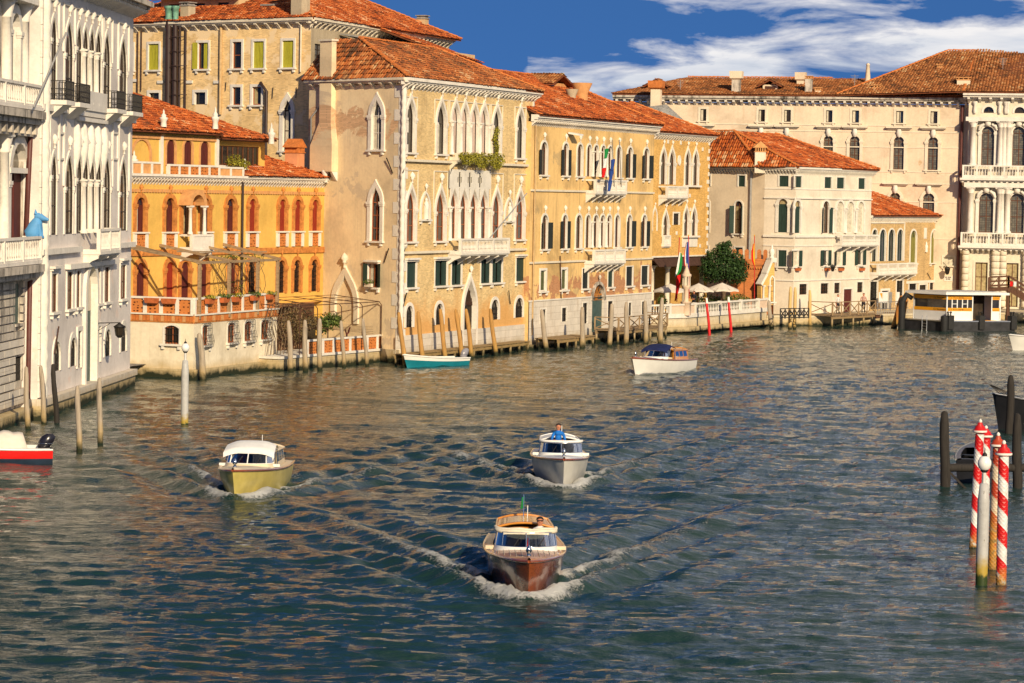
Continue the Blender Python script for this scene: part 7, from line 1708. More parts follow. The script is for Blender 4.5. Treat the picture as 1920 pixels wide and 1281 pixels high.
# ------------------------------------------------------------------ garden terrace of the brick palazzo
def balustrade(name, a, b, z, h, label, groups, step=.24, mat='stone_clean'):
 a, b = V2(a, 0), V2(b, 0); L = (b - a).length; f = Fac(a.x, a.y, math.degrees(atan2(b.x - a.x, b.y - a.y))); r = thing(name, V2((a + b) / 2, z), label, 'balustrade')
 MB().fb(f, 0, L, -.14, .14, z + h - .14, z + h).build('rail', mat, r); MB().fb(f, 0, L, -.13, .13, z + .022, z + .14).build('base', mat, r); cuts = [0]
 for kind, w in groups:
  u0 = cuts[-1]; u1 = u0 + w * L; cuts.append(u1)
  if kind == 'b': balusters(r, r, f, u0 + .15, u1 - .15, 0, z + .14, h - .28, step, mat)
  else: MB().fb(f, u0 + .12, u1 - .12, -.07, .07, z + .141, z + h - .141).build('panel', 'stone_pink', r)
 for u in cuts: MB().fb(f, max(0, u - .13), min(L, u + .13), -.145, .145, z + .023, z + h + .05).build('post', mat, r)
 return f, L
balustrade('balustrade', tE, t1, ZT, .95, 'white balustrade with pierced pink panel, left side of garden terrace', [('b', .55), ('p', .45)], .32)
balustrade('balustrade', t1, t2, ZT, .95, 'long white stone balustrade along the garden terrace front', [('p', .1), ('b', .3), ('b', .26), ('b', .22), ('p', .12)], .34)
def aedicule():
 c = V2(t1, ZT); r = thing('lantern_column', c, 'pink stone corner pedestal carrying a small gothic lantern', 'column')
 MB().lathe(c, [(.42, 0), (.42, 1.0), (.46, 1.02), (.46, 1.12)], 6).build('pedestal', 'stone_pink', r); MB().lathe(c + Vector((0, 0, 1.12)), [(.24, 0), (.2, .1), (.2, 1.0), (.36, 1.2), (.36, 1.3)], 8).build('shaft', 'stone_pink', r)
 for i in range(6): a = 2 * pi * i / 6; MB().lathe(c + Vector((.28 * cos(a), .28 * sin(a), 2.42)), [(.05, 0), (.045, .7), (.07, .75)], 6).build('colonnette', 'stone_cream', r)
 MB().lathe(c + Vector((0, 0, 3.17)), [(.4, 0), (.4, .18), (.3, .22), (.2, .5), (.07, .85), (.1, .92), (.01, 1.1)], 6).build('canopy', 'stone_pink', r)
aedicule()
def umbrella(px, pya, d, label, w):
 p = deep(px, pya, d); r = thing('parasol', V2(p, ZT), label, 'parasol', 'cream parasols on the garden terrace'); n = 8; rows = []; zt = p.z; R = w / 2
 m = MB(); apex = p; rim = []
 for i in range(n):
  a = 2 * pi * (i + .5) / n; rim.append(Vector((p.x + R * cos(a), p.y + R * sin(a), zt - .62)))
 for i in range(n):
  a, b = rim[i], rim[(i + 1) % n]; mid = (a + b) / 2 + Vector((0, 0, .06)); m.face([apex, a, mid]); m.face([apex, mid, b]); m.face([a, a - Vector((0, 0, .13)), mid - Vector((0, 0, .13)), mid]); m.face([mid, mid - Vector((0, 0, .13)), b - Vector((0, 0, .13)), b])
 m.build('canopy', 'canvas_umbrella', r); MB().tube([V2(p, ZT), V2(p, zt + .08)], .035, 6).build('pole', 'wood_brown', r)
 for q in rim: MB().bar(apex - Vector((0, 0, .04)), q, .025).build('rib', 'wood_brown', r)
 MB().lathe(V2(p, ZT), [(.3, 0), (.3, .1), (.05, .14)], 10).build('base', 'stone_grey', r)
umbrella(1257, 532, 233.25, 'cream parasol left of the lantern column on the terrace', 3.0); umbrella(1310, 531, 236.25, 'cream parasol just right of the flags on the terrace', 2.7); umbrella(1354, 530, 238.5, 'cream parasol in front of the round tree, rightmost', 3.0)
def garden_tree():
 p = deep(1358, 520, 245.25); r = thing('round_tree', V2(p, ZT), 'dense dark green clipped tree on the garden terrace', 'tree'); bl = []
 def B(px, py, d, rx, rz): q = deep(px, py, d); bl.append((q.x, q.y, q.z, rx, rx, rz))
 for px, py, rx, rz in ((1355, 475, .95, .85), (1340, 490, 1.15, 1.0), (1372, 490, 1.15, 1.0), (1325, 500, .85, .85), (1388, 503, .85, .95), (1358, 505, 1.6, 1.15), (1335, 515, 1.1, .8), (1378, 517, 1.15, .8), (1356, 463, .55, .45)): B(px, py, 245.2 + random.uniform(-.5, .5), rx, rz)
 for i in range(22): b0 = random.choice(bl[:9]); a = random.uniform(0, 6.28); e = random.uniform(-.3, 1); bl.append((b0[0] + cos(a) * b0[3] * .95, b0[1] + sin(a) * b0[3] * .95, b0[2] + e * b0[5] * .9, .3, .3, .26))
 leaves('crown', 'leaf_dark', r, bl, 7500, .21)
 m = MB()
 for i in range(5): a = 2 * pi * i / 5; m.tube([V2(p, ZT), V2(p, ZT + 1.2), V2(p, ZT + 2.0) + Vector((cos(a) * .3, sin(a) * .3, 0)), V2(p, ZT + 3.0) + Vector((cos(a) * 1.0, sin(a) * .9, 0))], [.2, .16, .1, .04], 7)
 m.build('trunk', 'bark', r)
garden_tree()
def shrub(px, py, d, rx, rz, n, mat, label, size=.16, name='shrub'):
 p = deep(px, py, d); r = thing(name, V2(p, p.z - rz), label, 'shrub'); leaves('foliage', mat, r, [(p.x, p.y, p.z, rx, rx, rz), (p.x + rx * .6, p.y, p.z - rz * .3, rx * .6, rx * .6, rz * .6), (p.x - rx * .6, p.y, p.z - rz * .2, rx * .6, rx * .6, rz * .7)], n, size); MB().tube([V2(p, p.z - rz * 1.4), V2(p, p.z)], .04, 5).build('stem', 'bark', r)
shrub(1383, 560, 243, 1.1, .45, 700, 'leaf_green', 'low green hedge under the rightmost parasol'); shrub(1242, 562, 231.75, .35, .5, 300, 'leaf_green', 'small potted bush behind the terrace balustrade left part'); shrub(1330, 561, 240, 1.2, .4, 600, 'leaf_green', 'low green planting behind the balustrade between the red poles')
def hedge():  # added planting, makes the gaps between the balusters read as dark shade
 a, b = t1 + (t2 - t1) * .06, t1 + (t2 - t1) * .86; nrm = Vector(((b - a).y, -(b - a).x, 0)).normalized() * -1.0; r = thing('hedge', V2((a + b) / 2 + nrm, ZT), 'low dark green hedge added behind the long terrace balustrade to darken its gaps', 'hedge'); bl = []
 for i in range(26): p = a + (b - a) * i / 25 + nrm; bl.append((p.x, p.y, ZT + .38, .45, .45, .42))
 leaves('foliage', 'leaf_dark', r, bl, 3600, .16); MB().hexa([V2(a + nrm * .8, ZT), V2(b + nrm * .8, ZT), V2(b + nrm * 1.2, ZT), V2(a + nrm * 1.2, ZT), V2(a + nrm * .8, ZT + .3), V2(b + nrm * .8, ZT + .3), V2(b + nrm * 1.2, ZT + .3), V2(a + nrm * 1.2, ZT + .3)]).build('planter', 'wood_brown', r)
hedge()
def brick_garden_wall():
 f = Fac(*deep(1392, 500, 246.6).xy, 97.5); u1 = f.U(1452, 500); zt = f.Z(1420, 497); r = thing('garden_wall', f.pt(u1 / 2, 0, ZT), 'red brick garden wall with rounded swallow battlements', 'wall')
 arch = Op(f.U(1416, 540), f.U(1428, 540), ZT, f.Z(1421, 528), 'round')
 wall(f, -1.0, u1, 1.0, zt, [arch], 'brick_red', r, .3); MB().fb(f, arch.u0, arch.u1, -.34, -.3, ZT, arch.z1).build('gate', 'wood_brown', r)
 band(f, -1.0, u1, f.Z(1420, 486), .12, r, 'brick_red', .12); MB().fb(f, -1.0, u1, -.3, .08, zt, f.Z(1420, 486) - .122).build('corbel_table', 'brick_red', r); zz = f.Z(1420, 486); n = 7; w = (u1 + 1.0) / n
 for i in range(n):
  a = -1.0 + w * i; o = Op(a + .1, a + w - .1, zz, zz + .85, 'round'); m = MB(); m.prism(f, o.outline()[::-1], -.25, .1, True); me = m.build('merlon', 'brick_red', r); o2 = Op(a + .28, a + w - .28, zz + .12, zz + .6, 'round'); MB().prism(f, o2.outline()[::-1], .101, .104).build('blind_slot', 'brick_orange', me)
 m = MB()
 for i in range(int((u1 + 1) / .22)): m.fb(f, -1.0 + i * .22, -1.0 + i * .22 + .12, .08, .16, zt - .35, zt - .2)
 m.build('dentils', 'brick_orange', r, 'stuff')
brick_garden_wall()
def stair_wall():
 f = Fac(*deep(1427, 560, 245.0).xy, 51.4); r = thing('stair_wall', f.pt(.6, 0, ZT), 'stepped brick and white stone stair wall ending in a turned finial', 'wall'); X = lambda x, y: f.uz(x, y)
 poly = [X(1427, 572), X(1452, 572), X(1452, 490), X(1446, 490), X(1437, 513), X(1436, 522), X(1427, 533)]
 MB().prism(f, [(u, max(z, 1.0)) for u, z in poly], -.5, 0, True).build('wall', 'brick_ochre', r)
 for a, b in (((1426, 534), (1437, 514)), ((1436.5, 513), (1446, 489))): p, q = X(*a), X(*b); MB().bar(f.pt(p[0], -.2, p[1]), f.pt(q[0], -.2, q[1]), .7, .22).build('coping', 'stone_clean', r)
 p = X(1450, 490); m = MB(); m.fb(f, p[0] - .35, p[0] + .3, -.5, .12, p[1] - .1, p[1] + .3); m.lathe(f.pt(p[0], -.2, p[1] + .3), [(.25, 0), (.14, .15), (.26, .45), (.2, .7), (.08, .8), (.12, .95), (.02, 1.15)], 10); m.build('finial', 'stone_clean', r)
 o = Op(X(1444, 540)[0], X(1450.5, 540)[0], X(1447, 566)[1], X(1447, 519)[1], 'lancet'); window(f, o, r, trim=.12, tmat='stone_clean', proud=.06, fill='glass', pane='interior', fmat='iron', bars=True, sill=True, depth=.1)
 columns(f, r, [X(1430, 550)[0], X(1441, 550)[0]], X(1435, 566)[1], X(1435, 535)[1], .1, .09, 'stone_clean', .2)
stair_wall()
def cloth(name, mat, parent, corners, n=10, amp=.06):
 """hanging cloth through a list of (left,right) point pairs from top to bottom, with folds"""
 m = MB(); rows = []
 for i, (a, b) in enumerate(corners):
  a, b = Vector(a), Vector(b); d = (b - a); nn = Vector((d.y, -d.x, 0)); nn = nn.normalized() if nn.length > 1e-6 else Vector((0, -1, 0))
  rows.append([a + d * (j / n) + nn * amp * sin(j * 1.9 + i * .5) for j in range(n + 1)])
 m.grid(rows); return m.build(name, mat, parent)
def flagpole(px, y0, y1, d, label, bands, droop, xoff, tilt=0.0):
 """bands: list of (material, width share) across the droop; hanging limp"""
 b = deep(px + tilt, y1, d); t = deep(px, y0, d); r = thing('flag', V2(b, b.z), label, 'flag', 'flags on poles'); MB().tube([b, t], .035, 6).build('pole', 'pole_red', r); MB().lathe(t, [(.05, 0), (.06, .06), (.01, .14)], 6).build('finial', 'flag_gold', r)
 ya, yb, wd = droop; x0 = 0.0
 for mt, w in bands:
  rows = []
  for i in range(9):
   s = i / 8; y = ya + (yb - ya) * s; ww = wd * (0.35 + 0.65 * sin(min(1, s * 1.3 + .1) * pi * .62)) * (1 - .75 * max(0, s - .75) / .25)
   rows.append((deep(px + tilt * s + xoff * s + x0 * ww, y - (1 - x0) * 2, d - .1), deep(px + tilt * s + xoff * s + (x0 + w) * ww, y - (1 - x0 - w) * 2, d - .1)))
  cloth('cloth', mt, r, rows, 5, .05); x0 += w
flagpole(1274, 445, 566, 230.25, 'limp green white and red flag beside the lantern column', [('flag_white', .45), ('flag_green', .55)], (475, 520, 9), -3, -5)
def italian_lower():
 r = [o for o in bpy.data.objects if o.name == 'flag'][0]; rows = [(deep(1268 - i * .3, 517 + i * 6, 230.025), deep(1276.5 - i * .6 - max(0, i - 4) * 1.3, 515 + i * 6, 230.1)) for i in range(9)]; cloth('cloth', 'flag_red', r, rows, 6, .07)
italian_lower()
flagpole(1291, 443, 560, 232.5, 'limp blue white and red flag right of the lantern column', [('flag_blue', .6), ('flag_white', .22), ('flag_red', .18)], (455, 512, -9), 0, 1); flagpole(1414.6, 443, 563, 244.5, 'narrow red and gold flag before the brick garden wall', [('flag_gold', .5), ('flag_red', .5)], (458, 500, -6), 1, 0)
def palace_flags():
 f = fE; zb = f.Z(1135, 358)
 for i, (x0, x1, y1, lb, mats) in enumerate(((1134, 1147.5, 262, 'green white and red flag hanging from the ochre palazzo balcony', ('flag_green', 'flag_white', 'flag_red')), (1147, 1161, 262, 'blue flag hanging from the ochre palazzo balcony', ('flag_blue', 'flag_blue', 'flag_blue')))):
  a = f.pt(f.U(x0, 340), .8, f.Z(x0, 350)); g = f.off(1.6); b = g.pt(g.U(x1, 270), 0, g.Z(x1, y1)); r = thing('flag', a, lb, 'flag', 'flags on poles'); MB().tube([a, b], .03, 6).build('pole', 'pipe_grey', r); d = b - a
  for k, mt in enumerate(mats):
   rows = []
   if i == 0: yy = (280 + k * 18, 280 + (k + 1) * 18); xx = (1138, 1131)
   else: yy = (300 + k * 20, 300 + (k + 1) * 20); xx = (1150, 1142)
   for q in range(4): s = q / 3; y = yy[0] + (yy[1] - yy[0]) * s; xs = xx[0] + (xx[1] - xx[0]) * (k + s) / 3; rows.append((g.pt(g.U(xs, y), -.2, g.Z(xs, y)), g.pt(g.U(xs + 8, y), -.2, g.Z(xs + 8, y - 2))))
   cloth('cloth', mt, r, rows, 5, .08)
palace_flags()
# ------------------------------------------------------------------ small lattice terrace between yellow house and gothic palazzo
def small_terrace():
 a, b = gnd(521, 697), gnd(727, 678); f = Fac(a.x, a.y, math.degrees(atan2(b.x - a.x, b.y - a.y))); L = (b - a).length; z = f.Z(650, 660)
 o = MB().fb(f, .2, L, -3.5, 0, -1.2, z - .1).build('terrace', 'stone_quay'); o['kind'] = 'structure'
 o = MB().fb(f, .1, L + .05, -3.5, .1, z - .1, z + .05).build('kerb', 'stone_clean'); o['kind'] = 'structure'
 u0 = f.U(577, 655); h = f.Z(650, 632) - z; r = thing('balustrade', f.pt((u0 + L) / 2, 0, z), 'low wall of orange lattice panels between white posts by gothic palazzo', 'balustrade')
 MB().fb(f, u0, L, -.2, .02, z + h - .12, z + h).build('rail', 'stone_clean', r); cuts = [f.U(x, 655) for x in (577, 606, 626, 657, 689, 708, 726)]
 for c in cuts: MB().fb(f, c - .12, c + .12, -.19, .01, z + .051, z + h - .121).build('post', 'stone_clean', r)
 for c, d in zip(cuts, cuts[1:]): MB().fb(f, c + .12, d - .12, -.14, -.04, z + .051, z + h - .121).build('panel', 'lattice', r)
 g = thing('iron_gate', f.pt(L + .4, 0, z), 'ornate black iron gate at the gothic palazzo corner', 'gate'); m = MB()
 for i in range(6): p = f.pt(L + .1 + i * .16, -.1, z - .3); m.bar(p, p + Vector((0, 0, 1.5 + .15 * sin(i * .6))), .035)
 for zz in (0, .5, 1.0): m.bar(f.pt(L + .1, -.1, z + zz), f.pt(L + .95, -.1, z + zz), .04)
 for i in range(5): m.lathe(f.pt(L + .18 + i * .16, -.1, z + .65), [(.02, 0), (.07, .05), (.02, .1)], 6)
 m.build('gate', 'iron', g)
 zt = f.Z(717, 566); r = thing('metal_pergola', f.pt(L * .5, -1, z), 'thin rusty metal pergola frame over the lattice terrace', 'pergola'); uu = [f.U(x, 600) for x in (530, 562, 595, 640, 679, 715)]
 for u in uu[1:]: MB().tube([f.pt(u, .0, z), f.pt(u, .0, zt - .2), f.pt(u - .05, -.15, zt)], .03, 5).build('post', 'iron_rust', r)
 MB().bar(f.pt(uu[0], -.15, zt), f.pt(uu[-1], -.15, zt), .05).build('beam', 'iron_rust', r)
 for u in uu: MB().bar(f.pt(u, -.15, zt), f.pt(u - .3, -3.4, zt + .35), .045).build('rafter', 'iron_rust', r)
 for dd in (-1.2, -2.3, -3.3): MB().bar(f.pt(uu[0], dd, zt + .11 * -dd), f.pt(uu[-1] - .2, dd, zt + .11 * -dd), .03).build('batten', 'iron_rust', r)
 for i in range(5): MB().bar(f.pt(uu[2] + i * .3, -.9, z + 1.6), f.pt(uu[-1] - .4 + i * .02, -.4, z + 1.5 - i * .12), .02).build('wire', 'iron_rust', r)
 v = thing('vine', f.pt(2.2, -1.2, z), 'half bare climbing vine with dark leaves at the pergola left end', 'plant'); bl = []
 for px, py, rx, rz in ((548, 590, .5, .9), (560, 620, .5, .8), (575, 600, .55, .8), (533, 610, .4, 1.2), (590, 605, .45, .5)): p = f.off(-1.4).pt(f.off(-1.4).U(px, py), 0, f.off(-1.4).Z(px, py)); bl.append((p.x, p.y, p.z, rx, rx, rz))
 leaves('foliage', 'leaf_brown', v, bl, 1500, .15); m = MB()
 for i in range(7): u = .6 + i * .4; m.tube([f.pt(u, -1.2, z), f.pt(u + .1, -1.1, z + 1), f.pt(u - .15, -1.3, z + 1.9), f.pt(u + .3, -1.2, zt + .1)], .025, 5)
 m.build('stem', 'bark', v)
 q = f.off(-1.0); p = q.pt(q.U(615, 603), 0, q.Z(615, 603)); r2 = thing('potted_shrub', V2(p, z), 'leafy green oleander bush in the middle of the lattice terrace', 'shrub'); leaves('foliage', 'leaf_green', r2, [(p.x, p.y, p.z, .75, .6, .6), (p.x + .5, p.y, p.z + .1, .5, .5, .45), (p.x - .4, p.y, p.z - .3, .5, .5, .5)], 1100, .17); MB().lathe(V2(p, z), [(.22, 0), (.32, .5), (.36, .52), (.3, .55)], 12).build('pot', 'terracotta_pot', r2); MB().tube([V2(p, z + .4), p], .05, 6).build('stem', 'bark', r2)
 p = q.pt(q.U(649, 618), 0, z); ch = thing('chair', p, 'dark red folding chair leaning on the lattice terrace', 'chair')
 for a, b in (((-.3, 0, 0), (.25, 0, 1.5)), ((.35, 0, 0), (-.05, 0, 1.35)), ((-.3, -.4, 0), (.25, -.4, 1.5)), ((.35, -.4, 0), (-.05, -.4, 1.35))): MB().bar(p + Vector(a), p + Vector(b), .06).build('leg', 'shutter_maroon', ch)
 MB().hexa([p + Vector(v_) for v_ in ((-.2, -.4, .85), (.25, -.4, .8), (.25, 0, .8), (-.2, 0, .85), (-.2, -.4, .9), (.25, -.4, .85), (.25, 0, .85), (-.2, 0, .9))]).build('seat', 'shutter_maroon', ch); MB().hexa([p + Vector(v_) for v_ in ((.15, -.4, 1.1), (.2, -.4, 1.1), (.2, 0, 1.1), (.15, 0, 1.1), (.25, -.4, 1.5), (.3, -.4, 1.5), (.3, 0, 1.5), (.25, 0, 1.5))]).build('backrest', 'shutter_maroon', ch)
 p = q.pt(q.U(668, 625), 0, z + .1); m = MB(); m.tube([p + Vector((-.6, 0, .2)), p + Vector((0, -.1, .45)), p + Vector((.6, .1, .2))], [.25, .35, .2], 8); solo(m, 'furniture_cover', 'canvas_white', 'crumpled white cover heaped on the lattice terrace', 'cover')
 MB  # lattice screen and dark brown backing board behind the vine
 s = f.off(-3.4); scr = thing('trellis_screen', s.pt(1.5, 0, z), 'dark wooden trellis screen behind the vine left of the blind arch', 'screen'); u1 = s.U(566, 620); m = MB(); zz = zt - .1; w = u1 - .2; n = 16
 for i in range(n):
  for sg in (-1, 1):
   a = i * w / n; MB  # diagonal laths
   p0 = s.pt(.2 + a, .02 * sg, z); p1 = s.pt(min(max(.2 + a + sg * 1.2, .2), u1), .02 * sg, zz if 0 < .2 + a + sg * 1.2 < u1 else zz - .6); m.bar(p0, p1, .035, .02)
 m.build('lath', 'wood_beam', scr, 'stuff'); MB().fb(s, .2, u1 + 1.6, -.1, -.05, z, zz).build('backing', 'wood_brown', scr)
 d = s.off(.1); MB().fb(d, u1, u1 + 1.5, 0, .04, z + .2, z + 1.9).build('pane', 'glass_warm', scr)
small_terrace()
def terrace_pots():
 t = fT; tl = fTl; k = 0; names = ['left facet near the white palazzo', 'left facet near the corner', 'just right of the corner post', 'second right of the corner', 'middle of the right side', 'second from the right end', 'at the right end']
 for ff, px in ((tl, 287), (tl, 319), (t, 388), (t, 416), (t, 438), (t, 472), (t, 502)):
  u = ff.U(px, 568); z = ztT - .38; r = thing('flower_box', ff.pt(u, .2, z), 'terracotta flower box on the yellow house terrace, ' + names[k], 'flower box', 'flower boxes on the yellow terrace'); k += 1
  MB().hexa([ff.pt(u - .38, .3, z), ff.pt(u + .38, .3, z), ff.pt(u + .38, .06, z), ff.pt(u - .38, .06, z), ff.pt(u - .45, .36, z + .3), ff.pt(u + .45, .36, z + .3), ff.pt(u + .45, .04, z + .3), ff.pt(u - .45, .04, z + .3)]).build('box', 'terracotta_pot', r)
  if k > 2: p = ff.pt(u, .2, z + .38); leaves('plants', 'leaf_yellow' if k % 2 else 'leaf_green', r, [(p.x, p.y, p.z, .45, .3, .16)], 140, .13)
 g = fC.off(-1.0); p = g.pt(g.U(427, 300), .5, g.Z(427, 303)); r = thing('potted_shrub', V2(p, p.z - .5), 'yellow-green bush on the yellow house roof terrace', 'shrub'); leaves('foliage', 'leaf_yellow', r, [(p.x, p.y, p.z, .55, .4, .5), (p.x + .5, p.y + .4, p.z - .2, .5, .4, .35)], 500, .16); MB().lathe(V2(p, p.z - .8), [(.2, 0), (.28, .4)], 10).build('pot', 'terracotta_pot', r)
 v = thing('vine', fC.pt(fC.U(410, 540), .6, zfT), 'sparse climbing vine against the yellow wall under the pergola', 'plant'); m = MB(); bl = []
 for i in range(14):
  u = fC.U(395 + (i % 7) * 13 + random.uniform(-4, 4), 540); pts = [fC.pt(u, .5, zfT)]
  for q in range(1, 6): pts.append(fC.pt(u + random.uniform(-.35, .35), .4 + random.uniform(0, .5), zfT + q * .62))
  m.tube(pts, .018, 4); p = pts[-1]; bl.append((p.x, p.y, p.z, .45, .35, .2))
  if i < 4: p = pts[2]; bl.append((p.x, p.y, p.z, .3, .3, .5))
 m.build('stem', 'bark', v, 'stuff'); leaves('foliage', 'leaf_green', v, bl, 420, .11)
 o = fDs; u = o.U(698, 528); z = o.Z(698, 538); r = thing('flower_box', o.pt(u, .2, z), 'cream window box with plants on the gothic palazzo side window', 'flower box'); MB().fb(o, u - .35, u + .35, .22, .42, z, z + .22).build('box', 'stone_cream', r); p = o.pt(u, .32, z + .32); leaves('plants', 'leaf_green', r, [(p.x, p.y, p.z, .4, .2, .2)], 160, .12)
terrace_pots()
# ------------------------------------------------------------------ water bus stop
def text_mesh(name, txt, size, mat, parent, f, u, d, z, align='LEFT'):
 cu = bpy.data.curves.new(name, 'FONT'); cu.body = txt; cu.size = size; cu.extrude = .004; cu.align_x = align; ob = bpy.data.objects.new(name, cu); COL.objects.link(ob)
 dg = bpy.context.evaluated_depsgraph_get(); me = bpy.data.meshes.new_from_object(ob.evaluated_get(dg)); bpy.data.objects.remove(ob); me.materials.clear(); me.materials.append(M[mat])
 o = bpy.data.objects.new(name, me); COL.objects.link(o); o.parent = parent; X, Y = f.u, Vector((0, 0, 1)); N = f.n; p = f.pt(u, d, z) - wloc(parent)
 o.matrix_local = Matrix(((X.x, Y.x, N.x, p.x), (X.y, Y.y, N.y, p.y), (X.z, Y.z, N.z, p.z), (0, 0, 0, 1)))
 return o
def bus_stop():
 c = gnd(1772, 622); l = Fac(c.x, c.y, 141.0); r_ = Fac(c.x, c.y, 74.0); uL = l.U(1692, 612); uR = r_.U(1903, 612); root = thing('water_bus_stop', c, 'floating white water bus stop with orange bands on a black pontoon', 'stop')
 zd = .95; wid = -uL; P = lambda a, b, z: c + l.u * a + r_.u * b + Vector((0, 0, z))   # a<0 goes back left, b goes right
 def slab(a0, a1, b0, b1, z0, z1): return MB().hexa([P(a1, b0, z0), P(a1, b1, z0), P(a0, b1, z0), P(a0, b0, z0), P(a1, b0, z1), P(a1, b1, z1), P(a0, b1, z1), P(a0, b0, z1)])
 slab(uL, 0, 0, uR, -.6, zd - .1).build('pontoon', 'pontoon', root); slab(uL, .08, -.08, uR, zd - .1, zd).build('deck', 'steel', root)
 i = .55; H0 = zd; z1 = c.z + l.Z(1772, 555) ; z1 = deep(1770, 553, c.y).z; a0, a1, b0 = uL + .6, -i, i; bW = r_.U(1832, 590); bO = r_.U(1868, 590); bE = r_.U(1884, 590)
 fl = Fac(*P(a1, b0, 0).xy, 141.0); fr = Fac(*P(a1, b0, 0).xy, 74.0); Ll = a1 - a0; Lr = bW - b0; zs = zd + (z1 - zd) * .36; zb0, zb1 = zs + .0, zs + .28; zw1 = z1 - .42
 for f, x0, x1 in ((fl, -Ll, 0), (fr, 0, Lr), (fr, bO - b0, bE - b0)):
  MB().fb(f, x0, x1, -.08, 0, H0, zs).build('lower_panel', 'white_paint', root); MB().fb(f, x0, x1, -.08, .015, zs, zs + .28).build('orange_band', 'band_orange', root); MB().fb(f, x0, x1, -.08, .015, zw1, z1 - .08).build('orange_band', 'band_orange', root); MB().fb(f, x0, x1, -.05, -.02, zs + .28, zw1).build('window_pane', 'glass_stop', root)
  n = (5 if x0 == 0 else 1) if f is fr else 1
  for q in range(n + 1): uu = x0 + (x1 - x0) * q / n; MB().fb(f, uu - .045, uu + .045, -.06, .035, H0 if q in (0, n) else zs + .28, z1 if q in (0, n) else zw1).build('mullion', 'white_paint', root)
 for q in (1, 3): MB().fb(fr, Lr * q / 5, Lr * (q + 1) / 5, -.03, .01, (zs + zw1) / 2 + .1, (zs + zw1) / 2 + .15).build('transom', 'white_paint', root)
 for q in range(12): uu = -Ll * .75 + Ll * .7 * q / 12; MB().fb(fl, uu, uu + .06, -.9, -.85, zs + .1, zw1 - .1).build('slat', 'curtain', root)
 slab(a0, a1 - 3.2 if False else a1, bE, bE - .1, H0, z1).build('end_wall', 'white_paint', root)
 slab(a0 + .05, a0 + .12, b0, bE, H0, z1).build('back_wall', 'sheet_grey', root)
 slab(a0 - .45, a1 + .5, b0 - .5, bE + .45, z1, z1 + .2).build('roof', 'white_paint', root); slab(a0 - .3, a1 + .35, b0 - .35, bE + .3, z1 + .2, z1 + .28).build('roof_cap', 'lead', root)
 for f, u, al in ((fl, -.15, 'RIGHT'), (fr, .2, 'LEFT')):
  for z in (zs + .06, zw1 + .08): text_mesh('lettering', "Ca' Rezzonico", .24, 'letter_dark', root, f, u, .018, z, al)
 for z in (zs + .06, zw1 + .08): text_mesh('lettering', "Ca' Rezzonico", .2, 'letter_dark', root, fr, Lr - .15, .018, z, 'RIGHT'); text_mesh('lettering', "Rezzonico", .15, 'letter_dark', root, fr, bO - b0 + .06, .018, z, 'LEFT')
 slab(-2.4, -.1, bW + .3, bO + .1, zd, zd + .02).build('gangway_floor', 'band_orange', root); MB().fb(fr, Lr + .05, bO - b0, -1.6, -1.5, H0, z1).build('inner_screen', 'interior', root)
 for b, w in ((.15, .5), (bW + .1, .5), (bE + .5, .5)):
  slab(-.3, .22, b, b + w, .2, zd + .45).build('fender_block', 'rubber', root); MB().lathe(P(-.05, b - .2, -.5), [(.3, 0), (.32, .1), (.32, 1.75), (.28, 1.85)], 12).build('fender_post', 'rubber', root) if b < 1 else None
  m = MB(); m.lathe(P(-.05, b + .12, zd + .45), [(.06, 0), (.06, .2), (.13, .26), (.06, .34)], 8); m.lathe(P(-.05, b + .38, zd + .45), [(.06, 0), (.06, .2), (.13, .26), (.06, .34)], 8); m.build('bollard', 'iron', root)
 m = MB(); f = Fac(c.x, c.y, 141.0)
 for u in (-2.6, -2.05): m.bar(f.pt(u, .1, .0), f.pt(u, .1, zd + .35), .05)
 for q in range(4): m.bar(f.pt(-2.6, .1, .12 + q * .25), f.pt(-2.05, .1, .12 + q * .25), .04)
 m.build('ladder', 'steel', root)
 m = MB();
 for q in range(24):
  a, b = pi * 1.05 * q / 24, pi * 1.05 * (q + 1) / 24
 P0 = P(uL + .2, -.25, 0); m.tube([P0 + Vector((0, 0, -.3)), P0 + Vector((0, 0, 2.4)), P0 + Vector((.4, .1, 3.0)), P0 + Vector((.9, .2, 2.7))], [.3, .3, .26, .2], 10); m.build('mooring_arm', 'rubber', root)
glassy('glass_stop', (0.03, 0.028, 0.026), 0.05)
bus_stop()
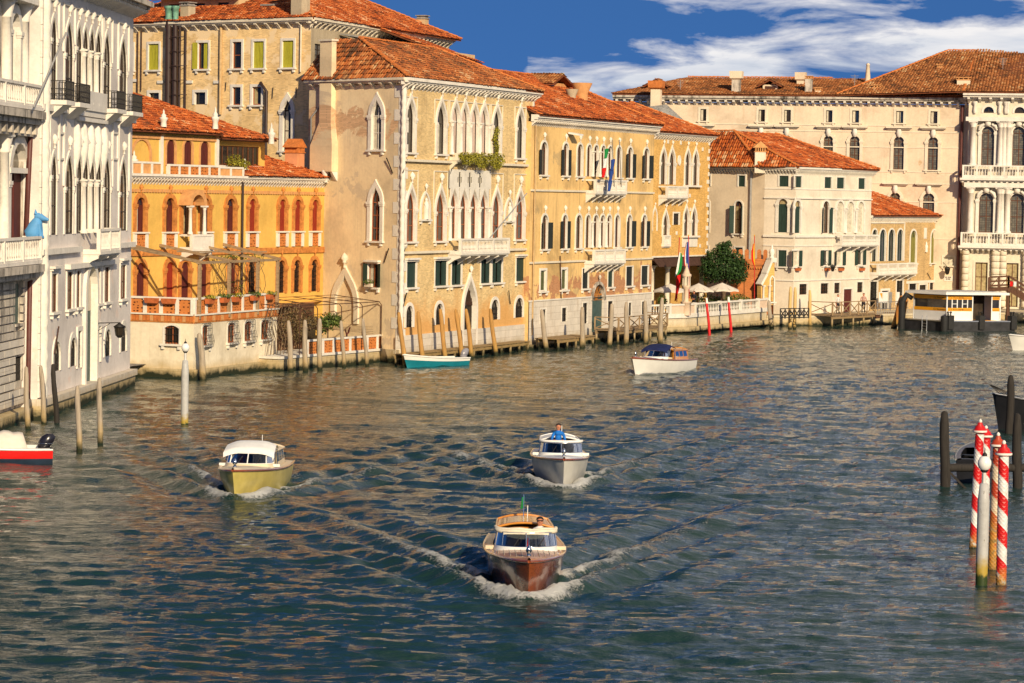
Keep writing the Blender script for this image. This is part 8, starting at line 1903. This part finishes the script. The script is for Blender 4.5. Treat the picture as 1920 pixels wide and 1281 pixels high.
def wooden_bridge():
 f = Fac(*deep(1850, 560, 258).xy, 101.9); r = thing('stair_bridge', f.pt(2, 0, .9), 'dark brown wooden stair bridge behind the water bus stop', 'bridge'); U = f.U; Z = f.Z
 p0, p1, p2 = (U(1853, 540), Z(1853, 544)), (U(1890, 540), Z(1890, 542)), (U(1960, 560), Z(1960, 585)); W = 2.4
 for dd in (0, -W):
  MB().bar(f.pt(p0[0], dd, p0[1]), f.pt(p1[0], dd, p1[1]), .12, .3).build('stringer', 'wood_brown', r); MB().bar(f.pt(p1[0], dd, p1[1]), f.pt(p2[0], dd, p2[1]), .12, .32).build('stringer', 'wood_brown', r)
  for (a, b, n) in ((p0, p1, 2), (p1, p2, 4)):
   A, B = f.pt(a[0], dd, a[1]), f.pt(b[0], dd, b[1])
   for i in range(n + 1): q = A + (B - A) * i / n; MB().bar(q, q + Vector((0, 0, 1.15)), .1).build('post', 'wood_brown', r)
   for h in (1.15, .75, .35): MB().bar(A + Vector((0, 0, h)), B + Vector((0, 0, h)), .07, .1).build('rail', 'wood_brown', r)
   for i in range(n): q, w = A + (B - A) * i / n, A + (B - A) * (i + 1) / n; MB().bar(q + Vector((0, 0, .1)), w + Vector((0, 0, 1.1)), .05).build('brace', 'wood_brown', r)
 m = MB(); m.fb(f, p0[0], p1[0], -W, 0, p0[1] - .05, p0[1] + .03); m.build('landing', 'wood_brown', r); n = 12
 for i in range(n): s = (i + .5) / n; uu = p1[0] + (p2[0] - p1[0]) * s; zz = p1[1] + (p2[1] - p1[1]) * s; MB().fb(f, uu - .16, uu + .12, -W, 0, zz, zz + .05).build('step', 'wood_brown', r)
 for u in (p0[0] + .1, p1[0]):
  for dd in (-.1, -W + .1): MB().tube([f.pt(u, dd, -.5), f.pt(u, dd, p0[1])], .14, 7).build('pier_post', 'wood_brown', r)
 u, z = f.uz(1899, 533); s = thing('sign', f.pt(u, .1, z), 'small red and white notice on the wooden stair bridge rail', 'sign'); MB().fb(f, u - .25, u + .0, .08, .12, z - .2, z + .25).build('board', 'flag_red', s); MB().fb(f, u + .08, u + .33, .08, .12, z - .2, z + .25).build('board', 'flag_white', s)
wooden_bridge()
def lamp_on_wall():
 f = fR.off(.0); u, z = f.uz(1768, 500); r = thing('wall_lantern', f.pt(u, 0, z), 'black iron lantern on a bracket at the great palazzo corner', 'lantern'); m = MB(); m.bar(f.pt(u, 0, z), f.pt(u + .5, .9, z), .05); m.tube([f.pt(u, .05, z + .4), f.pt(u + .2, .3, z + .25), f.pt(u + .45, .7, z)], .03, 5); m.build('bracket', 'iron', r); MB().lathe(f.pt(u + .5, .9, z - .75), [(.1, 0), (.18, .1), (.28, .55), (.32, .58), (.08, .75)], 6).build('lamp_housing', 'iron', r)
lamp_on_wall()
# ------------------------------------------------------------------ people
def person(loc, face, label, top='cloth_blue', bottom='cloth_dark', pose='stand', hair='hair_dark', scale=1.0, glasses=False, sleeve=None):
 V = []; E = []; R = []; T = []
 def jt(p, r, tag_, par=None):
  V.append(p); R.append(r); T.append(tag_)
  if par is not None: E.append((par, len(V) - 1))
  return len(V) - 1
 sit = pose == 'sit'; zp = .55 if sit else .95
 pel = jt((0, 0, zp), .145, 'b'); sp = jt((0, 0, zp + .2), .135, 't', pel); ch = jt((0, .01, zp + .42), .155, 't', sp); ck = jt((0, 0, zp + .52), .10, 't', ch); nk = jt((0, 0, zp + .60), .055, 's', ck)
 jw = jt((0, .02, zp + .67), .075, 's', nk); hd = jt((0, .01, zp + .76), .098, 's', jw); tp = jt((0, -.005, zp + .84), .07, 's', hd); jt((0, .125, zp + .735), .016, 's', hd)
 for sx in (-1, 1): jt((sx * .1, 0, zp + .75), .018, 's', hd)
 for sx in (-1, 1):
  sh = jt((sx * .19, 0, zp + .47), .075, 't', ck)
  if pose == 'drive': el, wr = (sx * .27, .10, zp + .22), (sx * .10, .34, zp + .22)
  elif pose == 'fold': el, wr = (sx * .27, .02, zp + .2), (sx * .04, .22, zp + .18)
  else: el, wr = (sx * .26, -.03, zp + .2), (sx * .25, .1, zp - .02)
  e = jt(el, .052, 't', sh); w = jt(wr, .038, 'h', e); d = (Vector(wr) - Vector(el)).normalized(); q = Vector(wr) + d * .07; pm = jt(tuple(q), .036, 's', w)
  side = Vector((d.y, -d.x, 0)); side = side.normalized() if side.length > .1 else Vector((1, 0, 0))
  for k in range(4): a = q + d * .05 + side * (.024 * (k - 1.5)); b = a + d * (.045 - abs(k - 1.4) * .008) + Vector((0, 0, -.025)); jt(tuple(b), .008, 's', jt(tuple(a), .010, 's', pm))
  jt(tuple(q + side * -.05 * sx + d * .03), .010, 's', jt(tuple(q + side * -.03 * sx), .012, 's', w))
  hip = jt((sx * .1, 0, zp - .08), .105, 'b', pel)
  if sit: kn, an = (sx * .12, .42, zp - .06), (sx * .12, .44, zp - .48)
  else: kn, an = (sx * .11, .03, zp - .46), (sx * .11, -.02, .09)
  k_ = jt(kn, .068, 'b', hip); a_ = jt(an, .045, 'b', k_); jt((an[0], an[1] + .16, an[2] - .06), .04, 'f', a_)
 me = bpy.data.meshes.new('body'); me.from_pydata([tuple(Vector(v) * scale) for v in V], E, []); ob = bpy.data.objects.new('body', me); COL.objects.link(ob)
 md = ob.modifiers.new('skin', 'SKIN'); md.use_smooth_shade = True; sk = me.skin_vertices[0].data
 for i, r in enumerate(R): sk[i].radius = (r * scale, r * scale)
 sk[0].use_root = True; ob.modifiers.new('sub', 'SUBSURF').levels = 1
 dg = bpy.context.evaluated_depsgraph_get(); m2 = bpy.data.meshes.new_from_object(ob.evaluated_get(dg)); bpy.data.objects.remove(ob); m2.name = 'body'; m2.materials.clear()
 for mt in ('skin', top, bottom, 'leather'): m2.materials.append(M[mt])
 J = np.array(V) * scale; mp = {'s': 0, 'h': 0, 't': 1, 'b': 2, 'f': 3}
 for p in m2.polygons: i = int(np.argmin(((J - np.array(p.center)) ** 2).sum(1) - (np.array(R) * scale) ** 2)); p.material_index = mp[T[i]]
 root = thing('person', loc, label, 'person', rz=face); o = bpy.data.objects.new('body', m2); COL.objects.link(o); o.parent = root
 m = MB(); c = Vector((0, -.012, zp + .775)) * scale; rows = []
 for i in range(6):
  t = i / 5 * pi * .52; rows.append([c + Vector((sin(t) * cos(a) * .112, sin(t) * sin(a) * .118 - (.03 if sin(a) > 0 else 0) * sin(t), cos(t) * .105)) * scale for a in np.linspace(0, 2 * pi, 13)[:-1]])
 m.grid(rows, True); h = MB(); h.v = m.v; h.f = m.f; h.uv = m.uv; h.sm = m.sm; hh = h.build('hair', hair); hh.parent = root
 if glasses:
  g = MB().box(-.085, .085, .085, .115, zp + .752, zp + .785).build('sunglasses', 'cloth_dark'); g.parent = root
 return root
# ------------------------------------------------------------------ boats
class Hull:
 def __init__(s, bow, ang, L, B, z0=.72, z1=1.02, rake=.55, trim=.14, full=2.3):
  s.h = heading_vec(ang); s.p = Vector((-s.h.y, s.h.x, 0)); s.L, s.B, s.z0, s.z1, s.rake, s.trim, s.full = L, B, z0, z1, rake, trim, full
  s.o = Vector((bow.x, bow.y, 0)) - s.h * L; s.ang = ang
 def W(s, x, y, z): return s.o + s.h * x + s.p * y + Vector((0, 0, z + s.trim * (x / s.L - .45)))
 def hb(s, t): return s.B / 2 * ((.84 + .16 * sin(min(1, t / .4) * pi / 2)) if t < .4 else max(0, 1 - ((t - .4) / .6) ** s.full) ** .66)
 def zs(s, t): return s.z0 + (s.z1 - s.z0) * t ** 2.2
 def X(s, t, zf=1.0): return t * s.L + s.rake * zf * t ** 6
 def build(s, root, mat, rail, split=None):
  T = [i / 30 for i in range(31)]; rows = [[], []]
  def sec(t, sg):
   hb, z = s.hb(t), s.zs(t); wb = hb * (.88 - .45 * max(0, (t - .45) / .55) ** 1.4); P = [(0, -.5), (wb * .8, -.32), (wb, -.02), (wb * .55 + hb * .45, z * .36), (wb * .25 + hb * .75, z * .6), (hb, z)]
   return [s.W(s.X(t, max(0, zz) / z), sg * y, zz) for y, zz in P]
  m = MB()
  for sg in (1, -1): m.grid([sec(t, sg)[::sg] for t in T])
  a, b = sec(0, 1), sec(0, -1); m.face(a + b[::-1][:-1]); m.build('hull', mat, root)
  if split:
   m = MB()
   for sg in (1, -1): m.grid([[p + s.p * sg * .012 for p in sec(t, sg)[split[1]:split[2]]][::sg] for t in T])
   m.build('strake', split[0], root)
  for sg in (1, -1): m = MB(); m.tube([s.W(s.X(t), sg * (s.hb(t) + .01), s.zs(t)) for t in T], .045, 6); m.build('rub_rail', rail, root)
 def deck(s, root, t0, t1, mat, inset=0.0, name='foredeck', crown=.09, stripes=None):
  m = MB(); n = 14; rows = []
  for i in range(n + 1):
   t = t0 + (t1 - t0) * i / n; hb = max(.0, s.hb(t) - inset); rows.append([s.W(s.X(t), hb * y, s.zs(t) + .02 + crown * (1 - y * y)) for y in np.linspace(-1, 1, 9)])
  m.grid(rows); d = m.build(name, mat, root)
  if stripes:
   for k in range(-stripes, stripes + 1):
    y = k * .16; pts = [s.W(s.X(t), y, s.zs(t) + .028 + crown * (1 - (y / max(.2, s.hb(t))) ** 2)) for t in np.linspace(t0, t1, 16) if abs(y) < s.hb(t) - .12]
    if len(pts) > 1: MB().tube(pts, .008, 4).build('deck_seam', 'deck_cream', d)
  return d
 def side(s, root, t0, t1, mat, w=.26):
  for sg in (1, -1):
   m = MB(); rows = []
   for i in range(15):
    t = t0 + (t1 - t0) * i / 14; hb = s.hb(t); z = s.zs(t) + .02; rows.append([s.W(s.X(t), sg * hb, z), s.W(s.X(t), sg * max(0, hb - w), z + .03), s.W(s.X(t), sg * max(0, hb - w), z - .42)][::sg])
   m.grid(rows, smooth=False); m.build('side_deck', mat, root)
def taxi(key, label, hull, rail, deckm, coam, cabin, roofm, canopy, stripes=None, B=2.35, flag=None, B2=None):
 bow, ang, L, pw = BOATS[key]; H = Hull(bow, ang, L, B); W = H.W; root = thing('motorboat', H.o + H.h * L / 2, label, 'motorboat', 'water taxis under way')
 H.build(root, hull, rail); H.deck(root, .64, .995, deckm, .03, stripes=stripes); H.side(root, .02, .66, deckm); H.deck(root, .0, .10, deckm, .03, 'afterdeck', .03)
 m = MB(); m.grid([[W(H.X(t), y * (H.hb(t) - .26), .28) for y in (-1, 1)] for t in np.linspace(.05, .68, 8)]); m.build('floor', 'leather', root)
 zt = lambda t: H.zs(t)
 def ring(t_side, t_front, w, z, n=14):   # plan curve from port side round the front to starboard
  out = []
  for i in range(n + 1):
   a = pi * i / n; out.append((H.X(t_side) + (H.X(t_front) - H.X(t_side)) * sin(a) ** .8, w * cos(a), z))
  return out
 w0 = H.hb(.6) - .17; zc = zt(.62) + .02
 lo = ring(.585, .69, w0 + .02, zc - .1); hi = ring(.58, .665, w0 - .05, zc + .17); m = MB(); m.grid([[W(*p) for p in lo], [W(*p) for p in hi]]); m.build('coaming', coam, root)
 g0 = ring(.575, .66, w0 - .06, zc + .165); g1 = ring(.56, .625, w0 - .11, zc + .54); m = MB(); m.grid([[W(*p) for p in g0], [W(*p) for p in g1]]); ws = m.build('windscreen', 'glass_boat', root)
 m = MB(); m.tube([W(*p) for p in g1], .028, 6); m.tube([W(*p) for p in g0], .022, 6)
 for i in (0, 3, 7, 11, 14): m.tube([W(*g0[i]), W(*g1[i])], .022, 5)
 m.build('windscreen_frame', 'chrome' if coam != 'deck_cream' else 'white_paint', ws)
 for sy in (-.35, .35): MB().tube([W(g0[7][0], sy, zc + .19), W(g0[7][0] - .16, sy + .16, zc + .44)], .012, 4).build('wiper', 'iron', ws)
 ta, tb = .13, .43; wc = H.hb(.3) - .27; zb = zt(.3); zr = zb + .64; m = MB()
 prof = lambda t, k: (H.X(t), k)
 ops = []
 for sg in (1, -1):
  A = [W(H.X(ta), sg * wc * .92, zb - .1), W(H.X(tb), sg * wc, zb - .1)]; Bt = [W(H.X(ta) + .25, sg * wc * .82, zr), W(H.X(tb) + .05, sg * wc * .9, zr)]
  mm = MB(); mm.face([A[0], A[1], Bt[1], Bt[0]]); cab = mm.build('cabin_side', cabin, root)
  for i in range(3):
   u0, u1 = .06 + i * .31, .06 + i * .31 + .26; q = lambda u, v: (A[0] + (A[1] - A[0]) * u) * (1 - v) + (Bt[0] + (Bt[1] - Bt[0]) * u) * v + H.p * sg * .012
   mm = MB(); mm.face([q(u0, .42), q(u1, .42), q(u1, .88), q(u0, .88)]); mm.build('pane', 'glass_boat', cab)
 m = MB(); rows = []
 for i in range(9):
  t = ta + .01 + (tb + .02 - ta) * i / 8; ww = wc * (.86 + .08 * i / 8); rows.append([W(H.X(t), ww * y, zr + .14 * (1 - y * y) - .05 * (1 - i / 8)) for y in np.linspace(-1, 1, 9)])
 m.grid(rows); rf = m.build('cabin_roof', roofm, root); m = MB()
 for r_ in (rows[0], rows[-1]): m.tube(r_, .04, 5)
 m.tube([r_[0] for r_ in rows], .04, 5); m.tube([r_[-1] for r_ in rows], .04, 5); m.build('roof_edge', cabin if cabin != 'hull_white' else 'white_paint', rf)
 m = MB(); P = [W(H.X(tb) + .02, y, z) for y, z in ((-wc, zb - .5), (wc, zb - .5), (wc * .9, zr), (-wc * .9, zr))]; m.face(P); bk = m.build('bulkhead', cabin, root); m = MB(); m.face([W(H.X(tb) + .035, y, z) for y, z in ((-.75, zb - .4), (.55, zb - .4), (.55, zr - .08), (-.75, zr - .08))]); m.build('doorway', 'interior', bk)
 m = MB(); m.face([W(H.X(ta) + .05, y, z) for y, z in ((wc * .9, zb - .1), (-wc * .9, zb - .1), (-wc * .8, zr), (wc * .8, zr))]); m.build('bulkhead', cabin, root)
 for sg in (1, -1): MB().box(0, .01, 0, .01, 0, .01); m = MB(); q = [W(H.X(.46), sg * .35, .3), W(H.X(.55), sg * .35, .3)]; m.bar(q[0] + Vector((0, 0, .25)), q[1] + Vector((0, 0, .25)), .5, .45); m.build('seat', 'leather', root)
 m = MB(); c = W(H.X(.565), -.35, zc + .18); m.tube([c + H.p * .2 * cos(a) + Vector((0, 0, .2 * sin(a))) for a in np.linspace(0, 2 * pi, 13)], .018, 5); m.build('steering_wheel', 'leather', root)
 if canopy == 'furled':
  for k in range(2): m = MB(); m.tube([W(p[0] - .05 - k * .1, p[1] * 1.04, p[2] + .03 + .04 * k - .015 * sin(i * 1.3)) for i, p in enumerate(g1)], [.045 + .02 * abs(sin(i * .9 + k)) for i in range(len(g1))], 7); m.build('furled_canopy', 'canvas_cream', root)
  m = MB(); rows = [[W(g1[i][0] + .02, g1[i][1], zc + .56) for i in range(3, 12)], [W(g1[i][0] + .06, g1[i][1], zc + .46 - .10 * sin((i - 3) / 8 * pi)) for i in range(3, 12)]]; m.grid(rows); m.build('canopy_flap', 'canvas_cream', root)
 elif canopy == 'thin': m = MB(); m.tube([W(p[0] - .04, p[1] * 1.05, p[2] + .05) for p in g1], .055, 6); m.build('furled_canopy', 'canvas_white', root)
 elif canopy:
  m = MB(); rows = []; z2 = zc + .64
  for i in range(8):
   s_ = i / 7; t = tb - .02 + (.64 - tb) * s_; ww = (wc * .95) * (1 - s_) + (w0 - .02) * s_; zz = (zr + .16) * (1 - s_) + (z2 + .0) * s_ + .22 * sin(pi * min(1, s_ * 1.05)); rows.append([W(H.X(t), ww * y * 1.05, zz - .30 * max(0, abs(y) - .55) ** 1.3 + .05 * (1 - y * y)) for y in np.linspace(-1, 1, 13)])
  rows.append([p - Vector((0, 0, .17)) for p in rows[-1]]); m.grid(rows); m.build('canopy', canopy, root)
  for sg in (1, -1): MB().tube([W(H.X(.575), sg * (w0 - .05), zc + .2), W(H.X(.55), sg * (w0 - .02), z2 + .05)], .025, 5).build('canopy_stay', 'chrome', root); MB().tube([W(H.X(.46), sg * wc, zb), W(H.X(.46), sg * wc * .98, zr + .1)], .025, 5).build('canopy_stay', 'chrome', root)
 m = MB(); c = W(H.X(.955), 0, zt(.955) + .1); m.lathe(c, [(.05, 0), (.07, .05), (.035, .1), (.09, .16), (.06, .26), (.02, .32)], 8); m.build('bow_light', 'chrome', root)
 if flag: st = MB().tube([W(H.X(.94), 0, zt(.94) + .05), W(H.X(.94) - .05, 0, zt(.94) + .65)], .012, 5).build('flagstaff', 'chrome', root); cloth('pennant', flag, st, [(W(H.X(.94) - .04, .0, zt(.94) + .62 - i * .08), W(H.X(.94) - .10, -.02 - .012 * i, zt(.94) + .60 - i * .08)) for i in range(6)], 3, .02)
 for sg in (1, -1):
  for t in (.70, .60): m = MB(); c = W(H.X(t), sg * (H.hb(t) - .12), zt(t) + .05); m.bar(c - H.h * .14, c + H.h * .14, .05); m.build('cleat', 'chrome', root)
  m = MB(); c = W(H.X(.585), sg * (H.hb(.585) - .14), zt(.58) + .12); m.bar(c - H.p * .17, c + H.p * .17, .12, .1); m.build('side_lamp', 'hull_white' if cabin != 'varnish_gold' else 'deck_cream', root)
 MB().tube([W(H.X(.3), .1, zr + .12), W(H.X(.3), .1, zr + .5)], .014, 5).build('aerial', 'white_paint', root)
 return H, root, zr, zc
def clear_glass(name, tint):
 m = bpy.data.materials.new(name); m.use_nodes = True; k = NT(m.node_tree); k.n.clear(); M[name] = m
 t = k.new('ShaderNodeBsdfTransparent'); k.set(t, 0, tint); g = k.new('ShaderNodeBsdfGlossy'); k.set(g, 'Roughness', .03); fr = k.new('ShaderNodeFresnel'); k.set(fr, 0, 1.5)
 mx = k.new('ShaderNodeMixShader'); k.set(mx, 0, k.math('ADD', fr.outputs[0], .04)); k.l.new(t.outputs[0], mx.inputs[1]); k.l.new(g.outputs[0], mx.inputs[2]); o = k.new('ShaderNodeOutputMaterial'); k.l.new(mx.outputs[0], o.inputs[0])
clear_glass('glass_boat', (.28, .31, .33, 1))
Hm, Rm, zrm, zcm = taxi('mahogany', 'varnished mahogany motorboat with teak foredeck coming straight on', 'mahogany', 'mahogany', 'teak_deck', 'white_paint', 'varnish_gold', 'varnish_gold', 'furled', 7, flag='flag_red')
MB().tube([Hm.W(2.0, 0, zrm + .1), Hm.W(1.9, 0, zrm + .75)], .015, 5).build('stern_staff', 'chrome', Rm); cloth('stern_flag', 'flag_green', Rm, [(Hm.W(1.92, .02, zrm + .7 - i * .07), Hm.W(1.9, -.05 - .01 * i, zrm + .66 - i * .07)) for i in range(6)], 3, .02)
Hw, Rw, zrw, zcw = taxi('white', 'silver-white motorboat steered by a man in a blue jacket', 'hull_grey', 'mahogany', 'white_paint', 'white_paint', 'hull_white', 'canvas_white', 'thin', None, 2.25)
Hc, Rc, zrc, zcc = taxi('cream', 'cream-yellow motorboat with white canopy over its cockpit', 'hull_cream', 'mahogany', 'deck_cream', 'deck_cream', 'deck_cream', 'deck_cream', 'canvas_white', None, 2.3)
Hb, Rb, zrb, zcb = taxi('blue', 'white hulled motorboat with navy blue canopy near the far bank', 'hull_white', 'mahogany', 'mahogany', 'white_paint', 'varnish_gold', 'varnish_gold', 'canvas_blue', None, 2.2)
def side_number():
 f = Fac(*Hb.W(.25, 0, 0).xy, 0); a = Hb.W(.2, Hb.hb(.03) + .02, 0); b = Hb.W(1.2, Hb.hb(.13) + .02, 0)
 for sg in (1, -1):
  a = Hb.W(.25, sg * (Hb.hb(.03) + .0), 0); b = Hb.W(1.2, sg * (Hb.hb(.14)), 0)
  if sg < 0: a, b = b, a
  fx = Fac(a.x, a.y, math.degrees(atan2(b.x - a.x, b.y - a.y)))
  if fx.n.dot(Vector((0, -1, 0))) > 0: text_mesh('number', '12', .38, 'letter_dark', Rb, fx, .1, .03, .3)
side_number()
def crew(H, t, y, z, label, **kw):
 p = H.W(H.X(t), y, z); return person(p, atan2(H.h.y, H.h.x) - pi / 2, label, **kw)
crew(Hw, .55, -.1, .28, 'man in a bright blue jacket steering the silver-white motorboat', top='cloth_blue', pose='drive')
crew(Hm, .50, .42, -.08, 'man with sunglasses at the helm of the mahogany motorboat', top='cloth_white', pose='drive', glasses=True)
crew(Hc, .47, -.5, .1, 'figure in dark red under the cream motorboat canopy', top='flag_red', pose='sit'); crew(Hb, .50, .3, .1, 'passenger in red and white seated under the navy canopy', top='flag_red', pose='sit')
pp = deep(1622, 592, (fP.pt(5.9, .4, 0)).y); person(fP.pt(7.1, .6, 1.06), pi * .95, 'woman in a pink top and dark trousers on the timber pier', top='cloth_pink', bottom='cloth_dark', pose='fold', hair='hair_dark')
person(fP.pt(4.1, -.3, 1.06), pi * 1.1, 'person in a white and dark shirt behind the pier railing', top='cloth_white', bottom='cloth_dark', pose='stand', scale=.95)
q_ = deep(1301, 566, 233.7); person(V2(q_, ZT), pi * .8, 'waiter in a dark suit behind the terrace balustrade', top='cloth_dark', bottom='cloth_dark', pose='fold')
q_ = deep(1345, 566, 240.3); person(V2(q_, ZT), pi * 1.2, 'diner in brown seated under the rightmost parasol', top='leather', bottom='cloth_dark', pose='sit')
def outboard(H, root, mat, s=.82, tilt=0.0):
 W = H.W; z = H.z0; m = MB(); rows = []
 for i, (zz, rx, ry) in enumerate(((0, .16, .13), (.08, .24, .18), (.3, .30, .21), (.5, .27, .19), (.6, .12, .1))): rows.append([W(.38 - .45 * zz + rx * cos(a) * s * 1.25, .45 + ry * sin(a) * s * 1.2, z + .0 + zz * s * 1.25) for a in np.linspace(0, 2 * pi, 13)[:-1]])
 m.grid(rows, True); m.face(rows[-1]); e = m.build('outboard', mat, root); m = MB(); m.tube([W(.36, .45, z + .05), W(.1, .45, z - .3)], [.13 * s, .1 * s], 8); m.build('outboard_leg', mat, e); MB().bar(W(.1, .45, z - .2), W(.36, .45, z + .1), .2).build('bracket', 'rubber', e)
 m = MB(); m.tube([W(.27 + .375 * s * cos(a), .45 + .255 * s * sin(a), z + .28 * s) for a in np.linspace(0, 2 * pi, 17)], .012, 4); m.build('trim_line', 'chrome', e)
def small_boat(bow, stern, B, label, hull, top, deckm, motor, z0=.55, z1=.85, split=('hull_white', 3, 6), cover=None, group=None):
 d = bow - stern; ang = atan2(d.x, -d.y); H = Hull(bow, ang, d.length, B, z0, z1, .35, .0, 2.6); r = thing('moored_boat', (bow + stern) / 2, label, 'boat', group); H.build(r, hull, top, split); H.side(r, .02, .72, deckm, .2); H.deck(r, .68, .995, deckm, .02, 'foredeck', .05)
 m = MB(); m.grid([[H.W(H.X(t), y * (H.hb(t) - .2), .22) for y in (-1, 1)] for t in np.linspace(.03, .7, 8)]); m.build('floor', deckm, r)
 for t in (.25, .5): m = MB(); c = H.W(H.X(t), 0, H.zs(t) - .12); m.bar(c - H.p * (H.hb(t) - .2), c + H.p * (H.hb(t) - .2), .3, .05); m.build('thwart', deckm, r)
 if motor: outboard(H, r, motor)
 if cover:
  m = MB(); rows = []
  for i in range(12):
   t = .17 + .36 * i / 11; k = sin(min(1, i / 1.5, (11 - i) / 1.5) * pi / 2); rows.append([H.W(H.X(t), y * (H.hb(t) - .22), H.zs(t) + .02 + k * (.62 + .05 * sin(i * 1.7)) * (1 - abs(y) ** 5)) for y in np.linspace(-1, 1, 13)])
  m.grid(rows); m.build('cover', cover, r)
 return H, r
Ht, Rt = small_boat(gnd(763, 688), gnd(866, 683), 1.75, 'small teal and white open boat moored by the gothic palazzo', 'hull_teal', 'hull_white', 'hull_white', 'outboard_grey', .46, .78, ('hull_white', 4, 6))
MB().tube([Ht.W(1.0, -.9, .5), Ht.W(1.0, -.95, .05)], .08, 8).build('fender', 'white_paint', Rt)
st = gnd(97, 866); Hr, Rr = small_boat(st + Vector((-5.6, -1.2, 0)), st, 2.0, 'red and white boat with grey cover and black outboard at left edge', 'hull_navy', 'hull_white', 'hull_white', 'outboard_black', .56, .85, ('hull_red', 3, 6), 'canvas_umbrella')
bw = gnd(1872, 806); Hk, Rk = small_boat(bw, bw + Vector((9, 2.5, 0)), 2.3, 'black hulled boat with white deck cut by the right edge', 'hull_black', 'hull_black', 'white_paint', None, .85, 1.75, None); m = MB()
for i in range(5): m.tube([Hk.W(Hk.X(.93 - i * .02), .1 * (i - 2), 1.5), Hk.W(Hk.X(1.0) + .05 * i, .2 * (i - 2), 2.2)], .02, 4)
m.build('bow_rods', 'iron', Rk); MB().hexa([Hk.W(x, y, z) for x, y, z in ((3, -.8, .9), (5.6, -.8, 1.0), (5.6, .8, 1.0), (3, .8, .9), (3.2, -.7, 1.9), (5.2, -.6, 1.9), (5.2, .6, 1.9), (3.2, .7, 1.9))]).build('cabin', 'hull_white', Rk)
sb = gnd(1822, 908); small_boat(sb + Vector((1.2, 5.5, 0)), sb, 1.5, 'dark open boat moored among the black piles, seen from its stern', 'hull_black', 'sheet_grey', 'hull_black', None, .95, 1.2, None)
wb_ = gnd(1899, 656); Hx, Rx = small_boat(wb_, wb_ + Vector((7, 1.5, 0)), 2.2, 'white boat bow entering at the right edge near the stop', 'hull_white', 'hull_white', 'white_paint', None, .8, 1.15, None); MB().hexa([Hx.W(x, y, z) for x, y, z in ((2, -.8, .9), (5.0, -.7, 1.0), (5.0, .7, 1.0), (2, .8, .9), (2.2, -.7, 1.8), (4.2, -.6, 1.8), (4.2, .6, 1.8), (2.2, .7, 1.8))]).build('cabin', 'hull_white', Rx)
